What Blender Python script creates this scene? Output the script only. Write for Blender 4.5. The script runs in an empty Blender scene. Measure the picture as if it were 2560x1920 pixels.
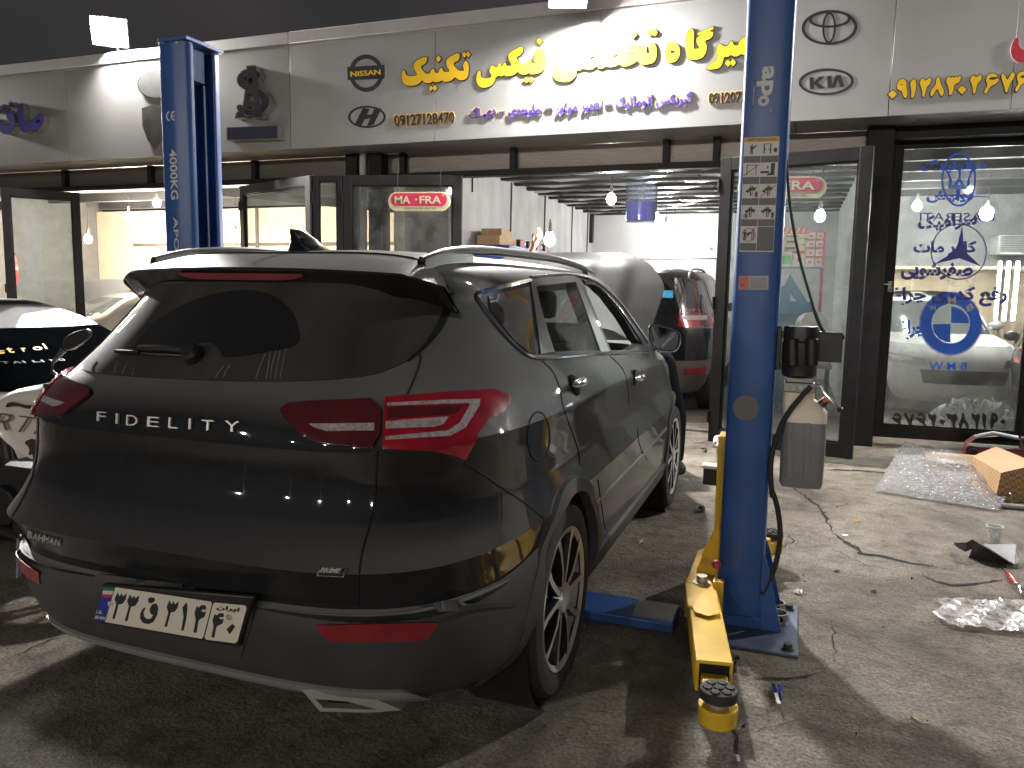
import bpy, bmesh, math, random, unicodedata
from mathutils import Vector, Matrix, Euler
from mathutils.bvhtree import BVHTree
from mathutils.geometry import delaunay_2d_cdt
random.seed(7)
PI = math.pi
sc = bpy.context.scene
COL = sc.collection

# ------------------------------------------------------------------ camera, sky, exposure
FPX, W0, H0, CAMH = 1930.0, 2560, 1920, 1.5
YAW, PITCH, ROLL = map(math.radians, (20.0, 6.9, 0.97))
fw = Vector((-math.sin(YAW) * math.cos(PITCH), math.cos(YAW) * math.cos(PITCH), -math.sin(PITCH)))
r0 = Vector((math.cos(YAW), math.sin(YAW), 0)); u0 = r0.cross(fw)
RT = math.cos(ROLL) * r0 + math.sin(ROLL) * u0
UP = -math.sin(ROLL) * r0 + math.cos(ROLL) * u0
CAM = Vector((0, 0, CAMH))
cd = bpy.data.cameras.new('camera'); cam = bpy.data.objects.new('camera', cd); COL.objects.link(cam)
cd.sensor_fit = 'HORIZONTAL'; cd.sensor_width = 36; cd.lens = 36 * FPX / W0
cd.clip_start = 0.05; cd.clip_end = 500
m3 = Matrix((RT, UP, -fw)).transposed()
cam.matrix_world = Matrix.Translation(CAM) @ m3.to_4x4()
sc.camera = cam
w = bpy.data.worlds.new('World'); sc.world = w; w.use_nodes = True
bg = w.node_tree.nodes['Background']
bg.inputs[1].default_value = 1.0
_N, _L = w.node_tree.nodes, w.node_tree.links                  # uneven city-lit night sky
_t = _N.new('ShaderNodeTexCoord'); _n = _N.new('ShaderNodeTexNoise'); _n.inputs['Scale'].default_value = 2.2; _n.inputs['Detail'].default_value = 3
_r = _N.new('ShaderNodeValToRGB'); _r.color_ramp.elements[0].position = .34; _r.color_ramp.elements[1].position = .68
_r.color_ramp.elements[0].color = (.017, .018, .017, 1); _r.color_ramp.elements[1].color = (.036, .031, .035, 1)
_L.new(_t.outputs['Generated'], _n.inputs['Vector']); _L.new(_n.outputs['Fac'], _r.inputs['Fac']); _L.new(_r.outputs['Color'], bg.inputs[0])
sc.view_settings.view_transform = 'Standard'; sc.view_settings.look = 'None'
sc.view_settings.exposure = 0.55; sc.view_settings.gamma = 1
sc.render.engine = 'CYCLES'
sc.cycles.use_denoising = True
sc.cycles.max_bounces = 8; sc.cycles.diffuse_bounces = 3; sc.cycles.glossy_bounces = 4
sc.cycles.transmission_bounces = 6; sc.cycles.transparent_max_bounces = 12
sc.cycles.sample_clamp_indirect = 6; sc.cycles.caustics_reflective = False; sc.cycles.caustics_refractive = False
FLOOD, STREET, BULB = 2100.0, 1650.0, 235.0        # lamp surface strengths

# ------------------------------------------------------------------ helpers
def ray(x, y): return RT * ((x - 1280) / FPX) - UP * ((y - 960) / FPX) + fw
def atY(x, y, Y): d = ray(x, y); return CAM + d * (Y / d.y)
def atX(x, y, X): d = ray(x, y); return CAM + d * (X / d.x)
def atZ(x, y, z=0.0): d = ray(x, y); return CAM + d * ((z - CAMH) / d.z)
def C(ox, oy, s, pts): return [(ox + s * a, oy + s * b) for a, b in pts]

class MB:
    def __init__(s): s.v = []; s.f = []; s.m = []
    def add(s, vs, fs, mi=0):
        o = len(s.v); s.v += [Vector(p) for p in vs]
        for f in fs: s.f.append([o + i for i in f]); s.m.append(mi)
        return s
    def join(s, b, mi=None):
        o = len(s.v); s.v += b.v
        for f, m in zip(b.f, b.m): s.f.append([o + i for i in f]); s.m.append(m if mi is None else mi)
        return s
    def xf(s, M): s.v = [M @ p for p in s.v]; return s
    def box(s, a, b, mi=0, M=None):
        (x0, y0, z0), (x1, y1, z1) = a, b
        vs = [Vector(p) for p in ((x0,y0,z0),(x1,y0,z0),(x1,y1,z0),(x0,y1,z0),(x0,y0,z1),(x1,y0,z1),(x1,y1,z1),(x0,y1,z1))]
        if M: vs = [M @ p for p in vs]
        return s.add(vs, [(0,3,2,1),(4,5,6,7),(0,1,5,4),(1,2,6,5),(2,3,7,6),(3,0,4,7)], mi)
    def prism(s, pts, vec, mi=0, caps=True):
        n = len(pts); vec = Vector(vec); A = [Vector(p) for p in pts]
        fs = [(i, (i+1) % n, n + (i+1) % n, n + i) for i in range(n)]
        if caps: fs += [tuple(range(n))[::-1], tuple(range(n, 2*n))]
        return s.add(A + [p + vec for p in A], fs, mi)
    def tube(s, path, r, n=8, mi=0, closed=False, flat=1.0, nrm=None):
        P = [Vector(p) for p in path]; k = len(P); rings = []
        prev = None
        for i, p in enumerate(P):
            if closed: t = (P[(i+1) % k] - P[i-1])
            else: t = (P[min(i+1, k-1)] - P[max(i-1, 0)])
            if t.length < 1e-9: t = Vector((0, 0, 1))
            t.normalize()
            if nrm: a = (nrm[i] - t * nrm[i].dot(t))
            elif prev is not None: a = prev - t * prev.dot(t)
            else: a = t.orthogonal()
            if a.length < 1e-6: a = t.orthogonal()
            a.normalize(); prev = a; b = t.cross(a)
            rr = r[i] if isinstance(r, (list, tuple)) else r
            rings.append([p + (a * math.cos(2*PI*j/n) * flat + b * math.sin(2*PI*j/n)) * rr for j in range(n)])
        vs = [q for R in rings for q in R]; fs = []
        for i in range(k if closed else k-1):
            i2 = (i+1) % k
            for j in range(n): fs.append((i*n+j, i*n+(j+1) % n, i2*n+(j+1) % n, i2*n+j))
        if not closed: fs += [tuple(range(n))[::-1], tuple((k-1)*n+j for j in range(n))]
        return s.add(vs, fs, mi)
    def cyl(s, p, q, r, n=20, mi=0): return s.tube([p, q], r, n, mi)
    def lathe(s, prof, c=(0,0,0), axis='Z', n=32, mi=0, cap=True):
        c = Vector(c); vs = []; k = len(prof)
        for r, h in prof:
            for j in range(n):
                a = 2*PI*j/n; x, y = r*math.cos(a), r*math.sin(a)
                vs.append(c + (Vector((x, y, h)) if axis == 'Z' else Vector((h, x, y)) if axis == 'X' else Vector((y, h, x))))
        fs = [(i*n+j, i*n+(j+1) % n, (i+1)*n+(j+1) % n, (i+1)*n+j) for i in range(k-1) for j in range(n)]
        if cap:
            if prof[0][0] > 1e-5: fs.append(tuple(range(n))[::-1])
            if prof[-1][0] > 1e-5: fs.append(tuple((k-1)*n+j for j in range(n)))
        return s.add(vs, fs, mi)
    def sphere(s, c, r, n=16, m=10, mi=0, sc3=(1,1,1)):
        prof = []
        c = Vector(c); vs = []
        for i in range(m+1):
            t = PI*i/m
            for j in range(n):
                a = 2*PI*j/n
                vs.append(c + Vector((math.sin(t)*math.cos(a)*sc3[0], math.sin(t)*math.sin(a)*sc3[1], -math.cos(t)*sc3[2]))*r)
        return s.add(vs, [(i*n+j, i*n+(j+1) % n, (i+1)*n+(j+1) % n, (i+1)*n+j) for i in range(m) for j in range(n)], mi)
    def grid(s, rows, mi=0, closed=False):
        k = len(rows); n = len(rows[0])
        fs = []
        for i in range(k-1):
            for j in range(n if closed else n-1):
                fs.append((i*n+j, i*n+(j+1) % n, (i+1)*n+(j+1) % n, (i+1)*n+j))
        return s.add([p for R in rows for p in R], fs, mi)
    def mirror(s, xc):
        b = MB(); b.v = [Vector((2*xc - p.x, p.y, p.z)) for p in s.v]; b.f = [f[::-1] for f in s.f]; b.m = list(s.m); return b

def wloc(o):
    p = Vector((0, 0, 0))
    while o: p += o.location; o = o.parent
    return p
def part(name, mb, mats, parent=None, smooth=30, bevel=0, label=None, merge=True):
    me = bpy.data.meshes.new(name)
    off = wloc(parent) if parent else Vector((0, 0, 0))
    me.from_pydata([p - off for p in mb.v], [], mb.f)
    mats = mats if isinstance(mats, (list, tuple)) else [mats]
    for m in mats: me.materials.append(m)
    me.polygons.foreach_set('material_index', mb.m)
    bm = bmesh.new(); bm.from_mesh(me)
    if merge: bmesh.ops.remove_doubles(bm, verts=bm.verts, dist=1e-5)
    bmesh.ops.recalc_face_normals(bm, faces=bm.faces)
    bm.to_mesh(me); bm.free()
    if smooth:
        me.polygons.foreach_set('use_smooth', [True]*len(me.polygons)); me.set_sharp_from_angle(angle=math.radians(smooth))
    o = bpy.data.objects.new(name, me); COL.objects.link(o)
    if parent: o.parent = parent
    if bevel:
        b = o.modifiers.new('bevel', 'BEVEL'); b.width = bevel; b.segments = 2; b.limit_method = 'ANGLE'; b.angle_limit = math.radians(40)
    if label: o['label'] = label
    return o
def tag(o, label, cat, group=None):
    o['label'] = label; o['category'] = cat; o['kind'] = 'thing'
    if group: o['group'] = group
    return o
def thing(name, label, cat, loc=(0,0,0), group=None):
    o = bpy.data.objects.new(name, None); COL.objects.link(o); o.location = loc; o.empty_display_size = 0.1
    return tag(o, label, cat, group)
def struct(name, mb, mats, smooth=0, kind='structure'):
    o = part(name, mb, mats, None, smooth); o['kind'] = kind; return o
def dup(root, loc, label=None, group=None, rotz=None):
    r = root.copy(); COL.objects.link(r); r.location = loc
    if label: r['label'] = label
    if group: r['group'] = group
    if rotz is not None: r.rotation_euler = (0, 0, rotz)
    for ch in list(root.children):
        c = ch.copy(); COL.objects.link(c); c.parent = r
        for g in list(ch.children):
            d = g.copy(); COL.objects.link(d); d.parent = c
    return r

# ------------------------------------------------------------------ materials
MATS = {}
def lin(r, g, b): return tuple((c/255/12.92 if c/255 <= .04045 else ((c/255+.055)/1.055)**2.4) for c in (r, g, b))
def pm(name, col, rough=.5, metal=0, var=.15, scale=6, bump=0, bscale=None, coat=0, emit=0, alpha=1, dust=0, dcol=(.22,.2,.175), spec=.5, stretch=None, trans=0, updust=0, sheen=0, lowdust=0):
    m = bpy.data.materials.new(name); m.use_nodes = True; nt = m.node_tree; N, L = nt.nodes, nt.links
    b = N['Principled BSDF']; MATS[name] = m
    b.inputs['Roughness'].default_value = rough; b.inputs['Metallic'].default_value = metal
    b.inputs['Specular IOR Level'].default_value = spec
    b.inputs['Coat Weight'].default_value = coat; b.inputs['Coat Roughness'].default_value = .03
    b.inputs['Transmission Weight'].default_value = trans
    if sheen: b.inputs['Sheen Weight'].default_value = sheen; b.inputs['Sheen Roughness'].default_value = .35; b.inputs['Sheen Tint'].default_value = (.95,.92,.86,1)
    b.inputs['Base Color'].default_value = (*col, 1)
    if emit: b.inputs['Emission Color'].default_value = (*col, 1); b.inputs['Emission Strength'].default_value = emit
    if alpha < 1: b.inputs['Alpha'].default_value = alpha
    tc = N.new('ShaderNodeTexCoord'); src = tc.outputs['Object']
    if stretch:
        mp = N.new('ShaderNodeMapping'); mp.inputs['Scale'].default_value = stretch; L.new(src, mp.inputs['Vector']); src = mp.outputs[0]
    cur = None
    if var:
        n = N.new('ShaderNodeTexNoise'); n.inputs['Scale'].default_value = scale; n.inputs['Detail'].default_value = 6; L.new(src, n.inputs['Vector'])
        r = N.new('ShaderNodeValToRGB'); e = r.color_ramp.elements
        e[0].position = .3; e[1].position = .72
        e[0].color = (*[c*(1-var) for c in col], 1); e[1].color = (*[min(1, c*(1+var)) for c in col], 1)
        L.new(n.outputs['Fac'], r.inputs['Fac']); cur = r.outputs['Color']
        mr = N.new('ShaderNodeMapRange'); mr.inputs['To Min'].default_value = max(0, rough-.08); mr.inputs['To Max'].default_value = min(1, rough+.12)
        L.new(n.outputs['Fac'], mr.inputs['Value']); L.new(mr.outputs[0], b.inputs['Roughness'])
    if dust or updust:
        n2 = N.new('ShaderNodeTexNoise'); n2.inputs['Scale'].default_value = 3.1; n2.inputs['Detail'].default_value = 9; n2.inputs['Roughness'].default_value = .68; L.new(src, n2.inputs['Vector'])
        d = N.new('ShaderNodeMapRange'); d.inputs['From Min'].default_value = .3; d.inputs['From Max'].default_value = .8; d.inputs['To Min'].default_value = dust*.35; d.inputs['To Max'].default_value = dust*1.3
        L.new(n2.outputs['Fac'], d.inputs['Value']); fac = d.outputs[0]
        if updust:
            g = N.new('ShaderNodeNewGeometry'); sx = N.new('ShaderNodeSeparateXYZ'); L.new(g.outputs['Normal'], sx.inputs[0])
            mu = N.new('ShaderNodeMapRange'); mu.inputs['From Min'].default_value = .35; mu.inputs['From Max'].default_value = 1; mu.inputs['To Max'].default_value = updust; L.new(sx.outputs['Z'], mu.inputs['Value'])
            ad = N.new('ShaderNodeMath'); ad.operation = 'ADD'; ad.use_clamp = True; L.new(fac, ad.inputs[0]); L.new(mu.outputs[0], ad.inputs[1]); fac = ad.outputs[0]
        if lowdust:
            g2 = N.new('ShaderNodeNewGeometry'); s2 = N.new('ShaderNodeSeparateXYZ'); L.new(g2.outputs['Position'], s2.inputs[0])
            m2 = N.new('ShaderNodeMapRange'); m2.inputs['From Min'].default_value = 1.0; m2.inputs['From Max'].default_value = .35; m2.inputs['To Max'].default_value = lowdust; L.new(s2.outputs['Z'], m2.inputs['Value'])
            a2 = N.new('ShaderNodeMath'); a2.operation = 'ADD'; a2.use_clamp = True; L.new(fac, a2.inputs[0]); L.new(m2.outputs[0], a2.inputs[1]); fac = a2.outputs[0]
            m4 = N.new('ShaderNodeMapRange'); m4.inputs['From Min'].default_value = 2.05; m4.inputs['From Max'].default_value = 3.1; m4.inputs['To Max'].default_value = .13; L.new(s2.outputs['Y'], m4.inputs['Value'])   # door dust, paler than the tail's to put side light into the colour
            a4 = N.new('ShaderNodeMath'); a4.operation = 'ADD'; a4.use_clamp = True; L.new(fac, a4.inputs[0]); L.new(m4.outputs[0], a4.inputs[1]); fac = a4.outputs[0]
        mx = N.new('ShaderNodeMix'); mx.data_type = 'RGBA'
        if cur: L.new(cur, mx.inputs['A'])
        else: mx.inputs['A'].default_value = (*col, 1)
        mx.inputs['B'].default_value = (*dcol, 1); L.new(fac, mx.inputs['Factor']); cur = mx.outputs['Result']
        if coat:
            cm = N.new('ShaderNodeMapRange'); cm.inputs['From Max'].default_value = .38; cm.inputs['To Min'].default_value = coat; cm.inputs['To Max'].default_value = 0; L.new(fac, cm.inputs['Value']); L.new(cm.outputs[0], b.inputs['Coat Weight'])
    if cur: L.new(cur, b.inputs['Base Color'])
    if bump:
        n3 = N.new('ShaderNodeTexNoise'); n3.inputs['Scale'].default_value = bscale or 60; n3.inputs['Detail'].default_value = 5; L.new(src, n3.inputs['Vector'])
        bp = N.new('ShaderNodeBump'); bp.inputs['Strength'].default_value = bump; bp.inputs['Distance'].default_value = .01
        L.new(n3.outputs['Fac'], bp.inputs['Height']); L.new(bp.outputs[0], b.inputs['Normal'])
    return m
def emat(name, col, st):
    m = bpy.data.materials.new(name); m.use_nodes = True; nt = m.node_tree; nt.nodes.clear()
    e = nt.nodes.new('ShaderNodeEmission'); o = nt.nodes.new('ShaderNodeOutputMaterial')
    e.inputs[0].default_value = (*col, 1); e.inputs[1].default_value = st; nt.links.new(e.outputs[0], o.inputs[0]); MATS[name] = m; return m
def glassmat(name, tint=(.85,.9,.9), dirt=.08, dcol=(.5,.5,.47), gloss=.09, dscale=3):
    m = bpy.data.materials.new(name); m.use_nodes = True; nt = m.node_tree; N, L = nt.nodes, nt.links; N.clear()
    o = N.new('ShaderNodeOutputMaterial'); t = N.new('ShaderNodeBsdfTransparent'); t.inputs[0].default_value = (*tint, 1)
    g = N.new('ShaderNodeBsdfGlossy'); g.inputs['Roughness'].default_value = .02
    d = N.new('ShaderNodeBsdfDiffuse'); d.inputs[0].default_value = (*dcol, 1)
    fr = N.new('ShaderNodeLayerWeight'); fr.inputs['Blend'].default_value = .12
    mr = N.new('ShaderNodeMapRange'); mr.inputs['To Min'].default_value = gloss*.6; mr.inputs['To Max'].default_value = .75; L.new(fr.outputs['Fresnel'], mr.inputs['Value'])
    a = N.new('ShaderNodeMixShader'); L.new(mr.outputs[0], a.inputs[0]); L.new(t.outputs[0], a.inputs[1]); L.new(g.outputs[0], a.inputs[2])
    tc = N.new('ShaderNodeTexCoord'); n = N.new('ShaderNodeTexNoise'); n.inputs['Scale'].default_value = dscale; n.inputs['Detail'].default_value = 12; n.inputs['Roughness'].default_value = .72; L.new(tc.outputs['Object'], n.inputs['Vector'])
    r2 = N.new('ShaderNodeMapRange'); r2.inputs['From Min'].default_value = .4; r2.inputs['From Max'].default_value = .75; r2.inputs['To Min'].default_value = dirt*.35; r2.inputs['To Max'].default_value = dirt*2.2; L.new(n.outputs['Fac'], r2.inputs['Value'])
    b = N.new('ShaderNodeMixShader'); L.new(r2.outputs[0], b.inputs[0]); L.new(a.outputs[0], b.inputs[1]); L.new(d.outputs[0], b.inputs[2]); L.new(b.outputs[0], o.inputs[0])
    MATS[name] = m; return m

steel = pm('black_painted_steel', (.011,.011,.0125), .5, var=.35, scale=9, dust=.02, bump=.15, spec=.22)
chrome = pm('chrome', (.75,.75,.76), .12, 1, var=.06, scale=20)
rubber = pm('black_rubber', (.015,.015,.016), .75, var=.3, scale=20, dust=.06)
plastic_black = pm('black_plastic', (.012,.012,.013), .35, var=.25, scale=14, dust=.03)
white_paint = pm('white_paint', (.62,.62,.6), .4, var=.06)
letter_black = pm('black_vinyl', (.012,.012,.013), .4, var=.2)
wire = pm('cable_sheath', (.012,.012,.012), .45, var=.2)

# ------------------------------------------------------------------ text
FORMS = {}
for cp in list(range(0xFB50, 0xFC00)) + list(range(0xFE70, 0xFF00)):
    d = unicodedata.decomposition(chr(cp)).split()
    if len(d) == 2 and d[0] in ('<initial>', '<medial>', '<final>', '<isolated>'):
        FORMS.setdefault(chr(int(d[1], 16)), {})[d[0][1:-1]] = chr(cp)
def shape_fa(s):
    out = []
    for word in s.split(' '):
        r = []
        for i, c in enumerate(word):
            f = FORMS.get(c)
            if not f: r.append(c); continue
            pj = i > 0 and 'initial' in FORMS.get(word[i-1], {})
            nj = i < len(word)-1 and 'initial' in f and word[i+1] in FORMS
            k = 'medial' if pj and nj else 'final' if pj else 'initial' if nj else 'isolated'
            r.append(f.get(k, c))
        out.append(''.join(r[::-1]))
    return ' '.join(out[::-1])
def text_mb(body, P0, ux, uz, bold=0.0, depth=.002, shear=0, spacing=1.0, flip=False, fit=True, nrm=None, sc_x=None):
    c = bpy.data.curves.new('t', 'FONT'); c.body = body; c.offset = bold; c.shear = shear; c.space_character = spacing; c.resolution_u = 3
    o = bpy.data.objects.new('t', c); COL.objects.link(o)
    me = o.to_mesh()
    V = [v.co.copy() for v in me.vertices]; F = [tuple(p.vertices) for p in me.polygons]
    o.to_mesh_clear(); bpy.data.objects.remove(o); bpy.data.curves.remove(c)
    x0, x1 = min(p.x for p in V), max(p.x for p in V); y0, y1 = min(p.y for p in V), max(p.y for p in V)
    ux, uz, P0 = Vector(ux), Vector(uz), Vector(P0)
    n = nrm if nrm else ux.cross(uz).normalized()
    mb = MB(); vs = []
    for p in V:
        a = (p.x-x0)/(x1-x0); b = (p.y-y0)/(y1-y0)
        if flip: a = 1-a
        vs.append(P0 + ux*a + uz*b)
    bm = bmesh.new(); bv = [bm.verts.new(v) for v in vs]
    for f in F:
        try: bm.faces.new([bv[i] for i in f])
        except ValueError: pass
    bmesh.ops.remove_doubles(bm, verts=bm.verts, dist=1e-6)
    if depth:
        ret = bmesh.ops.extrude_face_region(bm, geom=list(bm.faces))
        for e in ret['geom']:
            if isinstance(e, bmesh.types.BMVert): e.co += n*depth
    bm.verts.index_update()
    mb.v = [v.co.copy() for v in bm.verts]; mb.f = [[v.index for v in f.verts] for f in bm.faces]; mb.m = [0]*len(mb.f); bm.free()
    return mb

# ------------------------------------------------------------------ flat shapes on a plane, conforming patches
def densify(poly, step, closed=True):
    out = []; n = len(poly)
    for i in range(n if closed else n-1):
        a, b = Vector(poly[i]), Vector(poly[(i+1) % n]); k = max(1, int((b-a).length/step + .5))
        for j in range(k): out.append(a + (b-a)*(j/k))
    if not closed: out.append(Vector(poly[-1]))
    return out
def smooth_poly(poly, it=2, closed=True):
    P = [Vector(p) for p in poly]
    for _ in range(it):
        Q = []; n = len(P)
        if not closed: Q.append(P[0])
        for i in range(n if closed else n-1):
            a, b = P[i], P[(i+1) % n]; Q += [a*.75+b*.25, a*.25+b*.75]
        if not closed: Q.append(P[-1])
        P = Q
    return P
def inpoly(p, poly):
    x, y = p[0], p[1]; c = False; n = len(poly); j = n-1
    for i in range(n):
        yi, yj = poly[i][1], poly[j][1]
        if (yi > y) != (yj > y) and x < (poly[j][0]-poly[i][0])*(y-yi)/(yj-yi)+poly[i][0]: c = not c
        j = i
    return c
def tri2d(poly, holes=(), step=None):
    V = [Vector(p) for p in poly]; loops = [list(range(len(V)))]
    for h in holes:
        o = len(V); V += [Vector(p) for p in h]; loops.append(list(range(o, o+len(h))))
    E = [(l[i], l[(i+1) % len(l)]) for l in loops for i in range(len(l))]
    if step:
        x0, x1 = min(p[0] for p in poly), max(p[0] for p in poly); y0, y1 = min(p[1] for p in poly), max(p[1] for p in poly)
        bnd = [V[i] for l in loops for i in l]
        y = y0 + step*.5
        while y < y1:
            x = x0 + step*.5
            while x < x1:
                if inpoly((x, y), poly) and not any(inpoly((x, y), h) for h in holes):
                    p = Vector((x, y))
                    if all((p-q).length > step*.45 for q in bnd): V.append(p)
                x += step
            y += step
    r = delaunay_2d_cdt(V, E, [], 0, 1e-7)
    vs, fs = r[0], r[2]; keep = []
    for f in fs:
        c = sum((vs[i] for i in f), Vector((0, 0)))/len(f)
        if inpoly(c, poly) and not any(inpoly(c, h) for h in holes): keep.append(tuple(f))
    return vs, keep
def solid(vs3, fs, nrms, thick, mi=0):
    # sheet with rim walls going back by thick
    mb = MB(); n = len(vs3)
    back = [p - (nrms[i] if isinstance(nrms, list) else nrms)*thick for i, p in enumerate(vs3)]
    cnt = {}
    for f in fs:
        for i in range(len(f)):
            a, b = f[i], f[(i+1) % len(f)]; k = (min(a, b), max(a, b)); cnt.setdefault(k, []).append((a, b))
    side = [(b, a, a+n, b+n) for k, l in cnt.items() if len(l) == 1 for a, b in l]
    mb.add(list(vs3)+back, list(fs)+side, mi)
    return mb
def flat(poly, holes, P, nrm, thick=.004):
    # polygon given in 2D; P maps 2D to 3D
    vs, fs = tri2d(poly, holes)
    return solid([P(v) for v in vs], fs, Vector(nrm), thick)
def plane_px(Y): return lambda v: atY(v[0], v[1], Y)
def ell(cx, cy, rx, ry, n=40, rot=0, a0=0, a1=2*PI):
    c, s = math.cos(rot), math.sin(rot); out = []
    for i in range(n):
        t = a0 + (a1-a0)*i/n; x, y = rx*math.cos(t), ry*math.sin(t); out.append((cx+c*x-s*y, cy+s*x+c*y))
    return out
class Skin:
    # patches and lines that follow a surface
    def __init__(s, mb):
        s.b = BVHTree.FromPolygons([tuple(p) for p in mb.v], mb.f)
    def cast(s, o, d):
        h = s.b.ray_cast(o, d)
        if h[0] is None: # just past the outline: take the surface point closest to the line of sight
            best = None; dn = d.normalized()
            for k in range(40):
                p_ = o + dn*(1.5+k*.13); q = s.b.find_nearest(p_)
                if best is None or q[3] < best[2]: best = (q[0], q[1], q[3])
            h = best
        n = h[1]
        if n.dot(d) > 0: n = -n
        return h[0], n
    def px(s, p): return s.cast(CAM, ray(p[0], p[1]))
    def side(s, p): return s.cast(Vector((3, p[0], p[1])), Vector((-1, 0, 0)))
    def rear(s, p): return s.cast(Vector((p[0], -3, p[1])), Vector((0, 1, 0)))
    def patch(s, poly, how='px', step=14, off=.003, thick=.008, holes=(), sm=0):
        poly = smooth_poly(poly, sm) if sm else poly
        poly = densify(poly, step*.6); holes = [densify(smooth_poly(h, sm) if sm else h, step*.6) for h in holes]
        vs, fs = tri2d(poly, holes, step); f = getattr(s, how)
        hit = [f(v) for v in vs]
        return solid([h[0]+h[1]*off for h in hit], fs, [h[1] for h in hit], thick)
    def line(s, pts, how='px', r=.003, step=12, lift=0.0, n=6, flat=1.0, sm=0, closed=False):
        pts = smooth_poly(pts, sm, closed) if sm else pts
        f = getattr(s, how); hit = [f(v) for v in densify(pts, step, closed)]
        mb = MB(); mb.tube([h[0]+h[1]*lift for h in hit], r, n, flat=flat, nrm=[h[1] for h in hit], closed=closed); return mb
def ppx(v): return v
# ================================================================== ground
def ground_mat():
    m = pm('oily_concrete', (.17,.155,.135), .82, var=.0)
    nt = m.node_tree; N, L = nt.nodes, nt.links; b = N['Principled BSDF']
    tc = N.new('ShaderNodeTexCoord'); P = tc.outputs['Object']
    def noise(s, d=8, r=.6, dist=0):
        n = N.new('ShaderNodeTexNoise'); n.inputs['Scale'].default_value = s; n.inputs['Detail'].default_value = d; n.inputs['Roughness'].default_value = r; n.inputs['Distortion'].default_value = dist; L.new(P, n.inputs['Vector']); return n.outputs['Fac']
    def ramp(src, stops):
        r = N.new('ShaderNodeValToRGB'); e = r.color_ramp.elements
        while len(e) < len(stops): e.new(.5)
        for k, (p, c) in enumerate(stops): e[k].position = p; e[k].color = (*c, 1)
        L.new(src, r.inputs['Fac']); return r.outputs['Color']
    def mul(a, bb, f=1.0):
        x = N.new('ShaderNodeMix'); x.data_type = 'RGBA'; x.blend_type = 'MULTIPLY'; x.inputs['Factor'].default_value = f; L.new(a, x.inputs['A']); L.new(bb, x.inputs['B']); return x.outputs['Result']
    base = ramp(noise(.55, 6, .55), [(.3, (.165,.142,.116)), (.5, (.268,.236,.198)), (.7, (.345,.31,.262))])
    st = ramp(noise(.9, 9, .62, 1.2), [(.34, (.22,.20,.18)), (.46, (.7,.67,.63)), (.58, (1,1,1))])
    md = ramp(noise(7, 9, .72, .6), [(.3, (.45,.43,.40)), (.5, (.95,.95,.95)), (.72, (1.3,1.27,1.2))])
    fi = ramp(noise(70, 6, .75), [(.3, (.30,.30,.30)), (.5, (1,1,1)), (.68, (1.7,1.66,1.58))])
    vo = N.new('ShaderNodeTexVoronoi'); vo.inputs['Scale'].default_value = 26; L.new(P, vo.inputs['Vector'])
    pit = ramp(vo.outputs['Distance'], [(.03, (.35,.33,.3)), (.09, (1,1,1))])
    c = mul(mul(mul(mul(base, st, .85), md), fi), pit, .7)
    L.new(c, b.inputs['Base Color'])
    mr = N.new('ShaderNodeMapRange'); mr.inputs['To Min'].default_value = .45; mr.inputs['To Max'].default_value = .95; L.new(noise(1.3, 8, .6, .8), mr.inputs['Value']); L.new(mr.outputs[0], b.inputs['Roughness'])
    h = N.new('ShaderNodeMath'); h.operation = 'MULTIPLY_ADD'; L.new(noise(9, 8, .68, .5), h.inputs[0]); h.inputs[1].default_value = 2.2
    L.new(noise(55, 6, .7), h.inputs[2])
    bp = N.new('ShaderNodeBump'); bp.inputs['Strength'].default_value = .85; bp.inputs['Distance'].default_value = .03; L.new(h.outputs[0], bp.inputs['Height']); L.new(bp.outputs[0], b.inputs['Normal'])
    return m
gmat = ground_mat()
g = MB(); g.add([(-60,-60,0),(60,-60,0),(60,60,0),(-60,60,0)], [(0,1,2,3)]); struct('ground', g, gmat)
crackm = pm('crack_dirt', (.012,.010,.009), .95, var=.3, scale=30)
def crack(pts, wpx, name='ground_crack'):
    P = [atZ(x, y, .004) for x, y in pts]; Q = []
    for i in range(len(P)-1):
        k = max(2, int((P[i+1]-P[i]).length/.035))
        for j in range(k):
            q = P[i].lerp(P[i+1], j/k); Q.append(q + Vector((random.uniform(-1, 1), random.uniform(-1, 1), 0))*.011)
    Q.append(P[-1]); mb = MB(); L_, R_ = [], []
    for i, q in enumerate(Q):
        t = (Q[min(i+1, len(Q)-1)]-Q[max(i-1, 0)]).normalized(); n = Vector((-t.y, t.x, 0)); e = min(1, min(i, len(Q)-1-i)/4+.15)
        ww = wpx*random.uniform(.35, 1.25)*e; L_.append(q+n*ww); R_.append(q-n*ww*random.uniform(.5, 1))
    mb.grid([L_, R_]); return mb
ck = MB()
K = lambda pts: C(1600, 1200, .434, pts)
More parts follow.
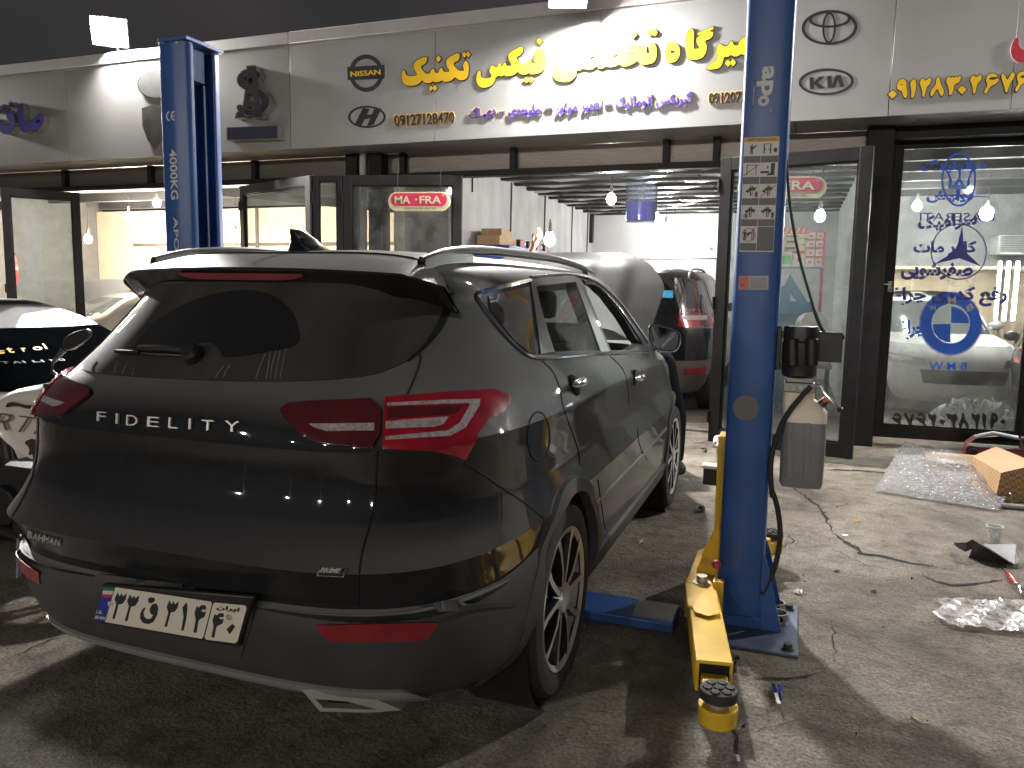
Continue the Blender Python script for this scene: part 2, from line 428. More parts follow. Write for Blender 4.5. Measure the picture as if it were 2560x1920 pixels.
for pts, wd in ((K([(870,30),(960,100),(1030,150),(1075,230),(1110,310)]), .012), (K([(1030,150),(1120,160),(1215,130)]), .007), (K([(1110,310),(1200,360),(1270,420),(1400,440),(1560,480),(1720,500)]), .02),
                (K([(1620,540),(1700,580),(1800,605),(1930,600),(2090,570)]), .013), (K([(1070,380),(1200,440),(1330,500),(1500,530)]), .004), (K([(600,1140),(830,1140),(950,1125),(1065,1100)]), .008),
                (K([(1060,1100),(1130,1040),(1120,940),(1110,800)]), .004), (K([(545,1000),(530,1200),(540,1420),(560,1600)]), .01), (K([(700,400),(830,390),(880,350),(840,300)]), .005),
                (C(1660, 600, .4069, [(990,1410),(1180,1415),(1370,1430)]), .03), (C(1660, 600, .4069, [(1270,1280),(1450,1270)]), .015),
                (C(800, 1200, .434, [(1330,1390),(1420,1360),(1560,1400),(1690,1420)]), .004), (C(800, 1200, .434, [(1500,1310),(1640,1340),(1700,1370)]), .005),
                (C(1600, 1000, .1808, [(440,1380),(700,1410),(900,1460)]), .006), (C(1600, 1000, .1808, [(620,590),(800,600),(960,560)]), .014), (C(1600, 1000, .1808, [(680,970),(860,960),(1060,985)]), .004),
                ([(0,1660),(120,1600),(300,1560)], .004), ([(2080,1560),(2250,1650),(2450,1720)], .003), ([(1820,1840),(2000,1800),(2100,1830)], .003)):
    ck.join(crack(pts, wd))
struct('ground_crack', ck, crackm)

# ================================================================== shop building
brushed = pm('brushed_transom', (.17,.15,.13), .34, .55, var=.25, scale=5, stretch=(1, 1, 40), dust=.2, dcol=(.12,.1,.08))
soff = pm('soffit_panel', (.30,.285,.27), .38, .5, var=.2, scale=4, dust=.25, dcol=(.12,.11,.1))
plaster = pm('patchy_plaster', (.56,.56,.56), .85, var=.2, scale=3, dust=.25, dcol=(.33,.33,.34), stretch=(1, 1, .45))
plain_wall = pm('pale_wall', (.62,.62,.63), .8, var=.06, scale=2)
beige = pm('beige_panel_wall', (.72,.6,.45), .6, var=.1, scale=2)
darkceil = pm('dark_ceiling', (.03,.03,.032), .8, var=.3)
foil = pm('foil_insulation', (.75,.75,.74), .28, .85, var=.15, scale=5, bump=.8, bscale=9)
wood = pm('pale_wood_panel', (.55,.43,.29), .55, var=.14, scale=3, stretch=(1, 1, .2))
greypaint = pm('grey_paint', (.16,.16,.165), .7, var=.15)
F = 8.57            # line of the shop fronts
def bxp(mb, a, b, mi=0): mb.box(a, b, mi)
# --- middle shop
mid = thing('repair_shop', 'middle repair shop with grey plaster walls and open front behind the dark car', 'building', (-1.7, F, 0))
b = MB(); b.box((-14, 8.5, 2.815), (.62, 8.64, 2.885)); 
for px in (165, 380, 640, 1010, 1285, 1665, 1790):     # short posts between the transom panels
    x = atY(px, 420, 8.58).x; b.box((x-.035, 8.52, 2.885), (x+.035, 8.62, 3.13))
b.box((-5.3, 8.44, 0), (-5.14, 8.66, 3.12)); b.box((-4.98, 8.44, 0), (-4.80, 8.66, 3.12)); b.box((.56, 8.42, 0), (.80, 8.66, 3.13))
part('front_frame', b, steel, mid, bevel=.004)
b = MB(); b.box((-14, 8.6, 2.885), (.56, 8.615, 3.13)); part('transom_panel', b, brushed, mid)
b = MB()
xs = [-14, -11.2, -8.6, -6.1, -3.83, -1.97, -.1, .95, 3.2, 5.5]
for x0, x1 in zip(xs, xs[1:]): b.box((x0+.004, 8.03, 3.135), (x1-.004, 8.66, 3.15))
part('soffit', b, soff, mid)
b = MB(); b.tube([(-5.07, 8.47, 0), (-5.07, 8.47, 3.13)], .045, 14); part('downpipe', b, pm('pipe_plastic', (.45,.44,.41), .5), mid)
b = MB(); b.box((-4.0, 8.66, 0), (-3.85, 15.2, 3.1)); part('side_wall', b, plaster, mid)
for Y in (10.35, 11.9, 13.5, 14.6): b = MB(); b.tube([(-3.84, Y, .1), (-3.84, Y+.05, 3.0)], .012, 6); part('wall_cable', b, wire, mid)
b = MB(); b.tube([(-3.84, 9.0, 2.9), (-3.84, 9.0, 2.7)], .01, 6); part('wall_hook', b, wire, mid); b = MB(); b.box((-3.845, 14.8, 2.45), (-3.78, 14.9, 3.05)); part('cable_duct', b, wire, mid)
b = MB(); b.box((.62, 8.66, 0), (.72, 15.2, 3.1)); part('partition_wall', b, plain_wall, mid)
b = MB(); b.box((-4.0, 15.05, 0), (.72, 15.2, 3.1)); b.tube([(-3.8, 15.03, 2.15), (.6, 15.03, 2.2)], .018, 6); part('back_wall', b, plain_wall, mid)
b = MB(); b.box((-4.0, 8.62, 3.3), (.72, 15.2, 3.35)); part('roof_deck', b, darkceil, mid)
b = MB()
for k in range(12):
    Y = 8.95 + k*.54; b.box((-3.85, Y-.045, 2.98), (.62, Y+.045, 3.07))
part('ceiling_beam', b, darkceil, mid)
b = MB()
for k in range(12):
    Y0 = 9.0 + k*.54; rows = []
    for i in range(4):
        rows.append([Vector((-3.85+j*.15, Y0+i*.145, 3.015+.03*math.sin(j*.9+k*2.1+i)*(1 if 0 < i < 3 else 0)+random.uniform(-.008, .008))) for j in range(31)])
    b.grid(rows)
part('ceiling_foil', b, foil, mid, smooth=60)
# --- left shop
lef = thing('body_shop', 'bright body shop with beige panelled walls at the left end of the building', 'building', (-7.2, F, 0))
b = MB(); b.box((-14, 12.6, 0), (-4.6, 12.75, 3.0)); part('back_wall', b, beige, lef)
b = MB()
for x in (-9.9, -8.75, -7.55, -6.4, -5.3): b.box((x-.03, 12.57, 0), (x+.03, 12.6, 2.3 if x in (-8.75,) else 3.0))
b.box((-13, 12.56, 2.28), (-4.6, 12.6, 2.34)); part('wall_batten', b, pm('dark_batten', (.12,.1,.085), .6), lef)
b = MB(); b.box((-4.75, 8.66, 0), (-4.6, 12.6, 3.0)); part('side_wall', b, beige, lef)
b = MB(); b.box((-14, 8.62, 3.2), (-4.6, 12.75, 3.25)); part('roof_deck', b, darkceil, lef)
b = MB()
for Y in (9.6, 10.7, 11.8): b.box((-13, Y-.05, 2.95), (-4.75, Y+.05, 3.1))
b.prism([(-9.5, 10.2, 3.0), (-9.5, 10.3, 3.0), (-5.2, 11.4, 2.62), (-5.2, 11.3, 2.62)], (0, 0, .14)); part('ceiling_beam', b, darkceil, lef)
b = MB()
for Y in (8.9, 10.1, 11.2): b.box((-12.5, Y, 3.12), (-5, Y+.35, 3.13))
part('ceiling_foil', b, foil, lef)
b = MB(); b.box((-14.2, 8.66, 0), (-14, 12.75, 3.2)); part('end_wall', b, greypaint, lef)
# --- right shop
rig = thing('wash_shop', 'right hand shop with pale wood panelling seen through the stickered glass door', 'building', (3, F, 0))
b = MB(); b.box((.72, 8.5, 3.02), (6.5, 8.64, 3.13)); b.box((2.2, 8.45, 0), (2.36, 8.64, 3.02)); b.box((6.3, 8.45, 0), (6.5, 8.64, 3.02)); part('front_frame', b, steel, rig, bevel=.004)
b = MB(); b.box((.72, 14.2, 0), (7, 14.3, 1.95)); part('wood_wall', b, wood, rig)
b = MB()
for x in (1.1, 1.75, 2.3, 3.0, 3.7): b.box((x, 14.17, 0), (x+.03, 14.2, 1.95))
b.box((.72, 13.9, 1.95), (7, 14.3, 2.0)); part('wall_ledge', b, pm('pale_batten', (.62,.55,.43), .5), rig)
b = MB(); b.box((.72, 14.3, 1.9), (7, 14.4, 3.2)); part('back_wall', b, pm('grey_back_wall', (.3,.31,.32), .8, var=.1), rig)
b = MB(); b.box((.72, 8.62, 3.25), (7, 14.4, 3.3))
for k in range(6): b.box((.72, 9.2+k*.85, 3.05), (7, 9.3+k*.85, 3.25))
part('ceiling', b, darkceil, rig)
b = MB(); b.box((6.9, 8.62, 0), (7, 14.4, 3.25)); part('side_wall', b, plain_wall, rig)
b = MB()
for x in (-14, ): b.box((-14, 8.2, 3.15), (6.5, 8.22, 4.3))
part('sign_backing_frame', b, greypaint, mid)

# ================================================================== sign boards
def signmat(n, c): return pm(n, c, .36, .4, var=.07, scale=1.2, dust=.16, dcol=(.30,.28,.265), stretch=(1, 1, .5))
sm_mid = signmat('sign_panel_silver', (.33,.33,.33)); sm_left = signmat('sign_panel_grey', (.26,.255,.25)); sm_right = signmat('sign_panel_white', (.32,.315,.31))
band = pm('sign_coping', (.42,.405,.40), .45, .2, var=.1, scale=2, dust=.2)
SY = 8.0
def board(name, label, x0, x1, mt, seams):
    t = thing(name, label, 'sign', ((x0+x1)/2, SY, 3.135))
    b = MB(); e = [x0]+seams+[x1]
    for a, c in zip(e, e[1:]): b.box((a+.0015, SY, 3.135), (c-.0015, SY+.03, 4.31))
    part('panel', b, mt, t, bevel=.003)
    b = MB(); b.box((x0, SY+.02, 4.31), (x1, SY+.2, 4.34)); b.box((x0, SY-.012, 4.335), (x1, SY+.2, 4.47)); part('coping', b, band, t, bevel=.006)
    return t
xL = atY(724, 200, SY).x; xR = atY(2223, 250, SY).x
SL = board('sign_board', 'grey sign board with silver block emblem and raised blue letters behind the left lift column', -14, xL-.002, sm_left, [atY(170, 300, SY).x])
SM = board('sign_board', 'silver sign board with large yellow Persian lettering and black car logos', xL+.002, xR-.002, sm_mid, [atY(1088, 200, SY).x, atY(1500, 150, SY).x])
SR = board('sign_board', 'white sign board with yellow Persian phone number at the right edge', xR+.002, 6.5, sm_right, [atY(2537, 150, SY).x])
yel = pm('yellow_acrylic', (.80,.50,.03), .6, var=.06, scale=3, spec=.12); blu = pm('blue_acrylic', (.035,.025,.24), .4, var=.1); redm = pm('red_acrylic', (.42,.012,.03), .4, var=.1)
lett_edge = pm('letter_edge_dark', (.03,.018,.012), .5)
dkface = pm('emblem_dark_face', (.022,.02,.024), .3, var=.2); chs = pm('letter_return_steel', (.55,.53,.5), .22, 1, var=.1)
NY = Vector((0, -1, 0))
def offs(poly, d):
    P = [Vector(p) for p in poly]; n = len(P); ar = sum(P[i].x*P[(i+1) % n].y - P[(i+1) % n].x*P[i].y for i in range(n)); s = 1 if ar > 0 else -1; out = []
    for i in range(n):
        a = (P[i]-P[i-1]); c = (P[(i+1) % n]-P[i])
        if a.length < 1e-9 or c.length < 1e-9: out.append(P[i]); continue
        a.normalize(); c.normalize(); n1 = Vector((a.y, -a.x)); n2 = Vector((c.y, -c.x)); m = n1+n2
        if m.length < 1e-4: m = n1
        m.normalize(); out.append(P[i] + m*(s*d/max(.45, m.dot(n1))))
    return out
def letters(name, polys, parent, face, edge, d=1.7, gap=.02, depth=.006, ye=None):
    # polys: list of (outline, holes); dark rim behind, bright face in front
    e = MB(); f = MB()
    for o, hs in polys:
        e.join(flat(offs(o, d), [offs(h, -d*.6) for h in hs if len(h) > 8 or True], lambda v: atY(v[0], v[1], SY-gap), NY, gap if not ye else ye))
        f.join(flat(o, hs, lambda v: atY(v[0], v[1], SY-gap-.003), NY, depth))
    p = part(name, f, face, parent, smooth=0, merge=False); part('letter_rim', e, edge, p, smooth=0, merge=False)
    return p
def dia(c, rx, ry): return ([(c[0]-rx, c[1]), (c[0], c[1]-ry), (c[0]+rx, c[1]), (c[0], c[1]+ry)], [])
def SP(ox, oy, s, polys, sm=1): return [(smooth_poly(C(ox, oy, s, o), sm) if len(o) > 4 else C(ox, oy, s, o), [smooth_poly(C(ox, oy, s, h), 1) for h in hs]) for o, hs in polys]
W1 = [([(215,725),(250,745),(265,830),(300,880),(400,895),(610,860),(480,680),(500,490),(860,310),(840,525),(655,625),(800,800),(860,830),(940,810),(985,690),(1020,680),(1050,710),(1085,800),(1170,800),(1215,670),(1260,655),(1290,690),(1320,780),(1510,765),(1380,590),(1405,390),(1765,215),(1750,440),(1555,535),(1700,715),(1770,745),(1900,730),(1830,610),(1930,435),(2000,560),(2010,750),(1990,880),(1940,960),(1850,1005),(1740,995),(1625,900),(1580,970),(1480,1035),(1320,1045),(1265,990),(1200,1045),(1080,1060),(1020,1010),(970,1070),(850,1085),(780,1060),(720,990),(650,1080),(540,1140),(400,1155),(270,1140),(190,1070),(155,960),(160,830),(185,750)], []),
      dia((1172,405),75,95), dia((1885,290),62,88), dia((1995,282),62,88), dia((960,1225),62,85), dia((1068,1215),62,85)]
W2 = [([(210,945),(240,975),(240,1110),(270,1160),(380,1180),(490,1160),(545,1115),(540,1060),(460,985),(545,790),(640,870),(690,875),(750,760),(780,755),(810,850),(845,855),(895,740),(925,745),(960,840),(1140,820),(1000,640),(1030,445),(1415,260),(1390,500),(1190,590),(1330,770),(1390,805),(1490,790),(1565,660),(1605,665),(1650,775),(1770,765),(1900,755),(1925,735),(1780,745),(1715,680),(1715,570),(1760,440),(1820,375),(1900,375),(1970,440),(2020,560),(2035,700),(2000,870),(1920,990),(1790,1045),(1650,1050),(1580,1000),(1500,1065),(1390,1070),(1310,1030),(1255,965),(1200,1045),(1090,1100),(950,1110),(890,1065),(830,1115),(790,1115),(745,1080),(700,1120),(645,1125),(620,1250),(540,1360),(420,1420),(300,1430),(190,1390),(125,1290),(120,1150),(150,1010)], [[(1815,575),(1860,545),(1905,575),(1860,590)]]),
      dia((1858,145),80,95), dia((1510,1215),68,85), dia((1632,1205),68,85)]
W3 = [([(165,712),(190,740),(185,830),(210,880),(280,905),(310,895),(290,850),(300,780),(350,710),(450,675),(590,660),(630,575),(660,585),(690,640),(740,560),(810,490),(890,460),(950,490),(980,560),(970,625),(1020,625),(1050,540),(1075,540),(1110,605),(1190,500),(1270,435),(1340,425),(1395,470),(1410,580),(1440,580),(1435,520),(1460,430),(1520,375),(1590,370),(1690,400),(1820,405),(1800,545),(1905,548),(1850,465),(1930,325),(1985,410),(2000,520),(1990,640),(1940,710),(1860,740),(1770,745),(1700,720),(1650,660),(1590,720),(1480,770),(1380,780),(1320,730),(1250,780),(1160,795),(1110,785),(1065,765),(1010,820),(950,820),(895,765),(810,830),(720,840),(645,805),(600,850),(525,850),(520,930),(480,1000),(390,1055),(260,1070),(150,1040),(95,960),(95,860),(130,750)],
      [[(755,660),(800,610),(860,595),(870,625),(830,655)], [(1170,628),(1220,575),(1290,555),(1305,585),(1260,620)], [(1470,570),(1520,530),(1600,535),(1615,545),(1550,570)]]),
      dia((1578,195),60,70), dia((1885,160),52,62), dia((1972,158),52,62)]
W4 = [([(250,555),(340,555),(430,610),(490,700),(505,820),(470,950),(400,1040),(290,1070),(200,1050),(145,960),(135,850),(165,690),(200,590)], [[(250,800),(270,765),(340,765),(390,800),(350,840),(270,840)]]),
      ([(660,330),(860,175),(840,715),(880,735),(1020,710),(910,575),(945,410),(1335,250),(1315,455),(1110,520),(1160,600),(1175,700),(1150,820),(1080,930),(980,985),(860,1000),(760,990),(690,930),(655,850)], []),
      ([(962,332),(1350,165),(1332,232),(952,392)], []),
      ([(1495,575),(1580,650),(1650,670),(1720,640),(1770,525),(1820,525),(1860,640),(1960,640),(2000,530),(2060,450),(2150,415),(2260,430),(2330,520),(2380,640),(2480,650),(2560,480),(2650,430),(2760,500),(2700,640),(2850,650),(2900,560),(3000,560),(3050,700),(2980,860),(2850,900),(2700,860),(2500,900),(2330,880),(2130,895),(2030,840),(1980,900),(1860,920),(1785,865),(1720,925),(1590,935),(1580,1060),(1490,1225),(1210,1245),(1180,1215),(1200,1180),(1490,920),(1395,785)], []),
      dia((1710,1085),80,90), dia((1835,1070),80,90)]
letters('word_lettering', SP(990, 110, .09042, W1), SM, yel, lett_edge)
letters('word_lettering', SP(1180, 90, .09042, W2), SM, yel, lett_edge)
letters('word_lettering', SP(1370, 60, .13562, W3), SM, yel, lett_edge)
letters('word_lettering', SP(1650, 50, .09946, W4), SM, yel, lett_edge)
def plane_text(body, parent, name, m, p0, p1, p2, Y, bold=0, gap=.004, depth=.003, **k):
    # p0 lower left, p1 lower right, p2 upper left (photo points on the plane Y)
    A, B, D = (atY(*p, Y-gap) for p in (p0, p1, p2))
    mb = text_mb(body, A, B-A, D-A, bold, depth, nrm=NY, **k)
    return part(name, mb, m, parent, smooth=0, merge=False)
gold = pm('gold_edge', (.75,.45,.12), .4)
def two_tone(body, parent, name, m, p0, p1, p2, bold=.02, rim=.045, rm=None):
    o = plane_text(body, parent, name, m, p0, p1, p2, SY, bold, gap=.022, depth=.003)
    e = 1.5
    r = plane_text(body, o, 'letter_rim', rm or gold, (p0[0]-e, p0[1]+e), (p1[0]+e, p1[1]+e), (p2[0]-e, p2[1]-e), SY, rim, gap=.004, depth=.016)
    return o
X2 = lambda x, y: (850+.4069*x, .4069*y)
two_tone('09127128470', SM, 'phone_number', letter_black, X2(335,775), X2(705,755), X2(332,708), .015)
X3 = lambda x, y: (1660+.4069*x, .4069*y)
two_tone('09120728470', SM, 'phone_number', letter_black, X3(275,640), X3(640,620), X3(275,572), .015)
B5 = lambda x, y: (1150+.27125*x, 215+.27125*y)
for s, a, c, t in (('دیـاگ', (85,325), (335,290), (80,205)), ('–', (360,250), (415,244), (360,236)), ('جلوبندی', (445,300), (760,285), (440,180)), ('–', (785,222), (850,216), (785,205)), ('موتور', (880,280), (1085,262), (875,165)), ('تعمیر', (1115,262), (1310,245), (1110,130)),
                   ('–', (1335,185), (1395,178), (1335,168)), ('اتوماتیک', (1430,228), (1775,210), (1425,95)), ('گیربکس', (1805,208), (2145,185), (1800,72))):
    two_tone(shape_fa(s), SM, 'trade_lettering', blu, B5(*a), B5(*c), B5(*t), .036, .052)
def ring(cx, cy, rx, ry, tx, ty, rot=0): return (ell(cx, cy, rx, ry, 48, rot), [ell(cx, cy, rx-tx, ry-ty, 48, rot)])
def logo(name, polys, tr, parent, m=letter_black, gap=.006, depth=.006):
    mb = MB()
    for k, (o, hs) in enumerate(polys):
        mb.join(flat([tr(*p) for p in o], [[tr(*p) for p in h] for h in hs], lambda v: atY(v[0], v[1], SY-gap-.0012*k), NY, depth))
    return part(name, mb, m, parent, smooth=0, merge=False)
lg = logo('car_logo', [ring(160,449,105,115,24,26), ([(44,412),(272,398),(272,482),(46,492)], [])], X2, SM)
plane_text('NISSAN', lg, 'logo_text', yel, X2(66,472), X2(250,458), X2(64,440), SY, .02, gap=.014)
logo('car_logo', [ring(165,718,115,68,12,11), ([(88,768),(128,776),(180,670),(142,662)], []), ([(165,776),(205,766),(252,668),(214,660)], []), ([(128,738),(218,716),(226,694),(140,712)], [])], X2, SM)
logo('car_logo', [ring(1017,168,172,107,20,15,-.05), ring(1014,170,42,96,13,13,.03), ring(1019,117,130,52,20,13,-.05)], X3, SM)
logo('car_logo', [ring(997,502,170,82,18,14,-.04), ([(893,475),(920,474),(920,505),(955,470),(990,468),(945,507),(990,540),(955,543),(920,516),(922,545),(897,547)], []), ([(1003,466),(1030,464),(1032,538),(1005,540)], []), ([(1055,462),(1085,460),(1107,530),(1082,532),(1068,488),(1052,536),(1028,537)], [])], X3, SM)
G6 = lambda x, y: (2180+.17179*x, 80+.17179*y)
DG = {  # Persian digits read off the board, in the board's own crop
 0: ([(232,905),(300,845),(368,900),(298,972)], []), 9: ([(430,682),(480,690),(505,740),(500,800),(520,870),(505,955),(470,960),(440,880),(425,850),(380,840),(362,800),(375,740),(400,700)], [[(412,765),(430,752),(450,765),(430,775)]]),
 1: ([(620,672),(645,740),(640,830),(615,930),(590,960),(566,952),(575,850),(553,750),(585,705)], []), 2: ([(688,740),(735,662),(765,705),(800,700),(845,658),(864,690),(845,760),(795,795),(780,880),(760,945),(730,945),(735,870),(710,785)], []),
 8: ([(955,652),(985,665),(1000,760),(1056,860),(1022,935),(998,930),(952,805),(885,930),(856,938),(848,860),(928,770),(940,680)], []), 3: ([(1072,720),(1120,633),(1150,680),(1170,640),(1195,680),(1215,640),(1240,665),(1285,632),(1298,660),(1270,738),(1200,757),(1185,850),(1155,918),(1120,918),(1125,850),(1105,770)], []),
 6: ([(1652,700),(1690,620),(1760,596),(1815,625),(1832,662),(1780,650),(1715,665),(1702,690),(1760,702),(1842,668),(1848,705),(1800,757),(1720,790),(1672,887),(1640,895),(1636,850),(1690,770)], []), 7: ([(1876,640),(1910,585),(1960,690),(1975,695),(2040,585),(2072,590),(2078,640),(2000,770),(1972,875),(1943,878),(1928,780)], [])}
def dgs(d, dx=0, dy=0): o, h = DG[d]; return ([(x+dx, y+dy) for x, y in o], [[(x+dx, y+dy) for x, y in q] for q in h])
letters('phone_number', SP(2180, 80, .17179, [dgs(0), dgs(9), dgs(1), dgs(2), dgs(8), dgs(3), dgs(0, 1012, -66), dgs(2, 738, -48), dgs(6), dgs(7), dgs(6, 450, -28)]), SR, yel, lett_edge, d=1.9)
letters('word_lettering', SP(2180, 80, .17179, [([(2110,75),(2140,85),(2135,200),(2212,270),(2500,290),(2900,200),(2900,420),(2500,470),(2212,450),(2100,430),(2030,350),(2020,240),(2060,120)], [])]), SR, redm, pm('white_rim', (.6,.55,.55), .5), d=1)
# left board: block letters standing well off the panel
def block(name, polys, tr, face, depth=.11, parent=SL):
    e = MB(); f = MB()
    for k, (o, hs) in enumerate(polys):
        o = [tr(*p) for p in o]; hs = [[tr(*p) for p in h] for h in hs]; dd = depth+k*.002
        e.join(flat(offs(o, 1.0), hs, lambda v: atY(v[0], v[1], SY-dd), NY, dd)); f.join(flat(offs(o, -.8), [offs(h, .8) for h in hs], lambda v: atY(v[0], v[1], SY-dd-.004), NY, .004))
    p = part(name, e, chs, parent, smooth=0, merge=False); part('letter_face', f, face, p, smooth=0, merge=False); return p
X1 = lambda x, y: (.4069*x, .4069*y)
Ss = [(1600,455),(1560,420),(1500,425),(1455,470),(1460,520),(1510,555),(1580,580),(1610,610),(1600,660),(1560,680),(1510,670),(1480,640),(1450,650),(1470,695),(1540,712),(1610,700),(1655,650),(1650,590),(1600,545),(1520,515),(1495,485),(1515,455),(1560,455),(1585,485)]
Aa = [(1515,405),(1568,403),(1578,440),(1610,720),(1555,722),(1550,655),(1512,657),(1500,722),(1445,724),(1455,690),(1490,680),(1520,450)]
block('block_emblem', [(smooth_poly(Ss, 1), []), (Aa, [[(1530,480),(1548,480),(1552,515),(1526,517)], [(1518,575),(1556,573),(1560,620),(1514,622)]])], X1, dkface)
block('block_emblem', [([(1395,785),(1705,770),(1705,850),(1395,860)], [])], X1, pm('emblem_blue_face', (.02,.018,.045), .35), .12)
L7 = lambda x, y: (.18987*x, 150+.18987*y)
block('word_lettering', [(smooth_poly([(295,560),(235,620),(230,760),(260,900),(300,950),(350,950),(380,920),(420,945),(490,930),(545,870),(575,790),(570,730),(545,695),(510,705),(450,760),(410,830),(370,780),(350,830),(310,830)], 1), [[(470,820),(505,785),(530,795),(510,825)]]),
      (smooth_poly([(95,680),(150,660),(185,720),(200,860),(170,940),(80,975),(20,960),(-60,880),(-150,860),(-150,780),(-40,760),(30,850),(120,855),(170,820),(100,790),(85,740)], 1), []), ([(110,575),(135,552),(150,580),(128,602)], []), ([(-60,640),(45,590),(35,640),(-40,690)], [])], L7, blu, .10)
o = MB(); o.join(flat([L7(*p) for p in ell(2050,320,245,188,40)], [], lambda v: atY(v[0], v[1], SY-.02), NY, .02)); rd = part('round_emblem', o, chs, SL, smooth=0)
o = MB(); o.join(flat([L7(*p) for p in ell(2050,320,232,176,40)], [], lambda v: atY(v[0], v[1], SY-.024), NY, .004)); part('emblem_face', o, pm('emblem_grey_face', (.06,.06,.058), .4, var=.3), rd, smooth=0)
sh = [(1868,635),(2030,578),(2200,620),(2205,860),(2150,1040),(2040,1172),(1940,1050),(1875,870)]
o = MB(); o.join(flat([L7(*p) for p in sh], [], lambda v: atY(v[0], v[1], SY-.02), NY, .02)); rd = part('shield_emblem', o, chs, SL, smooth=0)
o = MB(); o.join(flat(offs([L7(*p) for p in sh], -1.6), [], lambda v: atY(v[0], v[1], SY-.024), NY, .004)); part('emblem_face', o, pm('shield_face', (.03,.028,.025), .3, var=.4), rd, smooth=0)

# ================================================================== floodlights on the sign
lampw = emat('floodlight_led', (1, .975, .93), FLOOD)
housing = pm('lamp_housing', (.25,.25,.25), .5)
def flood(label, pos, aim, sx=.17, sz=.12):
    t = thing('floodlight', label, 'lamp', (pos[0], SY+.05, 4.47), 'floodlights along the top of the sign')
    p = Vector(pos); d = (Vector(aim)-p).normalized(); M = Matrix.Translation(p) @ d.to_track_quat('-Z', 'Y').to_matrix().to_4x4()
    b = MB(); b.box((-sx, -sz, .012), (sx, sz, .07), M=M); b.box((-sx-.015, -sz-.015, -.006), (-sx, sz+.015, .07), M=M); b.box((sx, -sz-.015, -.006), (sx+.015, sz+.015, .07), M=M); b.box((-sx, -sz-.015, -.006), (sx, -sz, .07), M=M); b.box((-sx, sz, -.006), (sx, sz+.015, .07), M=M); part('housing', b, housing, t, bevel=.004)
    b = MB(); b.sphere((0, 0, 0), 1, 24, 12, sc3=(sx, sz, .055)); b.v = [M @ Vector((p_.x, p_.y, min(p_.z, .01))) for p_ in b.v]; part('led_lens', b, lampw, t, smooth=60)
    b = MB(); b.tube([p+d*-.05, (p.x, SY-.02, p.z-.02), (p.x, SY+.08, 4.46)], .014, 8); b.tube([(p.x-.13, p.y, p.z), (p.x+.13, p.y, p.z)], .012, 8); part('bracket', b, housing, t)
flood('lit floodlight standing on the sign above the grey board and lift column', (-8.45, 7.93, 4.70), (-1.6, -.5, .2), .20, .155)
flood('lit floodlight above the yellow lettering, cut by the top of the photo', (-2.25, 7.60, 4.37), (-.8, 3.7, 0))
flood('lit floodlight at the left end of the sign, outside the photo', (-14.6, 7.93, 4.70), (-4.5, -.5, .2), .20, .155)
flood('lit floodlight at the right end of the sign, outside the photo', (4.0, 7.60, 4.40), (2.2, 3.4, 0), .11, .085)
# ================================================================== street lamps across the road behind the camera
stem = emat('street_lamp_glow', (1, .95, .88), STREET)
def street(x, y, h, label):
    t = thing('street_lamp', label, 'lamp', (x, y, 0), 'street lamps across the road')
    b = MB(); b.tube([(x, y, 0), (x, y, h*.9), (x, y+.2, h), (x, y+.9, h+.05)], [.07, .05, .045, .04], 10); part('pole', b, greypaint, t)
    b = MB(); b.box((x-.13, y+.75, h+.04), (x+.13, y+1.3, h+.12)); part('head', b, greypaint, t, bevel=.02)
    b = MB(); b.sphere((x, y+1.05, h+.0), .13, 14, 8); part('bulb', b, stem, t)
for i, x in enumerate((-14, -8.5, -3.2, 2.4, 8)): street(x, -17 - (i % 2), 5.6, ['leftmost', 'second from left', 'middle', 'second from right', 'rightmost'][i] + ' street lamp of the row across the road')
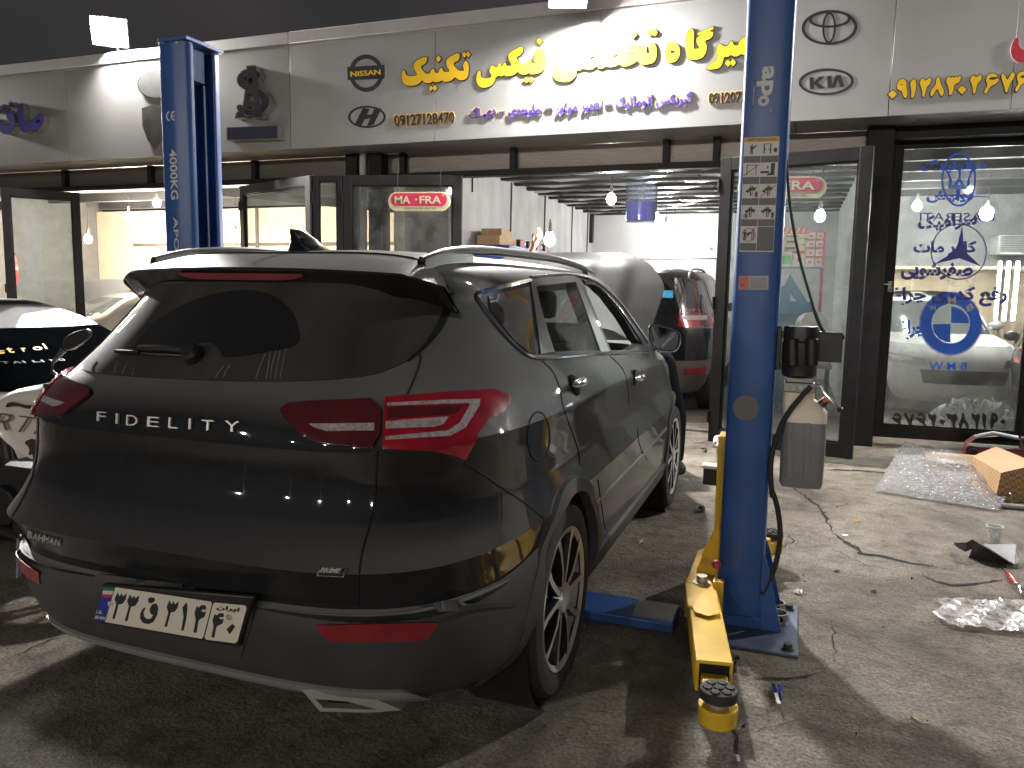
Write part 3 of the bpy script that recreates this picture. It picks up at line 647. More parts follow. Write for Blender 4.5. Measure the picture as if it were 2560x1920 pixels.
# ================================================================== cars: body shells from stacked plan outlines
def pchip(xs, ys):
    n = len(xs); h = [xs[i+1]-xs[i] for i in range(n-1)]; d = [(ys[i+1]-ys[i])/h[i] for i in range(n-1)]; m = [0]*n
    m[0], m[-1] = d[0], d[-1]
    for i in range(1, n-1):
        if d[i-1]*d[i] > 0: w1 = 2*h[i]+h[i-1]; w2 = h[i]+2*h[i-1]; m[i] = (w1+w2)/(w1/d[i-1]+w2/d[i])
    def f(x):
        if x <= xs[0]: return ys[0]
        if x >= xs[-1]: return ys[-1]
        i = max(k for k in range(n-1) if xs[k] <= x); t = (x-xs[i])/h[i]
        return ys[i]*(1+2*t)*(1-t)**2 + h[i]*m[i]*t*(1-t)**2 + ys[i+1]*t*t*(3-2*t) + h[i]*m[i+1]*t*t*(t-1)
    return f
def shell(tab, ymid, xc, per=3, nth=140, crease=()):
    # tab rows: z, y_rear, y_front, half width, rear exponents a b, front exponents a b
    segs = [0]+[i for i in range(1, len(tab)-1) if tab[i][0] in crease]+[len(tab)-1]
    fs = []
    for s0, s1 in zip(segs, segs[1:]):
        zs = [r[0] for r in tab[s0:s1+1]]; fs.append((zs[0], zs[-1], [pchip(zs, [r[k] for r in tab[s0:s1+1]]) for k in range(1, 8)]))
    levels = []
    for i in range(len(tab)-1):
        for j in range(per): levels.append(tab[i][0]+(tab[i+1][0]-tab[i][0])*j/per)
    levels.append(tab[-1][0]); rows = []
    for z in levels:
        f = next(F_ for z0, z1, F_ in fs if z0-1e-9 <= z <= z1+1e-9); yr, yf, W, a, b, a2, b2 = [q(z) for q in f]; R = []
        for k in range(nth):
            th = 2*PI*k/nth + PI/2 + 1e-4; c, s = math.cos(th), math.sin(th)
            rear = s < 0; A, B = (a, b) if rear else (a2, b2)
            # walk the superellipse evenly enough for smooth corners
            x = abs(c)**(2/A); y = abs(s)**(2/B); L_ = (ymid-yr) if rear else (yf-ymid)
            R.append(Vector((xc+math.copysign(x, c)*W, ymid+math.copysign(y, s)*L_, z)))
        rows.append(R)
    mb = MB(); mb.grid(rows, closed=True)
    n = nth; k = len(rows)
    mb.f.append([i for i in range(n)][::-1]); mb.m.append(0); mb.f.append([(k-1)*n+i for i in range(n)]); mb.m.append(0)
    return mb
def boolean(o, cutters, op='DIFFERENCE'):
    for c in cutters:
        m = o.modifiers.new('b', 'BOOLEAN'); m.object = c; m.operation = op; m.solver = 'EXACT'
    dg = bpy.context.evaluated_depsgraph_get(); me = bpy.data.meshes.new_from_object(o.evaluated_get(dg))
    o.modifiers.clear(); old = o.data; o.data = me; bpy.data.meshes.remove(old)
    for c in cutters: d = c.data; bpy.data.objects.remove(c); bpy.data.meshes.remove(d)
    me.polygons.foreach_set('use_smooth', [True]*len(me.polygons)); me.set_sharp_from_angle(angle=math.radians(24))
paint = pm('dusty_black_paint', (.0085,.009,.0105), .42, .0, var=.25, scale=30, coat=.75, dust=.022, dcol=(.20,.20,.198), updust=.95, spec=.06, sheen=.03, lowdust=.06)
clad = pm('grey_cladding', (.030,.031,.033), .6, var=.18, scale=6, dust=.13, dcol=(.15,.145,.14), bump=.06, bscale=300)
gapm = pm('panel_gap', (.003,.003,.003), .9, var=0)
glossblack = pm('gloss_black_trim', (.006,.006,.007), .15, var=.2, coat=.5, dust=.04)
dglass = pm('privacy_glass', (.006,.006,.007), .08, var=.2, coat=1, dust=.02)
rglass = pm('dusty_rear_glass', (.03,.028,.025), .55, var=.3, scale=4, dust=.22, dcol=(.12,.11,.095), coat=.3, spec=.12, stretch=(3, 1, .7))
silver = pm('satin_silver_trim', (.33,.31,.285), .4, .25, var=.1, scale=5, dust=.15)
letsil = pm('badge_silver', (.62,.59,.54), .3, .35, var=.05)
lampred = pm('tail_lamp_red', (.30,.006,.018), .12, var=.3, scale=9, coat=1)
lampdark = pm('tail_lamp_smoked', (.085,.008,.012), .14, var=.3, scale=9, coat=1)
lampwhite = pm('tail_lamp_bar', (.36,.31,.31), .2, var=.35, scale=90, coat=1)
XC = -1.67; WR = .365; RY, FY = 2.67, 5.40
tab = [ # z, yr, yf, W, a, b, a2, b2
 (.20, 2.08, 6.15, .80, 4.2, 7, 3, 5), (.27, 1.91, 6.28, .875, 4.2, 7, 3, 5), (.34, 1.80, 6.36, .915, 4.2, 7, 3, 5), (.42, 1.742, 6.40, .932, 4.2, 7, 3, 5), (.52, 1.70, 6.42, .938, 4.1, 7, 3, 5),
 (.60, 1.672, 6.42, .938, 4.0, 7, 3, 5), (.625, 1.668, 6.42, .938, 4.0, 7, 3, 5), (.634, 1.690, 6.42, .930, 3.9, 7, 3, 5), (.69, 1.668, 6.42, .934, 4.0, 7, 3, 5), (.754, 1.636, 6.41, .942, 4.1, 7, 3, 5),
 (.82, 1.665, 6.40, .922, 3.8, 6.6, 3, 5), (.876, 1.688, 6.38, .908, 3.7, 6.5, 3, 5), (.95, 1.712, 6.33, .906, 3.75, 6.5, 3, 5), (1.02, 1.722, 6.10, .908, 3.8, 6.5, 3, 5), (1.075, 1.727, 5.80, .910, 3.8, 6.5, 3.5, 5),
 (1.11, 1.735, 5.50, .897, 3.7, 6, 5, 5), (1.17, 1.762, 5.38, .872, 3.5, 5.4, 5, 5), (1.22, 1.80, 5.28, .848, 3.3, 4.9, 5, 5), (1.30, 1.868, 5.14, .808, 3.2, 4.4, 5, 5), (1.38, 1.936, 5.0, .768, 3.15, 4.2, 5, 5),
 (1.46, 2.004, 4.86, .722, 3.3, 4.0, 5, 5), (1.52, 2.06, 4.74, .688, 4.5, 4.2, 5, 5), (1.56, 2.10, 4.64, .652, 6, 4.4, 5, 5), (1.59, 2.16, 4.50, .605, 6.5, 4.2, 4.5, 4.5), (1.615, 2.28, 4.32, .53, 6, 3.6, 4, 4),
 (1.635, 2.46, 4.05, .43, 4, 3, 2.6, 2.6), (1.648, 2.72, 3.62, .28, 3, 2.6, 2.4, 2.4), (1.653, 3.0, 3.45, .11, 2.1, 2.2, 2.1, 2.2)]
cshell = shell(tab, 3.6, XC, 3, 168, crease=(.625, .634, .754, .876, 1.075))
SK = Skin(cshell)
car = thing('parked_suv', 'dark dusty sport utility vehicle in the foreground with raised bonnet and open driver window', 'car', (XC, 1.65, 0))
def both(name, mb, mats, parent, smooth=30, label=None):
    a = part(name, mb, mats, parent, smooth); b_ = part(name, mb.mirror(XC), mats, parent, smooth)
    return a, b_
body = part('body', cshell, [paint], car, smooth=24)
A2 = lambda p: C(0, 560, .4069, p)       # photo crops the outlines were read from
B2 = lambda p: C(650, 560, .4069, p)
C3 = lambda p: C(0, 1200, .434, p)
C4 = lambda p: C(800, 1200, .434, p)
S1 = lambda p: C(1380, 580, .226, p)
# openings: wheel arches through both sides, cabin, door windows, windscreen
def cutter(mb):
    o = part('cut', mb, [gapm], None, smooth=0); return o
cuts = []
for y in (RY, FY):
    for s in (-1, 1):
        b = MB(); x0 = XC + s*.62; x1 = XC + s*1.1; b.lathe([(.405, 0), (.405, abs(x1-x0))], (min(x0, x1), y, WR), 'X', 48); cuts.append(cutter(b))
tin = [(z, yr+.10, min(yf-.10, 5.05), W-.05, a, b, a2, b2) for z, yr, yf, W, a, b, a2, b2 in tab if .68 < z < 1.6]
tin = [(z, max(yr, 2.15), yf, W, a, b, a2, b2) for z, yr, yf, W, a, b, a2, b2 in tin]
cuts.append(cutter(shell(tin, 3.6, XC, 1, 72)))
rdoor = S1([(-590,470),(-360,450),(0,565),(245,555),(525,1315),(-310,1330),(-480,650)])
rdoor = B2([(1695,385),(1935,360),(1948,420),(2088,778),(1800,785),(1760,640),(1720,510)])
fdoor = S1([(345,560),(470,585),(620,720),(800,960),(930,1180),(985,1235),(880,1310),(655,1315)])
def yz(poly): return [(h.y, h.z) for h in (SK.px(p)[0] for p in densify(poly, 25))]
rdz, fdz = yz(rdoor), yz(fdoor)
for pz in (rdz, fdz):
    b = MB(); b.prism([(XC-1.2, y, z) for y, z in pz], (2.4, 0, 0)); cuts.append(cutter(b))
b = MB(); b.prism([(XC-.70, 3.9, 1.17), (XC+.70, 3.9, 1.17), (XC+.54, 3.9, 1.55), (XC-.54, 3.9, 1.55)], (0, 1.9, 0)); cuts.append(cutter(b))
boolean(body, cuts)
# wheel wells: dark liners and inner cabin
intm = pm('dark_interior', (.02,.02,.021), .8, var=.2); seatm = pm('seat_leather', (.05,.048,.046), .5, var=.2); lightint = pm('pale_headliner', (.42,.41,.39), .8, var=.05)
b = MB(); b.box((XC-.78, 2.3, .70), (XC+.78, 5.0, .74)); part('cabin_floor', b, intm, car)
for x in (XC-.38, XC+.38):
    for y, nm in ((4.05, 'front_seat'), (3.1, 'rear_seat')):
        b = MB(); b.box((x-.25, y-.02, .78), (x+.25, y+.5, .92)); b.prism([(x-.25, y-.02, .9), (x-.25, y+.12, .9), (x-.22, y-.16, 1.34), (x-.22, y-.26, 1.34)], (.5, 0, 0)); b.box((x-.13, y-.27, 1.36), (x+.13, y-.18, 1.5)); part(nm, b, seatm, car, bevel=.03)
b = MB(); b.prism([(XC-.76, 4.78, .8), (XC-.76, 4.70, 1.08), (XC-.76, 5.0, 1.12), (XC-.76, 5.05, .8)], (1.52, 0, 0)); part('dashboard', b, intm, car, bevel=.02)
b = MB(); b.tube([(XC-.38+.185*math.cos(t), 4.6+.03*math.sin(t), 1.06+.17*math.sin(t)) for t in [2*PI*i/24 for i in range(24)]], .014, 8, closed=True); b.box((XC-.44, 4.6, 1.02), (XC-.32, 4.66, 1.1)); part('steering_wheel', b, intm, car)
pane = glassmat('side_pane', (.33,.35,.34), .12, (.3,.3,.28), .14, 5)
wpane = glassmat('windscreen_pane', (.8,.84,.82), .1, (.5,.5,.47), .08)
b = SK.patch(rdz, 'side', .06, .0, .004); both('side_window', b, pane, car)
b = SK.patch([(XC-.66, 1.17), (XC+.66, 1.17), (XC+.5, 1.535), (XC-.5, 1.535)], 'px', .1) if False else MB()
rows = []
for i in range(9):
    z = 1.165+.387*i/8; w_ = .705-.163*i/8
    rows.append([SK.cast(Vector((XC+w_*(-1+2*j/12), 9, z)), Vector((0, -1, 0)))[0] for j in range(13)])
b.grid(rows); part('windscreen', b, wpane, car)
# ---- rear glass, wiped fan, spoiler
rg = A2([(770,480),(640,610),(475,790),(455,840),(500,895),(600,922),(900,945),(1300,965),(1700,970),(2000,962)]) + B2([(700,932),(900,850),(1010,765),(1080,660),(1125,545),(1135,490),(1050,440),(900,395),(700,375),(300,360),(0,360)]) + A2([(1100,360),(880,400),(840,440)])
rw = part('rear_window', SK.patch(rg, 'px', 14, .004, .01, sm=1), rglass, car)
wp = A2([(805,795),(900,660),(1000,575),(1150,490),(1330,430),(1500,410),(1640,425),(1740,480),(1810,560),(1840,650),(1850,745),(1700,785),(1370,838),(1360,780),(1300,730),(1220,735),(1150,770),(1000,770),(880,780)])
part('wiped_glass', SK.patch(wp, 'px', 12, .0065, .003, sm=2), dglass, rw)
drip = MB()
for x0, y0, x1, y1 in ((1635,800,1575,955),(1665,790,1640,955),(1700,785,1665,955),(1725,785,1695,955),(1760,775,1725,950),(790,850,755,925),(730,850,708,918),(600,850,570,905),(830,890,820,930),(1380,880,1330,950),(1420,870,1380,945)):
    drip.join(SK.line(A2([(x0,y0),((x0*.4+x1*.6)+random.uniform(-5,5),(y0+y1)/2),(x1,y1)]), 'px', .0011, 8, .0048))
part('dust_run', drip, pm('dried_dust_run', (.26,.24,.21), .9, var=.2), rw)
both('window_surround', SK.patch(B2([(1140,485),(1190,400),(1185,470),(1160,560),(1105,670),(1010,775),(915,850),(900,842),(1000,758),(1070,655),(1115,550)]), 'px', 10, .006, .012, sm=1), glossblack, car)
wip = MB(); wip.join(SK.line(A2([(1190,835),(1150,800),(1000,790),(880,790)]), 'px', .012, 12, .022, flat=.7)); wip.join(SK.line(A2([(880,812),(740,805)]), 'px', .006, 12, .02)); wip.join(SK.line(A2([(1130,822),(760,806)]), 'px', .005, 12, .012))
hub = SK.px(A2([(1200,820)])[0]); wip.tube([hub[0]-hub[1]*.01, hub[0]+hub[1]*.03, hub[0]+hub[1]*.042], [.034, .031, .022], 18); part('rear_wiper', wip, plastic_black, car)
hb = SK.px(A2([(1290,800)])[0]); 
def lerp3(a, b_, t): return a+(b_-a)*t
rows = [[], [], [], [], [], []]
for i in range(41):
    s = -1+2*i/40; a = abs(s); X = XC+s*(.665-.022*max(0, (a-.8)/.2)**2)
    ye = 2.022 + .165*a**3.2; ze = 1.557 - .022*a**2 - .03*max(0, a-.8)/.2
    yl = 2.075 + .165*a**3 + .05*max(0, (a-.82)/.18)**1.5; zl = 1.480 - .008*a**2 - .045*max(0, (a-.80)/.20)**1.6
    roofp = SK.cast(Vector((XC+s*.655, 2.265+.05*a**3, 3)), Vector((0, 0, -1)))[0]; mid_ = lerp3(Vector((X, ye, ze)), roofp, .5); mid_.z += .008
    gl = SK.cast(Vector((XC+s*.645, -3, zl-.004)), Vector((0, 1, 0)))[0]
    rows[0].append(roofp+Vector((0, 0, .003))); rows[1].append(mid_); rows[2].append(Vector((X, ye+.012, ze+.003))); rows[3].append(Vector((X, ye, ze-.004))); rows[4].append(Vector((X, yl-.006, zl))); rows[5].append(gl)
sp = MB(); sp.grid(rows[:3]); sp2 = MB(); sp2.grid(rows[2:])
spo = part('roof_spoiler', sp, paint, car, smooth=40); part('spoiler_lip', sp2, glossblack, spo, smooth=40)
bl = MB(); R1, R2 = [], []
for i in range(17):
    s = -.36+.72*i/16; a = abs(s); X = XC+s*.665; e = 1-(a/.36)**6*.6
    ye = 2.022+.165*a**3.2; R1.append(Vector((X, ye+.002, 1.540))); R2.append(Vector((X, ye+.008, 1.540-.021*e)))
bl.grid([R1, R2]); bl.v = [p+Vector((0, -.004, 0)) for p in bl.v]; part('brake_light', bl, pm('brake_light_red', (.16,.006,.012), .3, var=.2, dust=.1), spo)
# ---- shark fin, roof rails
f0 = SK.cast(Vector((XC, 2.36, 3)), Vector((0, 0, -1)))[0]
fin = MB(); rows = []
for t, hw, y0, y1 in ((-.02,.036,-.07,.19), (.012,.034,-.066,.185), (.03,.020,-.058,.14), (.05,.012,-.056,.095), (.068,.007,-.064,.045), (.075,.003,-.064,.015)):
    rows.append([f0+Vector((math.copysign(abs(math.cos(a))**1, math.cos(a))*hw*(1 if True else 0), (y0+y1)/2+(y1-y0)/2*math.sin(a), t)) for a in [2*PI*k/20 for k in range(20)]])
fin.grid(rows, closed=True); part('antenna_fin', fin, glossblack, car, smooth=50)
rail = MB(); pr = []; rz = pchip([2.22, 2.42, 2.9, 3.5, 4.0, 4.4, 4.62], [1.592, 1.628, 1.652, 1.656, 1.642, 1.606, 1.56])
for i in range(33):
    t = i/32; y = 2.23+2.38*t; pr.append(Vector((XC+.545+.012*math.sin(PI*t), y, rz(y))))
rail.tube(pr, [.010+.010*min(1, k/5, (32-k)/4) for k in range(33)], 10, flat=.8)
def foot(i0, i1):
    top_, bot_ = [], []
    for i in range(i0, i1+1): top_.append(pr[i]); h = SK.cast(Vector((pr[i].x, pr[i].y, 3)), Vector((0, 0, -1)))[0]; bot_.append(h-Vector((0, 0, .004)))
    for s in (-.013, .013): rail.grid([[q+Vector((s, 0, 0)) for q in top_], [q+Vector((s*1.3, 0, 0)) for q in bot_]])
    rail.grid([[top_[-1 if i0 == 0 else 0]+Vector((s, 0, 0)) for s in (-.013, .013)], [bot_[-1 if i0 == 0 else 0]+Vector((s*1.3, 0, 0)) for s in (-.013, .013)]])
foot(0, 5); foot(27, 32)
both('roof_rail', rail, pm('rail_black', (.03,.03,.032), .3, .3, var=.2, updust=.5), car)
# ---- tail lamps
inner = B2([(130,1140),(200,1105),(480,1094),(745,1085),(732,1370),(560,1366),(400,1350),(290,1320),(210,1240),(150,1180)])
outer = B2([(762,1085),(1000,1065),(1250,1045),(1420,1033),(1515,1065),(1515,1110),(1480,1162),(1380,1215),(1300,1330),(1240,1447),(1180,1420),(1050,1388),(752,1375)])
for m_ in (0, 1):
    mk = (lambda q: q.mirror(XC)) if m_ else (lambda q: q)
    tl = part('tail_lamp', mk(SK.patch(offs(inner, 3), 'px', 12, .004, .01, sm=1)), glossblack, car)
    part('inner_lens', mk(SK.patch(inner, 'px', 12, .014, .012, sm=1)), lampdark, tl)
    part('outer_lens', mk(SK.patch(outer, 'px', 10, .018, .02)), lampred, tl)
    part('outer_surround', mk(SK.patch(B2([(752,1375),(1050,1388),(1180,1420),(1240,1447),(1225,1462),(1150,1432),(1040,1402),(748,1390)]), 'px', 10, .010, .012)), glossblack, tl)
    part('light_bar', mk(SK.patch(B2([(312,1236),(705,1236),(700,1280),(420,1280),(350,1262)]), 'px', 10, .0165, .004)), lampwhite, tl)
    part('light_bar', mk(SK.patch(B2([(768,1232),(1140,1205),(1110,1250),(1060,1265),(768,1276)]), 'px', 10, .0205, .004)), lampwhite, tl)
    part('light_signature', mk(SK.patch(B2([(775,1126),(1050,1110),(1200,1102),(1330,1095),(1322,1140),(1240,1270),(1150,1320),(770,1340),(766,1320),(1140,1287),(1205,1240),(1265,1135),(1265,1122),(1000,1132),(776,1140)]), 'px', 9, .0205, .004)), lampwhite, tl)
    part('lens_rib', mk(SK.patch(B2([(775,1150),(1240,1135),(1180,1185),(775,1215)]), 'px', 9, .0198, .003)), lampdark, tl)
# ---- lower bumper and cladding
G = SK
bl_ = C4([(222,716),(400,708),(560,700),(800,688),(1130,672)])
# bumper cladding follows the shell: built as its own skin from the ground edge to the tailgate edge
def bump_top(a): # a = lateral fraction, height of the cladding edge
    return .626 + .02*a**2 + .03*max(0, a-.72)/.28
rows = []
for i in range(8):
    R = []
    for k in range(73):
        s = -1+2*k/72; ang = s*1.40
        # aim from inside the car outwards so that the skin wraps round the corners
        zt = bump_top(abs(s)); zb = .285 if abs(s) < .62 else .285+.10*((abs(s)-.62)/.38)
        z = zb+(zt-zb)*i/7; o_ = Vector((XC+s*.45, 2.45, z)); d = Vector((math.sin(ang), -math.cos(ang), 0))
        h = SK.b.ray_cast(o_, d); R.append(h[0]+d*(.012 if 0 < i < 7 else .004))
    rows.append(R)
bb = MB(); bb.grid(rows); rb = part('rear_bumper', bb, clad, car, smooth=40)
def arch(y):
    mb = MB(); R = [[], [], [], []]
    for i in range(33):
        t = math.radians(-22 + 224*i/32); c, s = math.cos(t), math.sin(t)
        for k, (r, l) in enumerate(((.395, -.02), (.402, .016), (.452, .016), (.458, -.004))):
            zz = WR+s*r; h, n = SK.side((y+c*r, max(.22, zz))); R[k].append(Vector((h.x+l, y+c*r, zz)))
    mb.grid(R); return mb
both('wheel_arch_trim', arch(RY), clad, car, 40); both('wheel_arch_trim', arch(FY), clad, car, 40)
for y in (RY, FY):
    b = MB(); b.lathe([(.40, 0), (.40, .25)], (XC+.66, y, WR), 'X', 40, cap=False); b.lathe([(.40, .0), (.0, .0)], (XC+.66, y, WR), 'X', 40, cap=False); both('wheel_well', b, gapm, car)
b = MB(); R = [[], [], [], [], []]
for i in range(25):
    y = RY+.44+(FY-.45-RY-.44)*i/24
    for k, (z, l) in enumerate(((.235, -.03), (.25, .012), (.33, .02), (.405, .014), (.415, -.004))):
        h, n = SK.side((y, z)); R[k].append(Vector((h.x+l, y, z)))
b.grid(R); both('sill_trim', b, clad, car, 35)
# silver skid trim along the lower edge of the bumper
skid = MB(); R = [[], [], [], [], [], []]
for k in range(73):
    s = (-1+2*k/72)*.70; a = abs(s); ang = s*.98
    for i, (z, l) in enumerate(((.372, .004), (.368, .024), (.345, .032), (.322, .027), (.292, .032), (.262, .0))):
        zz = z if i else z; zz = zz+(.262-zz)*max(0, (a-.60)/.10)**1.6*(.8 if i < 3 else .3)
        o_ = Vector((XC+s*.45, 2.45, max(.21, zz))); d = Vector((math.sin(ang), -math.cos(ang), 0)); h = SK.b.ray_cast(o_, d); R[i].append(Vector((h[0].x, h[0].y, zz))+d*l)
skid.grid(R); part('skid_trim', skid, silver, car, smooth=50)
def expx(v):
    Y = 1.8
    for _ in range(6): q = atY(v[0], v[1], Y); Y = 1.715+.13*(abs(q.x-XC)/.62)**2.6
    return atY(v[0], v[1], Y)
exo = C4([(-110,1205),(160,1215),(270,1240),(470,1326),(300,1340),(0,1334)])
exi = C4([(-28,1262),(150,1274),(240,1298),(325,1322),(270,1322),(20,1313)])
part('exhaust_finisher', flat(densify(exo, 12), [densify(exi, 12)], expx, Vector((.1, -1, 0)).normalized(), .07), silver, car)
part('exhaust_opening', flat(densify(exi, 12), [], lambda v: expx(v)+Vector((0, .03, 0)), NY, .005), gapm, car)
refl = C4([(-10,822),(300,815),(668,806),(660,835),(610,900),(560,910),(60,912),(20,870)])
both('rear_reflector', SK.patch(refl, 'px', 12, .0145, .004), pm('reflector_red', (.24,.008,.016), .3, var=.3, scale=12, dust=.1), car)
b = MB(); b.join(SK.patch(C4([(570,752),(800,735),(1115,715),(1128,690),(900,700),(700,720)]), 'px', 12, .0165, .006)); both('bumper_ledge', b, clad, car)
# ---- gaps between panels
gp = MB()
for l in (B2([(985,800),(990,830),(960,930),(895,1072)]), B2([(722,1392),(715,1500),(712,1660)]), C4([(322,0),(312,150),(275,300),(240,420),(222,560),(222,716)])):
    both('panel_gap', SK.line(l, 'px', .0032, 10, .0, sm=1), gapm, car)
gp = MB(); gp.join(SK.line(C3([(300,505),(360,522),(650,572),(1000,622),(1400,672),(1630,700),(2060,716)]), 'px', .0035, 12, 0, sm=1)); part('panel_gap', gp, gapm, car)
gp = MB()
for l in (B2([(1730,840),(1800,900),(1840,1000),(1860,1120),(1900,1230),(1960,1400),(1965,1480)]), B2([(1235,1455),(1400,1560),(1540,1659)]), C4([(975,0),(1150,110),(1290,220)]), C4([(1290,220),(1240,420),(1190,640),(1130,672),(1075,880),(1010,1130)]),
          S1([(640,1370),(760,1480),(830,1620),(850,1900)]), C4([(1600,0),(1640,280)]) , C(1600, 1000, .1808, [(-40,400),(-10,640),(100,830),(100,830)]), B2([(1650,345),(1700,500),(1715,800)]), S1([(255,490),(420,830),(560,1300)])):
    both('panel_gap', SK.line(l, 'px', .0028, 10, .0, sm=1), gapm, car)
gp = MB()
for pts in ([(XC-.60+1.2*i/20, 2.262+.05*abs(-1+2*i/20)**3) for i in range(21)],):
    q = [SK.cast(Vector((x, y, 3)), Vector((0, 0, -1))) for x, y in pts]; gp.tube([h[0]+h[1]*.004 for h in q], .004, 6)
part('panel_gap', gp, gapm, car)
fl = [(2212*0+1700+70*math.cos(t)+10, 1305+150*math.sin(t)) for t in [2*PI*i/30 for i in range(30)]]
part('fuel_flap', SK.line(B2(fl), 'px', .003, 12, 0, closed=True), gapm, car)
# ---- side glazing trims
qw = B2([(1400,445),(1650,385),(1690,800),(1650,790),(1560,720),(1480,620),(1410,530)])
both('quarter_window', SK.patch(qw, 'px', 12, .004, .008), dglass, car)
fr = MB(); fr.join(SK.patch(B2([(1655,345),(1900,318),(1945,330),(2150,800),(2090,790),(1935,358),(1690,385),(1720,510),(1760,650),(1805,788),(1720,800),(1690,560)]), 'px', 12, .005, .012)); both('window_frame', fr, pm('pillar_trim', (.035,.035,.037), .35, var=.2, dust=.25), car)
b = MB(); b.join(SK.line(S1([(345,560),(480,580),(620,700),(800,930),(940,1150),(990,1240)]), 'px', .016, 14, .004, flat=.4, sm=1)); b.join(SK.line(S1([(290,500),(430,530),(600,640),(760,810),(900,1010),(1050,1230)]), 'px', .008, 14, .006, flat=.6, sm=1)); both('window_frame', b, glossblack, car)
ct = MB(); ct.join(SK.line(B2([(1660,348),(1500,385),(1390,408),(1335,425),(1330,455),(1400,560),(1480,660),(1570,755),(1640,810),(1720,828),(1900,815),(2150,792)])+S1([(640,1345),(850,1338),(1060,1332)]), 'px', .0085, 12, .004, flat=.7, sm=1)); both('chrome_trim', ct, chrome, car)
both('drip_rail', SK.line(B2([(1660,330),(1800,315),(1940,318),(2060,360)])+S1([(330,500),(480,590)]), 'px', .007, 14, .003, sm=1), glossblack, car)
# ---- handles
for c_ in (B2([(1930,990)])[0], S1([(920,1600)])[0]):
    h, n = SK.px(c_); t = Vector((0, 1, -.02)); u = n.cross(t).normalized(); b = MB(); rows = []
    for i in range(9):
        q = -1+i/4; e = math.sqrt(max(0, 1-q**4)); rows.append([h+t*q*.10+n*(.022+.018*(1-q*q))+(u*math.cos(a)*.017+n*math.sin(a)*.010)*max(.15, e) for a in [2*PI*k/10 for k in range(10)]])
    b.grid(rows, closed=True); hs_ = both('door_handle', b, chrome, car, 60)
    b = MB(); b.tube([h-n*.004, h+n*.006], .042, 20); both('handle_recess', b, gapm, car)
# ---- mirrors
mh = atX(1655, 840, -.66); b = MB()
mp = S1([(1068,1040),(1130,1028),(1290,1060),(1400,1110),(1418,1160),(1405,1260),(1350,1325),(1200,1320),(1110,1270),(1065,1180)]); mY = 4.72
pl = [atY(x, y, mY) for x, y in smooth_poly(mp, 1)]; ctr = sum(pl, Vector())/len(pl); rows = []
for sc_, dy in ((.90, -.0), (1.0, .008), (1.0, .04), (.9, .10), (.6, .135), (.05, .145)): rows.append([ctr+(p-ctr)*sc_+Vector((0, dy, 0)) for p in pl])
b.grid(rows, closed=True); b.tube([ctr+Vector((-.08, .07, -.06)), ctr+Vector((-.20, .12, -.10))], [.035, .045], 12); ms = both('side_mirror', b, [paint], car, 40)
b = MB(); b.add([ctr+(p-ctr)*.90+Vector((0, -.001, 0)) for p in pl], [list(range(len(pl)))]); part('mirror_glass', b, pm('mirror_glass', (.35,.38,.4), .03, 1, var=.02), ms[0], smooth=0); part('mirror_glass', b.mirror(XC), MATS['mirror_glass'], ms[1], smooth=0)
b = MB(); k = len(pl); b.tube([ctr+(p-ctr)*1.01+Vector((0, .012, 0)) for p in pl], .006, 6, closed=True); part('mirror_trim', b, chrome, ms[0]); part('mirror_trim', b.mirror(XC), chrome, ms[1])
# ---- raised bonnet
rows = []
hwf = pchip([1.08, 1.28, 1.54, 1.66, 1.74, 1.785, 1.80], [.70, .735, .765, .69, .585, .46, .40])
for i in range(27):
    z = 1.08+.72*(i/26)**.9; R = []
    for j in range(49):
        s = -1+2*j/48; x = s*hwf(z); y = 5.20+.62*(z-1.08)/.72+.05*s*s
        bul = .022*(1/(1+math.exp((abs(x)-.50)*60)))*(1/(1+math.exp((z-1.715)*70)))
        val = .02*math.exp(-((abs(x)-.24)/.02)**2)*(1/(1+math.exp((z-1.70)*60)))
        R.append(Vector((XC+x, y-bul+val, z)))
    rows.append(R)
hd = MB(); hd.grid(rows); hb_ = MB(); hb_.grid([[p+Vector((0, .03, -.012)) for p in R] for R in rows])
hd.join(hb_); part('bonnet', hd, pm('dusty_bonnet_paint', (.17,.172,.17), .33, .3, var=.22, scale=140, coat=.5, sheen=.3), car, smooth=30)
b = MB(); b.tube([(XC+.6, 5.35, 1.05), (XC+.62, 5.7, 1.6)], .01, 8); part('bonnet_stay', b, chrome, car)
# ---- plate
PY0 = 1.640
def PP(x, y):
    Y = 1.66
    for _ in range(5): q_ = atY(230+.18987*x, 1450+.18987*y, Y); Y = 1.648+.26*(.61-q_.z)
    return q_
b = MB(); c4 = [PP(30, 555), PP(1900, 880), PP(2095, 230), PP(150, 62)]
cen = sum(c4, Vector())/4
fr_ = [cen+(p-cen)*1.03 for p in c4]; b.prism(fr_, (0, .02, 0)); pl_ = part('number_plate', b, plastic_black, car, bevel=.006)
plw = pm('plate_white', (.72,.66,.55), .45, var=.05, scale=12, dust=.1)
def plane_poly(polys, dy, th=.002): 
    q = MB()
    for o in polys: q.join(flat(o, [], lambda v: PP(v[0], v[1])+Vector((0, -dy, 0)), NY, th))
    return q
part('plate_face', plane_poly([[(318,92),(1570,280),(1588,310),(1475,745),(1450,768),(182,548)], [(1625,292),(2025,332),(2045,360),(1925,800),(1890,828),(1510,778),(1492,750),(1605,310)]], .003), plw, pl_, smooth=0)
part('plate_band', plane_poly([[(165,78),(316,92),(180,546),(40,535)]], .003), pm('plate_blue', (.015,.03,.28), .45, var=.05), pl_, smooth=0)
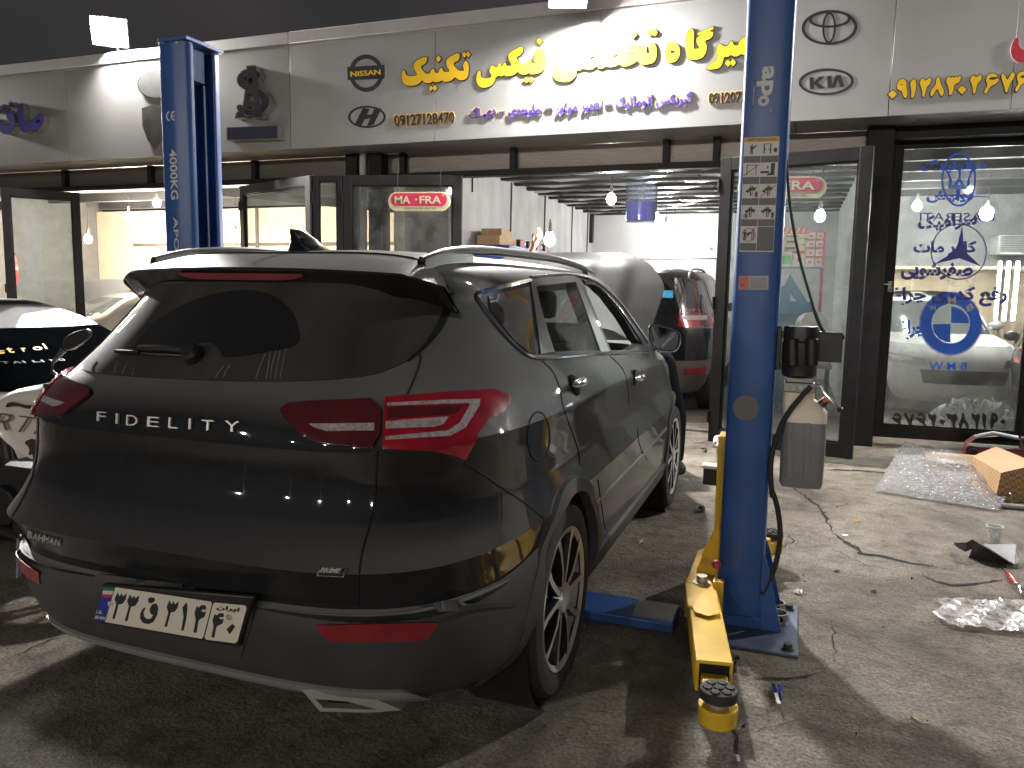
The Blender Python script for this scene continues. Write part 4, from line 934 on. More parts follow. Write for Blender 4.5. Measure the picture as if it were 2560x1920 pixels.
for col, o in (((.01,.16,.06), [(165,80),(312,94),(298,138),(160,132)]), ((.6,.55,.5), [(160,132),(298,138),(284,186),(150,180)]), ((.5,.02,.02), [(150,180),(284,186),(272,228),(140,215)])): part('flag_stripe', plane_poly([o], .0045), pm('flag_colour', col, .5, var=0), pl_, smooth=0)
dig = pm('plate_digit', (.018,.022,.022), .5, var=.1)
D3 = [(350,160),(375,215),(400,172),(420,212),(468,170),(455,250),(415,305),(360,318),(312,505),(282,500),(335,315),(312,240)]
def sh_(P_, dx, dy): return [(x+dx, y+dy) for x, y in P_]
D4 = [(1395,335),(1415,360),(1450,325),(1500,325),(1518,370),(1500,385),(1465,380),(1450,400),(1475,418),(1515,410),(1490,480),(1425,515),(1410,545),(1385,688),(1350,682),(1380,520),(1365,420)]
Q_ = [(720,355),(690,420),(700,480),(740,510),(790,500),(820,455),(780,430),(775,370),(810,310),(860,305),(885,360),(870,450),(820,545),(760,575),(690,560),(648,500),(650,430),(690,365)]
part('plate_digit', plane_poly([D3, sh_(D3, 165, 28), sh_(D3, 685, 105), Q_, [(750,245),(780,222),(835,230),(842,265),(800,300),(760,290)], [(1255,290),(1270,340),(1250,520),(1218,660),(1188,655),(1220,480),(1205,350)], D4, [(x+(-1365+1600)*1+(y-335)*-.0, 440+(y-335)*.88) for x, y in D4], [(1860,570),(1895,610),(1825,705),(1785,640)]], .0045, .003), dig, pl_, smooth=0)
def plt(body, a, c, t, m, **k):
    A, B, D = PP(*a)+Vector((0, -.0045, 0)), PP(*c)+Vector((0, -.0045, 0)), PP(*t)+Vector((0, -.0045, 0)); return part('plate_text', text_mb(body, A, B-A, D-A, .01, .002, nrm=NY, **k), m, pl_, smooth=0, merge=False)
plt('I.R.', (78,430), (155,440), (90,388), plw); plt('IRAN', (58,498), (185,515), (72,458), plw); plt(shape_fa('ایران'), (1655,385), (1945,425), (1668,318), dig)
b = MB()
for x, y in ((258,302), (1822,478)): p = PP(x, y); b.tube([p, p+Vector((0, -.008, 0))], .008, 12)
part('plate_bolt', b, chrome, pl_)
# plate recess panel
b = SK.patch(C3([(560,560),(1420,660),(1480,700),(1460,830),(1400,1010),(540,870),(530,820)]), 'px', 14, .0135, .01); part('plate_recess', b, clad, car)
# ---- badges
def badge(body, name, pts, m, bold, lift=.004, **k):
    A, B, D = [SK.px(p) for p in pts]; n = A[1]; P_ = [h[0]+h[1]*lift for h in (A, B, D)]
    return part(name, text_mb(body, P_[0], P_[1]-P_[0], P_[2]-P_[0], bold, .006, **k), m, car, smooth=0, merge=False)
fx = [(610,1212,665,1155,'F'),(725,1228,738,1165,'I'),(790,1238,858,1175,'D'),(918,1245,990,1185,'E'),(1048,1255,1105,1190,'L'),(1172,1262,1184,1197,'I'),(1250,1268,1325,1205,'T'),(1392,1275,1480,1210,'Y')]
fb = MB()
for x0, y0, x1, y1, ch in fx:
    q = [SK.px(A2([p])[0]) for p in ((x0, y0), (x1, y0+(x1-x0)*.07), (x0+3, y1))]; P_ = [h[0]+h[1]*.003 for h in q]
    part('model_letter', text_mb(ch, P_[0], P_[1]-P_[0], P_[2]-P_[0], -.005, .007), letsil, car, smooth=0, merge=False)
bh = MB()
for i, ch in enumerate('BAHMAN'):
    x0 = 168+i*31.5; y0 = 325+i*8.2; q = [SK.px(C3([p_])[0]) for p_ in ((x0, y0), (x0+26, y0+6.5), (x0+3, y0-35))]; P_ = [h[0]+h[1]*.003 for h in q]
    part('maker_letter', text_mb(ch, P_[0], P_[1]-P_[0], P_[2]-P_[0], .0, .004), letsil, car, smooth=0, merge=False)
b = SK.patch(C3([(1845,500),(2000,508),(1982,552),(1828,545)]), 'px', 8, .005, .006); part('trim_badge', b, chrome, car)
b = SK.patch(C3([(1850,505),(1992,512),(1977,547),(1836,540)]), 'px', 8, .0065, .003); part('badge_face', b, glossblack, car)
badge('PRIME', 'badge_text', C3([(1850,537),(1968,542),(1858,511)]), letsil, .01, .0105, shear=.3)
both('interior_sticker', SK.patch(S1([(25,1215),(268,1225),(272,1330),(120,1330)]), 'px', 10, -.006, .002), pm('pale_sticker', (.35,.4,.38), .6, var=.05), car)
# ---- wheels
alloy = pm('machined_alloy', (.55,.54,.52), .36, .45, var=.06, scale=10); rimdark = pm('rim_dark', (.025,.025,.027), .35, .5, var=.15); disc = pm('brake_disc', (.12,.115,.11), .4, .8, var=.2)
def make_wheel(root, x, y, side, R=WR, rr=.262):
    # side = +1 outer face towards +X
    def M_(mb): return mb.xf(Matrix.Translation((x, y, R)) @ Matrix.Scale(side, 4, (1, 0, 0)))
    w_ = .235; b = MB()
    b.lathe([(rr-.012, -.02), (rr+.005, -.006), (rr+.045, .004), (R-.022, -.004), (R-.006, -.028), (R, -.055), (R, -w_+.04), (R-.008, -w_+.015), (rr, -w_)], axis='X', n=64, cap=False)
    t = part('wheel', M_(b), rubber, root, smooth=35)
    b = MB()
    for k in range(64):
        a = 2*PI*k/64; c, s = math.cos(a), math.sin(a); d = .012
        for xa, xb in ((-.032, -.075), (-.15, -.205)):
            b.add([(xa, c*(R+.001)-s*d, s*(R+.001)+c*d), (xa, c*(R+.001)+s*d, s*(R+.001)-c*d), (xb, c*(R+.001)+s*d*.7, s*(R+.001)-c*d*.7), (xb, c*(R+.001)-s*d*.7, s*(R+.001)+c*d*.7)], [(0, 1, 2, 3)])
    for xa in (-.082, -.118, -.142): b.lathe([(R+.0012, xa), (R+.0012, xa-.006)], axis='X', n=48, cap=False)
    part('tread_groove', M_(b), gapm, t, smooth=0)
    b = MB(); b.lathe([(rr-.02, -.012), (rr+.003, -.002), (rr+.006, -.012), (rr-.005, -.03), (rr-.02, -.05), (rr-.03, -.2)], axis='X', n=64, cap=False); b.lathe([(.052, .0), (.058, -.02), (.058, -.06)], axis='X', n=32); mb2 = MB()
    for k in range(5):
        for sg in (-1, 1):
            a0 = 2*PI*k/5+.31; 
            def pt(rad, off, xx): return Vector((xx, rad*math.cos(a0)-off*math.sin(a0), rad*math.sin(a0)+off*math.cos(a0)))
            prof = [(.045, sg*.012, .012), (.11, sg*.026, .011), (.19, sg*.058, .013), (rr-.008, sg*.098, .020)]
            F_, Bk = [], []
            for rad, off, hw in prof: F_.append([pt(rad, off-hw, -.006 if rad > .1 else -.012), pt(rad, off+hw, -.006 if rad > .1 else -.012)]); Bk.append([pt(rad, off-hw*1.3, -.05), pt(rad, off+hw*1.3, -.05)])
            b.grid(F_); mb2.grid([[f[0] for f in F_], [q[0] for q in Bk]]); mb2.grid([[f[1] for f in F_], [q[1] for q in Bk]])
    part('rim', M_(b), alloy, t, smooth=30, merge=False); part('spoke_flank', M_(mb2), rimdark, t, smooth=0, merge=False)
    b = MB(); b.lathe([(.16, -.075), (.16, -.1)], axis='X', n=36); part('brake_disc', M_(b), disc, t)
    b = MB(); b.lathe([(rr-.02, -.13), (.0, -.13)], axis='X', n=36, cap=False); part('hub_back', M_(b), gapm, t)
    return t
for y in (RY, FY):
    make_wheel(car, -.742, y, 1); make_wheel(car, 2*XC+.742, y, -1)
# ================================================================== two column lift
bluep = pm('lift_blue_paint', (.026,.088,.29), .34, var=.18, scale=4, dust=.10, dcol=(.10,.11,.14), bump=.05, bscale=120)
yelp = pm('lift_yellow_paint', (.74,.45,.022), .4, var=.12, scale=7, dust=.12, dcol=(.14,.09,.04))
decalw = pm('decal_white', (.60,.58,.54), .5, var=.05); decalg = pm('decal_grey', (.12,.12,.125), .5, var=.1); decaly = pm('decal_yellow', (.62,.36,.03), .5); decalr = pm('decal_red', (.35,.03,.03), .5)
boltm = pm('zinc_bolt', (.42,.40,.37), .4, .8, var=.2); bare = pm('scuffed_steel', (.28,.28,.29), .45, .6, var=.3, scale=8, dust=.25)
CY0, CY1, CH = 3.50, 3.77, 2.82
def column_mb(xo, xi):
    # xo outer side, xi open side
    s = 1 if xi > xo else -1; b = MB(); t = .012
    pts = [(xi-s*.012, CY0+.055), (xi, CY0+.05), (xi, CY0+.018), (xi-s*.018, CY0), (xo+s*.016, CY0), (xo, CY0+.016), (xo, CY1-.016), (xo+s*.016, CY1), (xi-s*.018, CY1), (xi, CY1-.018), (xi, CY1-.05), (xi-s*.012, CY1-.055)]
    inn = [(xi-s*.013, CY0+.056), (xi-s*.013, CY0+.03), (xi-s*.03, CY0+.013), (xo+s*.03, CY0+.013), (xo+s*.013, CY0+.03), (xo+s*.013, CY1-.03), (xo+s*.03, CY1-.013), (xi-s*.03, CY1-.013), (xi-s*.013, CY1-.03), (xi-s*.013, CY1-.056)]
    b.prism([(x, y, .012) for x, y in pts+inn[::-1]], (0, 0, CH-.012)); return b
def pivot_arm(parent, p, q, name='arm', pad=True, padz=.13):
    p, q = Vector(p), Vector(q); d = (q-p); L_ = Vector((d.x, d.y, 0)).length; d = Vector((d.x, d.y, 0)).normalized(); n = Vector((-d.y, d.x, 0)); up = Vector((0, 0, 1))
    M = Matrix((d, n, up)).transposed().to_4x4(); M = Matrix.Translation((p.x, p.y, 0)) @ M; z0, z1 = q.z, p.z
    b = MB(); b.box((.0, -.065, z1-.13), (L_*.80, .065, z1-.012), M=M); b.box((-.06, -.075, z1-.012), (L_*.30, .05, z1), M=M); b.lathe([(.07, z1-.14), (.07, z1-.004)], (p.x, p.y, 0), n=24)
    b.add([M @ Vector(v) for v in ((.0,-.075,z1-.01),(L_*.36,-.05,z1+.002),(L_*.40,0,z1+.002),(L_*.36,.05,z1+.002),(0,.06,z1+.002))], [(0,1,2,3,4)])
    a = part(name, b, yelp, parent, bevel=.006)
    b = MB(); b.box((L_*.802, -.052, z1-.122), (L_*.806, .052, z1-.022), M=M); part('arm_mouth', b, gapm, a, smooth=0)
    b = MB(); b.box((L_*.79, -.046, z1-.118), (L_*1.0-.02, .046, z1-.055), M=M); b.lathe([(.062, z1-.135), (.066, z1-.07)], (q.x, q.y, 0), n=28); part('arm_extension', b, yelp, a, bevel=.005)
    if pad:
        b = MB(); b.lathe([(.04, z1-.07), (.04, z1-.045)], (q.x, q.y, 0), n=24); part('pad_post', b, boltm, a)
        b = MB(); b.lathe([(.056, z1-.05), (.062, z1-.046), (.062, z1-.018), (.058, z1-.014), (.0, z1-.014)], (q.x, q.y, 0), n=36)
        for k in range(7):
            r = 0 if k == 0 else .037; a_ = k*PI/3+.3; c = (q.x+r*math.cos(a_), q.y+r*math.sin(a_), 0); b.lathe([(.0165, z1-.015), (.0155, z1-.008), (0, z1-.008)], c, n=6 if k else 10)
        part('lift_pad', b, rubber, a)
    b = MB(); b.lathe([(.024, z1), (.024, z1+.035), (.0, z1+.035)], (p.x, p.y, 0), n=16); b.lathe([(.04, z1), (.04, z1+.006)], (p.x, p.y, 0), n=20); part('pivot_bolt', b, boltm, a)
    return a
def column(name, label, xo, xi):
    s = 1 if xi > xo else -1; t = thing(name, label, 'car lift', ((xo+xi)/2, 3.63, 0), 'columns of the two column lift')
    part('post', column_mb(xo, xi), bluep, t, smooth=50)
    b = MB(); c = [(xo-s*.012, CY0+.02), (xo+s*.02, CY0-.014), (xi+s*.012, CY0-.014), (xi+s*.014, CY1+.01), (xo-s*.012, CY1+.01)]; b.prism([(x, y, CH+.001) for x, y in c], (0, 0, .022)); part('top_cap', b, bluep, t, bevel=.004)
    b = MB(); b.box((min(xo-s*.16, xi+s*.05), 3.28, .0), (max(xo-s*.16, xi+s*.05), 3.845, .012)); part('base_plate', b, pm(name+'_plate', (.06,.10,.19), .45, .3, var=.3, scale=6, dust=.25), t, bevel=.003)
    for y in (3.49, 3.74): b = MB(); b.prism([(xo-s*.0005, y, .012), (xo-s*.09, y, .012), (xo-s*.022, y, .30), (xo-s*.0005, y, .36)], (0, .012, 0)); part('gusset', b, bluep, t, bevel=.002)
    b = MB(); b.prism([(xo, CY0-.001, .012), (xi, CY0-.001, .012), (xi-s*.03, CY0-.001, .06), (xo, CY0-.001, .06)], (0, -.012, 0)); part('toe_plate', b, bluep, t, bevel=.002)
    bm_ = MATS.get('anchor_bolt_steel') or pm('anchor_bolt_steel', (.05,.05,.052), .5, .5)
    for x, y in ((xo-s*.12, 3.335), (xo-s*.12, 3.78), (xi+s*.02, 3.335)): b = MB(); b.lathe([(.026, .012), (.026, .016)], (x, y, 0), n=20); b.lathe([(.018, .016), (.018, .036), (0, .036)], (x, y, 0), n=6); part('anchor_bolt', b, bm_, t)
    b = MB(); b.box((min(xi-s*.05, xi-s*.15), 3.58, 2.64), (max(xi-s*.05, xi-s*.15), 3.69, CH)); part('pulley_block', b, pm(name+'_pulley', (.12,.16,.30), .45, .2), t)
    b = MB(); b.tube([(xi-s*.03, 3.66, 2.62), (xi-s*.03, 3.665, .9)], .006, 8); part('lift_cable', b, bare, t)
    # carriage inside the post with the yellow web plates
    b = MB(); b.box((min(xi-s*.02, xi+s*.035), 3.565, .10), (max(xi-s*.02, xi+s*.035), 3.705, .86)); cr = part('carriage', b, yelp, t, bevel=.004)
    for y in (3.53, 3.735): b = MB(); b.prism([(xi+s*.005, y, .20), (xi+s*.10, y, .20), (xi+s*.10, y, .24), (xi+s*.008, y, .47)], (0, .012, 0)); part('carriage_gusset', b, yelp, cr, bevel=.002)
    b = MB(); b.prism([(xi, 3.40, .20), (xi+s*.13, 3.40, .20), (xi+s*.13, 3.87, .20), (xi, 3.87, .20)], (0, 0, .018)); b.prism([(xi, 3.40, .055), (xi+s*.13, 3.40, .055), (xi+s*.13, 3.87, .055), (xi, 3.87, .055)], (0, 0, .015)); part('carriage_web', b, yelp, cr, bevel=.002)
    for y, q in ((3.45, None), (3.84, None)):
        pass
    return t
RC = column('lift_column', 'blue lift column with safety chart, pump and oil tank right of the dark car', -.070, -.262)
LC = column('lift_column', 'blue lift column marked 4000KG standing beyond the far side of the dark car', -3.392, -3.190)
pivot_arm(RC, (-.325, 3.42, .215), (-.168, 2.52, .13)); pivot_arm(RC, (-.33, 3.85, .215), (-.055, 4.40, .13))
pivot_arm(LC, (-3.125, 3.42, .215), (-3.0, 2.75, .13)); pivot_arm(LC, (-3.12, 3.85, .215), (-3.45, 4.35, .13))
b = MB(); b.box((-.275, 3.375, .085), (-.228, 3.43, .245)); part('arm_lock_box', b, yelp, RC, bevel=.004)
b = MB(); b.tube([(-.262, 3.40, .245), (-.264, 3.40, .30)], .004, 8); part('lock_rod', b, boltm, RC)
b = MB(); b.sphere((-.265, 3.40, .316), .021, 20, 12); part('lock_knob', b, pm('red_knob', (.42,.05,.06), .35, var=.1, dust=.1), RC)
b = MB(); b.box((-.36, 3.60, .62), (-.285, 3.66, .70)); part('rubber_bumper', b, plastic_black, RC, bevel=.004); 
b = MB(); b.box((-.37, 3.59, .70), (-.275, 3.67, .712)); part('bumper_plate', b, white_paint, RC)
# floor plate between the columns
fp = MB(); fp.box((-3.16, 3.31, .004), (-.43, 3.54, .05)); t = part('lift_floor_plate', fp, bluep, None, bevel=.006); tag(t, 'long blue floor plate lying across the ground between the two lift columns', 'floor plate')
b = MB(); b.box((-.62, 3.34, .0505), (-.44, 3.53, .052)); part('worn_patch', b, bare, t, smooth=0)
# lettering and stickers on the posts (faces towards the camera)
FY_ = CY0-.0015
def post_text(body, parent, name, m, x0, x1, zt, zb, bold=.0, rot=True, **k):
    # runs downwards, letter tops to the right
    A = Vector((x0, FY_, zt)); return part(name, text_mb(body, A, Vector((0, 0, zb-zt)), Vector((x1-x0, 0, 0)), bold, .0012, nrm=NY, **k), m, parent, smooth=0, merge=False)
def cz(x, y, Y=CY0): p = atY(x, y, Y); return p.x, p.z
xa, za = cz(*X1(1042, 920)); xb, zb = cz(*X1(1100, 1225)); post_text('4000KG', LC, 'load_lettering', decalw, xa, xb-.004, za, zb, .012)
xa, za = cz(*X1(1066, 1335)); xb, zb = cz(*X1(1112, 1800)); post_text('APO–4000', LC, 'type_lettering', decalw, xa, xb-.002, za, zb, .0)
def ce(parent, x0, z0, w_, h, m):
    b = MB()
    for c in (0, 1):
        cx = x0+h*.5+c*(w_-h*.55); o = ell(cx, z0+h*.5, h*.5, h*.5, 22, 0, PI*.5, PI*1.5)+[(cx, z0)]; i = ell(cx, z0+h*.5, h*.36, h*.36, 22, 0, PI*1.5, PI*.5)+[(cx, z0+h*.86)]
        b.join(flat(o+i, [], lambda v: Vector((v[0], FY_, v[1])), NY, .001))
        if c: b.join(flat([(cx-h*.4, z0+h*.44), (cx-h*.05, z0+h*.44), (cx-h*.05, z0+h*.56), (cx-h*.4, z0+h*.56)], [], lambda v: Vector((v[0], FY_-.0003, v[1])), NY, .001))
    return part('ce_mark', b, m, parent, smooth=0, merge=False)
x, z = cz(*X1(1022, 745)); ce(LC, x, z, .062, .052, decalw)
b = MB()
for px in (1002, 1088): p = atY(*X1(px, 262), CY0); b.tube([p+Vector((0, -.004, 0)), p+Vector((0, .01, 0))], .008, 10)
part('cap_screw', b, boltm, LC)
# right post: maker's logo, safety chart, rating plate, grey cover disc
xa, za = cz(*X3(575, 412)); xb, zb = cz(*X3(668, 590)); post_text('ap', RC, 'logo_lettering', decalw, xa, xb, za, zb+.002, .035)
cxl, czl = cz(*X3(612, 620)); b = MB()
b.join(flat(ell(cxl, czl, .0215, .0215, 30), [ell(cxl, czl, .0175, .0175, 30)], lambda v: Vector((v[0], FY_, v[1])), NY, .001)); b.join(flat(ell(cxl, czl, .0165, .0165, 30), [ell(cxl, czl, .0095, .0095, 30)], lambda v: Vector((v[0], FY_, v[1])), NY, .001)); part('logo_wheel', b, decalw, RC, smooth=0)
xa, za = cz(*X3(549, 532)); xb, zb = cz(*X3(557, 645)); post_text('Golden Innovations', RC, 'logo_small_text', decalw, xa, xb, za, zb, .0)
x, z = cz(*X3(656, 678)); b = MB(); b.join(flat(ell(x, z, .0045, .0045, 16), [ell(x, z, .0035, .0035, 16)], lambda v: Vector((v[0], FY_, v[1])), NY, .001)); part('registered_mark', b, decalw, RC, smooth=0)
QX, QY, QS = 1850, 330, .187
def Q(x, y): return (QX+QS*x, QY+QS*y)
def qf(polys, m, name, par, dy):
    mb = MB()
    for o, hs in polys: mb.join(flat([Q(*p) for p in o], [[Q(*p) for p in h] for h in hs], lambda v: atY(v[0], v[1], CY0-dy), NY, .0006))
    return part(name, mb, m, par, smooth=0, merge=False)
def lp(a, c, d, e, s, t): # point in a cell given by its four corners
    A, B, D, E_ = map(Vector, (a, c, d, e)); return tuple((A*(1-s)+B*s)*(1-t)+(D*(1-s)+E_*s)*t)
TL, TR, BL_, BR = (58, 75), (530, 60), (-10, 1600), (445, 1605)
chart = qf([([TL, TR, BR, BL_], [])], decalw, 'safety_chart', RC, .0012)
def cell(r, c, r1, s0=.01, s1=.99):
    u0, u1 = (.01, .49) if c == 0 else (.505, .99); return lambda s, t: lp(TL, TR, BL_, BR, u0+(u1-u0)*s, r+(r1-r)*t)
hd_ = cell(.004, 0, .036); qf([([lp(TL, TR, BL_, BR, *q) for q in ((.01,.004),(.99,.004),(.99,.040),(.01,.040))], [])], decaly, 'chart_header', chart, .002)
a, c, d = [atY(*Q(*lp(TL, TR, BL_, BR, *q)), CY0-.0026) for q in ((.1,.033),(.9,.033),(.1,.010))]; part('chart_header', text_mb('SAFETY INSTRUCTIONS', a, c-a, d-a, .0, .0005, nrm=NY), letter_black, chart, smooth=0, merge=False)
rowsT = [(.044, .162, .222), (.228, .345, .408), (.414, .530, .592), (.598, .714, .776), (.782, .922, .990)]
gc, bk, rd_ = [], [], []
def rect(f, s0, t0, s1, t1): return ([f(s0, t0), f(s1, t0), f(s1, t1), f(s0, t1)], [])
def man(f, s, t, h): return [([f(s+.0*h, t), f(s+.07*h*2, t+.0), f(s+.16, t+.12*h), f(s+.16, t+.14*h)], []), (ellf(f, s+.05, t+.06*h, .06*h, .07*h), []), ([f(s-.06, t+.16*h), f(s+.14, t+.16*h), f(s+.12, t+.58*h), f(s+.12, t+h), f(s+.05, t+h), f(s+.04, t+.65*h), f(s+.0, t+h), f(s-.06, t+h), f(s-.02, t+.58*h)], [])]
def ellf(f, s, t, rs, rt): return [f(s+rs*math.cos(2*PI*k/14), t+rt*math.sin(2*PI*k/14)) for k in range(14)]
def carp(f, s, t, w_, h, k=0): return [([f(s, t+h*.6+k), f(s+w_*.2, t+h*.4+k*.6), f(s+w_*.35, t+k*.3), f(s+w_*.7, t-k*.2), f(s+w_*.85, t+h*.35-k*.6), f(s+w_, t+h*.45-k), f(s+w_, t+h*.85-k), f(s, t+h+k)], []), (ellf(f, s+w_*.22, t+h+k*.6, .07, .09), []), (ellf(f, s+w_*.8, t+h-k*.6, .07, .09), [])]
for i, (t0, tm, t1) in enumerate(rowsT):
    for c in (0, 1):
        pic = cell(t0, c, tm); gc.append(rect(cell(tm, c, t1), 0, .03, 1, 1))
        if (i, c) == (0, 0): bk += man(pic, .4, .15, .75)+[([pic(.5,.4), pic(.72,.18), pic(.76,.24), pic(.55,.5)], [])]
        if (i, c) == (0, 1): bk += [rect(pic, .12, .12, .19, .85), rect(pic, .5, .12, .57, .85), rect(pic, .12, .12, .57, .16), (ellf(pic, .82, .6, .12, .17), []), rect(pic, .19, .5, .28, .58), rect(pic, .42, .5, .5, .58)]
        if (i, c) == (1, 0): bk += [rect(pic, .2, .1, .25, .9), rect(pic, .74, .1, .79, .9), rect(pic, .2, .1, .79, .15), rect(pic, .5, .75, .56, .85)]; rd_.append(([pic(.02,.88), pic(.92,.06), pic(.94,.12), pic(.04,.94)], []))
        if (i, c) == (1, 1): bk += [rect(pic, 0, .58, .5, .75), ([pic(.6,.0), pic(.85,.0), pic(.83,.75), pic(.84,.9), pic(.35,.92), pic(.4,.84), pic(.6,.7)], []), ([pic(.42,.15), pic(.47,.3), pic(.42,.45), pic(.37,.3)], [])]
        if (i, c) in ((2, 0), (3, 0), (3, 1), (2, 1)):
            bk += carp(pic, .15 if c else .2, .2, .65, .25, .12 if i == 2 else .02)+[rect(pic, .46, .08, .53, .85), rect(pic, .57, .08, .62, .85)]
            if (i, c) == (2, 0): bk += man(pic, .8, .5, .45)
            if (i, c) == (3, 1): bk += man(pic, .8, .45, .5)
            if (i, c) == (2, 1): rd_.append(([pic(.02,.92), pic(.95,.0), pic(.97,.05), pic(.04,.97)], []))
            if (i, c) == (3, 0): rd_.append((ellf(pic, .28, .75, .2, .22), [ellf(pic, .28, .75, .17, .19)])); bk += man(pic, .24, .6, .3)
        if (i, c) == (4, 0): bk += man(pic, .22, .2, .65)+[rect(pic, .68, .1, .73, .85), rect(pic, .78, .1, .84, .85), ([pic(.35,.4), pic(.68,.3), pic(.68,.4), pic(.38,.55)], [])]; rd_ += [(ellf(pic, .5, .5, .42, .42), [ellf(pic, .5, .5, .385, .385)]), ([pic(.2,.78), pic(.78,.2), pic(.8,.25), pic(.23,.83)], [])]
        if (i, c) == (4, 1): gc[-1] = rect(cell(t0, c, t1), 0, .0, 1, 1)
qf(gc, decalg, 'chart_caption', chart, .002); qf(bk, letter_black, 'chart_pictogram', chart, .0022); qf(rd_, decalr, 'chart_warning', chart, .0026)
def X4(x, y): return (1660+.4069*x, 600+.4069*y)
mb = MB(); mb.join(flat([X4(460,222),X4(642,220),X4(640,305),X4(456,305)], [], lambda v: atY(v[0], v[1], CY0-.0012), NY, .0008)); rp = part('rating_plate', mb, pm('rating_plate_metal', (.30,.28,.27), .4, .4, var=.1), RC, smooth=0)
mb = MB(); mb.join(flat([X4(462,226),X4(522,225),X4(520,301),X4(459,301)], [], lambda v: atY(v[0], v[1], CY0-.0022), NY, .0006)); part('rating_plate_field', mb, pm('rating_plate_red', (.52,.14,.11), .5), rp, smooth=0)
mb = MB()
for k in range(6): mb.join(flat([X4(528,232+k*12),X4(634,231+k*12),X4(633,236+k*12),X4(528,237+k*12)], [], lambda v: atY(v[0], v[1], CY0-.0024), NY, .0006))
part('rating_plate_lines', mb, decalg, rp, smooth=0)
x, z = cz(*X4(474, 285)); FY_ = CY0-.0026; ce(RC, x, z, .014, .011, letter_black); FY_ = CY0-.0015
mb = MB(); mb.join(flat([X4(*p) for p in ell(503, 1031, 81, 77, 44)], [], lambda v: atY(v[0], v[1], CY0-.002), NY, .003)); part('cover_disc', mb, pm('grey_cover', (.13,.125,.12), .6, var=.1, dust=.15), RC)
# power unit on the outer side of the right post
PYc = 3.56
def pu(x, y, Y=PYc): return atY(*X4(x, y), Y)
b = MB(); c0 = pu(835, 690); zt, zb_ = pu(835, 530).z, pu(835, 840).z; rad = (pu(955, 690).x-pu(722, 690).x)/2
b.lathe([(0, zt), (rad*.90, zt), (rad*.93, zt-.012), (rad*.93, zt-.06), (rad*.88, zt-.062), (rad*.97, zt-.07), (rad*.97, zb_+.06), (rad*.93, zb_+.05), (rad*.93, zb_+.01), (rad*.8, zb_)], (c0.x, PYc, 0), n=40)
mo = part('motor', b, pm('motor_black', (.012,.012,.014), .38, var=.2, dust=.05), RC)
b = MB()
for a in (790, 905): 
    p = pu(a, 600); q = pu(a, 765); b.tube([(p.x, PYc-rad*.82, p.z), (q.x, PYc-rad*.82, q.z)], .026, 20)
part('capacitor_cover', b, plastic_black, mo, bevel=.004)
b = MB(); p, q = pu(950, 565), pu(1090, 755); b.box((p.x-.02, PYc+.0, q.z), (q.x, PYc+.07, p.z)); b.box((q.x, PYc+.03, p.z-.03), (q.x+.008, PYc+.05, p.z-.012)); part('control_box', b, plastic_black, RC, bevel=.003); b = MB(); p, q = pu(668, 540), pu(735, 790); b.box((-.068, PYc-.02, q.z), (p.x+.05, PYc+.02, q.z+.03)); b.box((-.068, PYc-.02, p.z-.04), (p.x+.05, PYc+.02, p.z-.01)); b.box((p.x+.02, PYc-.03, q.z-.005), (p.x+.04, PYc+.03, p.z+.01)); part('motor_bracket', b, plastic_black, RC, bevel=.003)
b = MB(); p, q = pu(735, 868), pu(925, 935); b.box((p.x, PYc-.045, q.z), (q.x, PYc+.045, p.z)); b.box((p.x+.01, PYc-.035, p.z), (q.x-.01, PYc+.035, zb_)); pb = part('valve_block', b, pm('valve_alloy', (.30,.29,.27), .4, .8, var=.2), RC, bevel=.003)
b = MB()
for x_ in (800, 840, 890): p = pu(x_, 900); b.tube([(p.x, PYc-.05, p.z), (p.x, PYc-.062, p.z)], .009, 14)
p = pu(960, 890); b.tube([(p.x-.03, PYc-.02, p.z), (p.x, PYc-.03, p.z), (pu(985, 935).x, PYc-.04, pu(985, 935).z), (pu(1070, 1025).x, PYc-.05, pu(1070, 1025).z)], .0065, 10); part('release_lever', b, chrome, pb)
b = MB(); p = pu(1078, 1032); b.sphere((p.x, PYc-.05, p.z), .013, 16, 10); part('lever_knob', b, plastic_black, pb)
tanktop = pm('tank_plastic_clear', (.70,.61,.48), .4, var=.08, scale=6); tankoil = pm('tank_plastic_filled', (.20,.20,.215), .38, var=.06, scale=5)
def tankring(poly_l, poly_r, n0, n1, w0, w1):
    pass
tk = MB(); lv = [(735, 925, 935, .04), (730, 925, 975, .045), (728, 975, 1010, .055), (727, 1005, 1055, .066), (722, 1002, 1115, .07)]
lv2 = [(722, 1002, 1115, .07), (715, 992, 1300, .07), (706, 975, 1485, .07), (716, 965, 1512, .062)]
def tring(l, r, y, hw):
    A, B = pu(l, y), pu(r, y); z = (A.z+B.z)/2; w_ = (B.x-A.x)/2; cx = (A.x+B.x)/2; R = []
    for k in range(40):
        a = 2*PI*k/40; c, s = math.cos(a), math.sin(a); R.append(Vector((cx+math.copysign(abs(c)**.45, c)*w_, PYc+.02+math.copysign(abs(s)**.45, s)*hw, z)))
    return R
tk.grid([tring(*l) for l in lv], closed=True); tt = part('oil_tank', tk, tanktop, RC, smooth=40)
tk = MB(); tk.grid([tring(*l) for l in lv2], closed=True); tk.f.append(list(range(120, 160))); tk.m.append(0); part('tank_oil_level', tk, tankoil, tt, smooth=40)
tk = MB()
for x_ in (775, 880): 
    P4 = [pu(x_-20, 1125, PYc-.052), pu(x_+22, 1125, PYc-.052), pu(x_+18, 1470, PYc-.052), pu(x_-26, 1470, PYc-.052)]; tk.prism(P4, (0, .01, 0))
part('tank_rib', tk, tankoil, tt, bevel=.004)
b = MB(); p = pu(985, 1000); b.tube([p+Vector((-.016, 0, -.012)), p+Vector((.006, 0, .010))], .018, 18); part('filler_cap', b, plastic_black, tt)
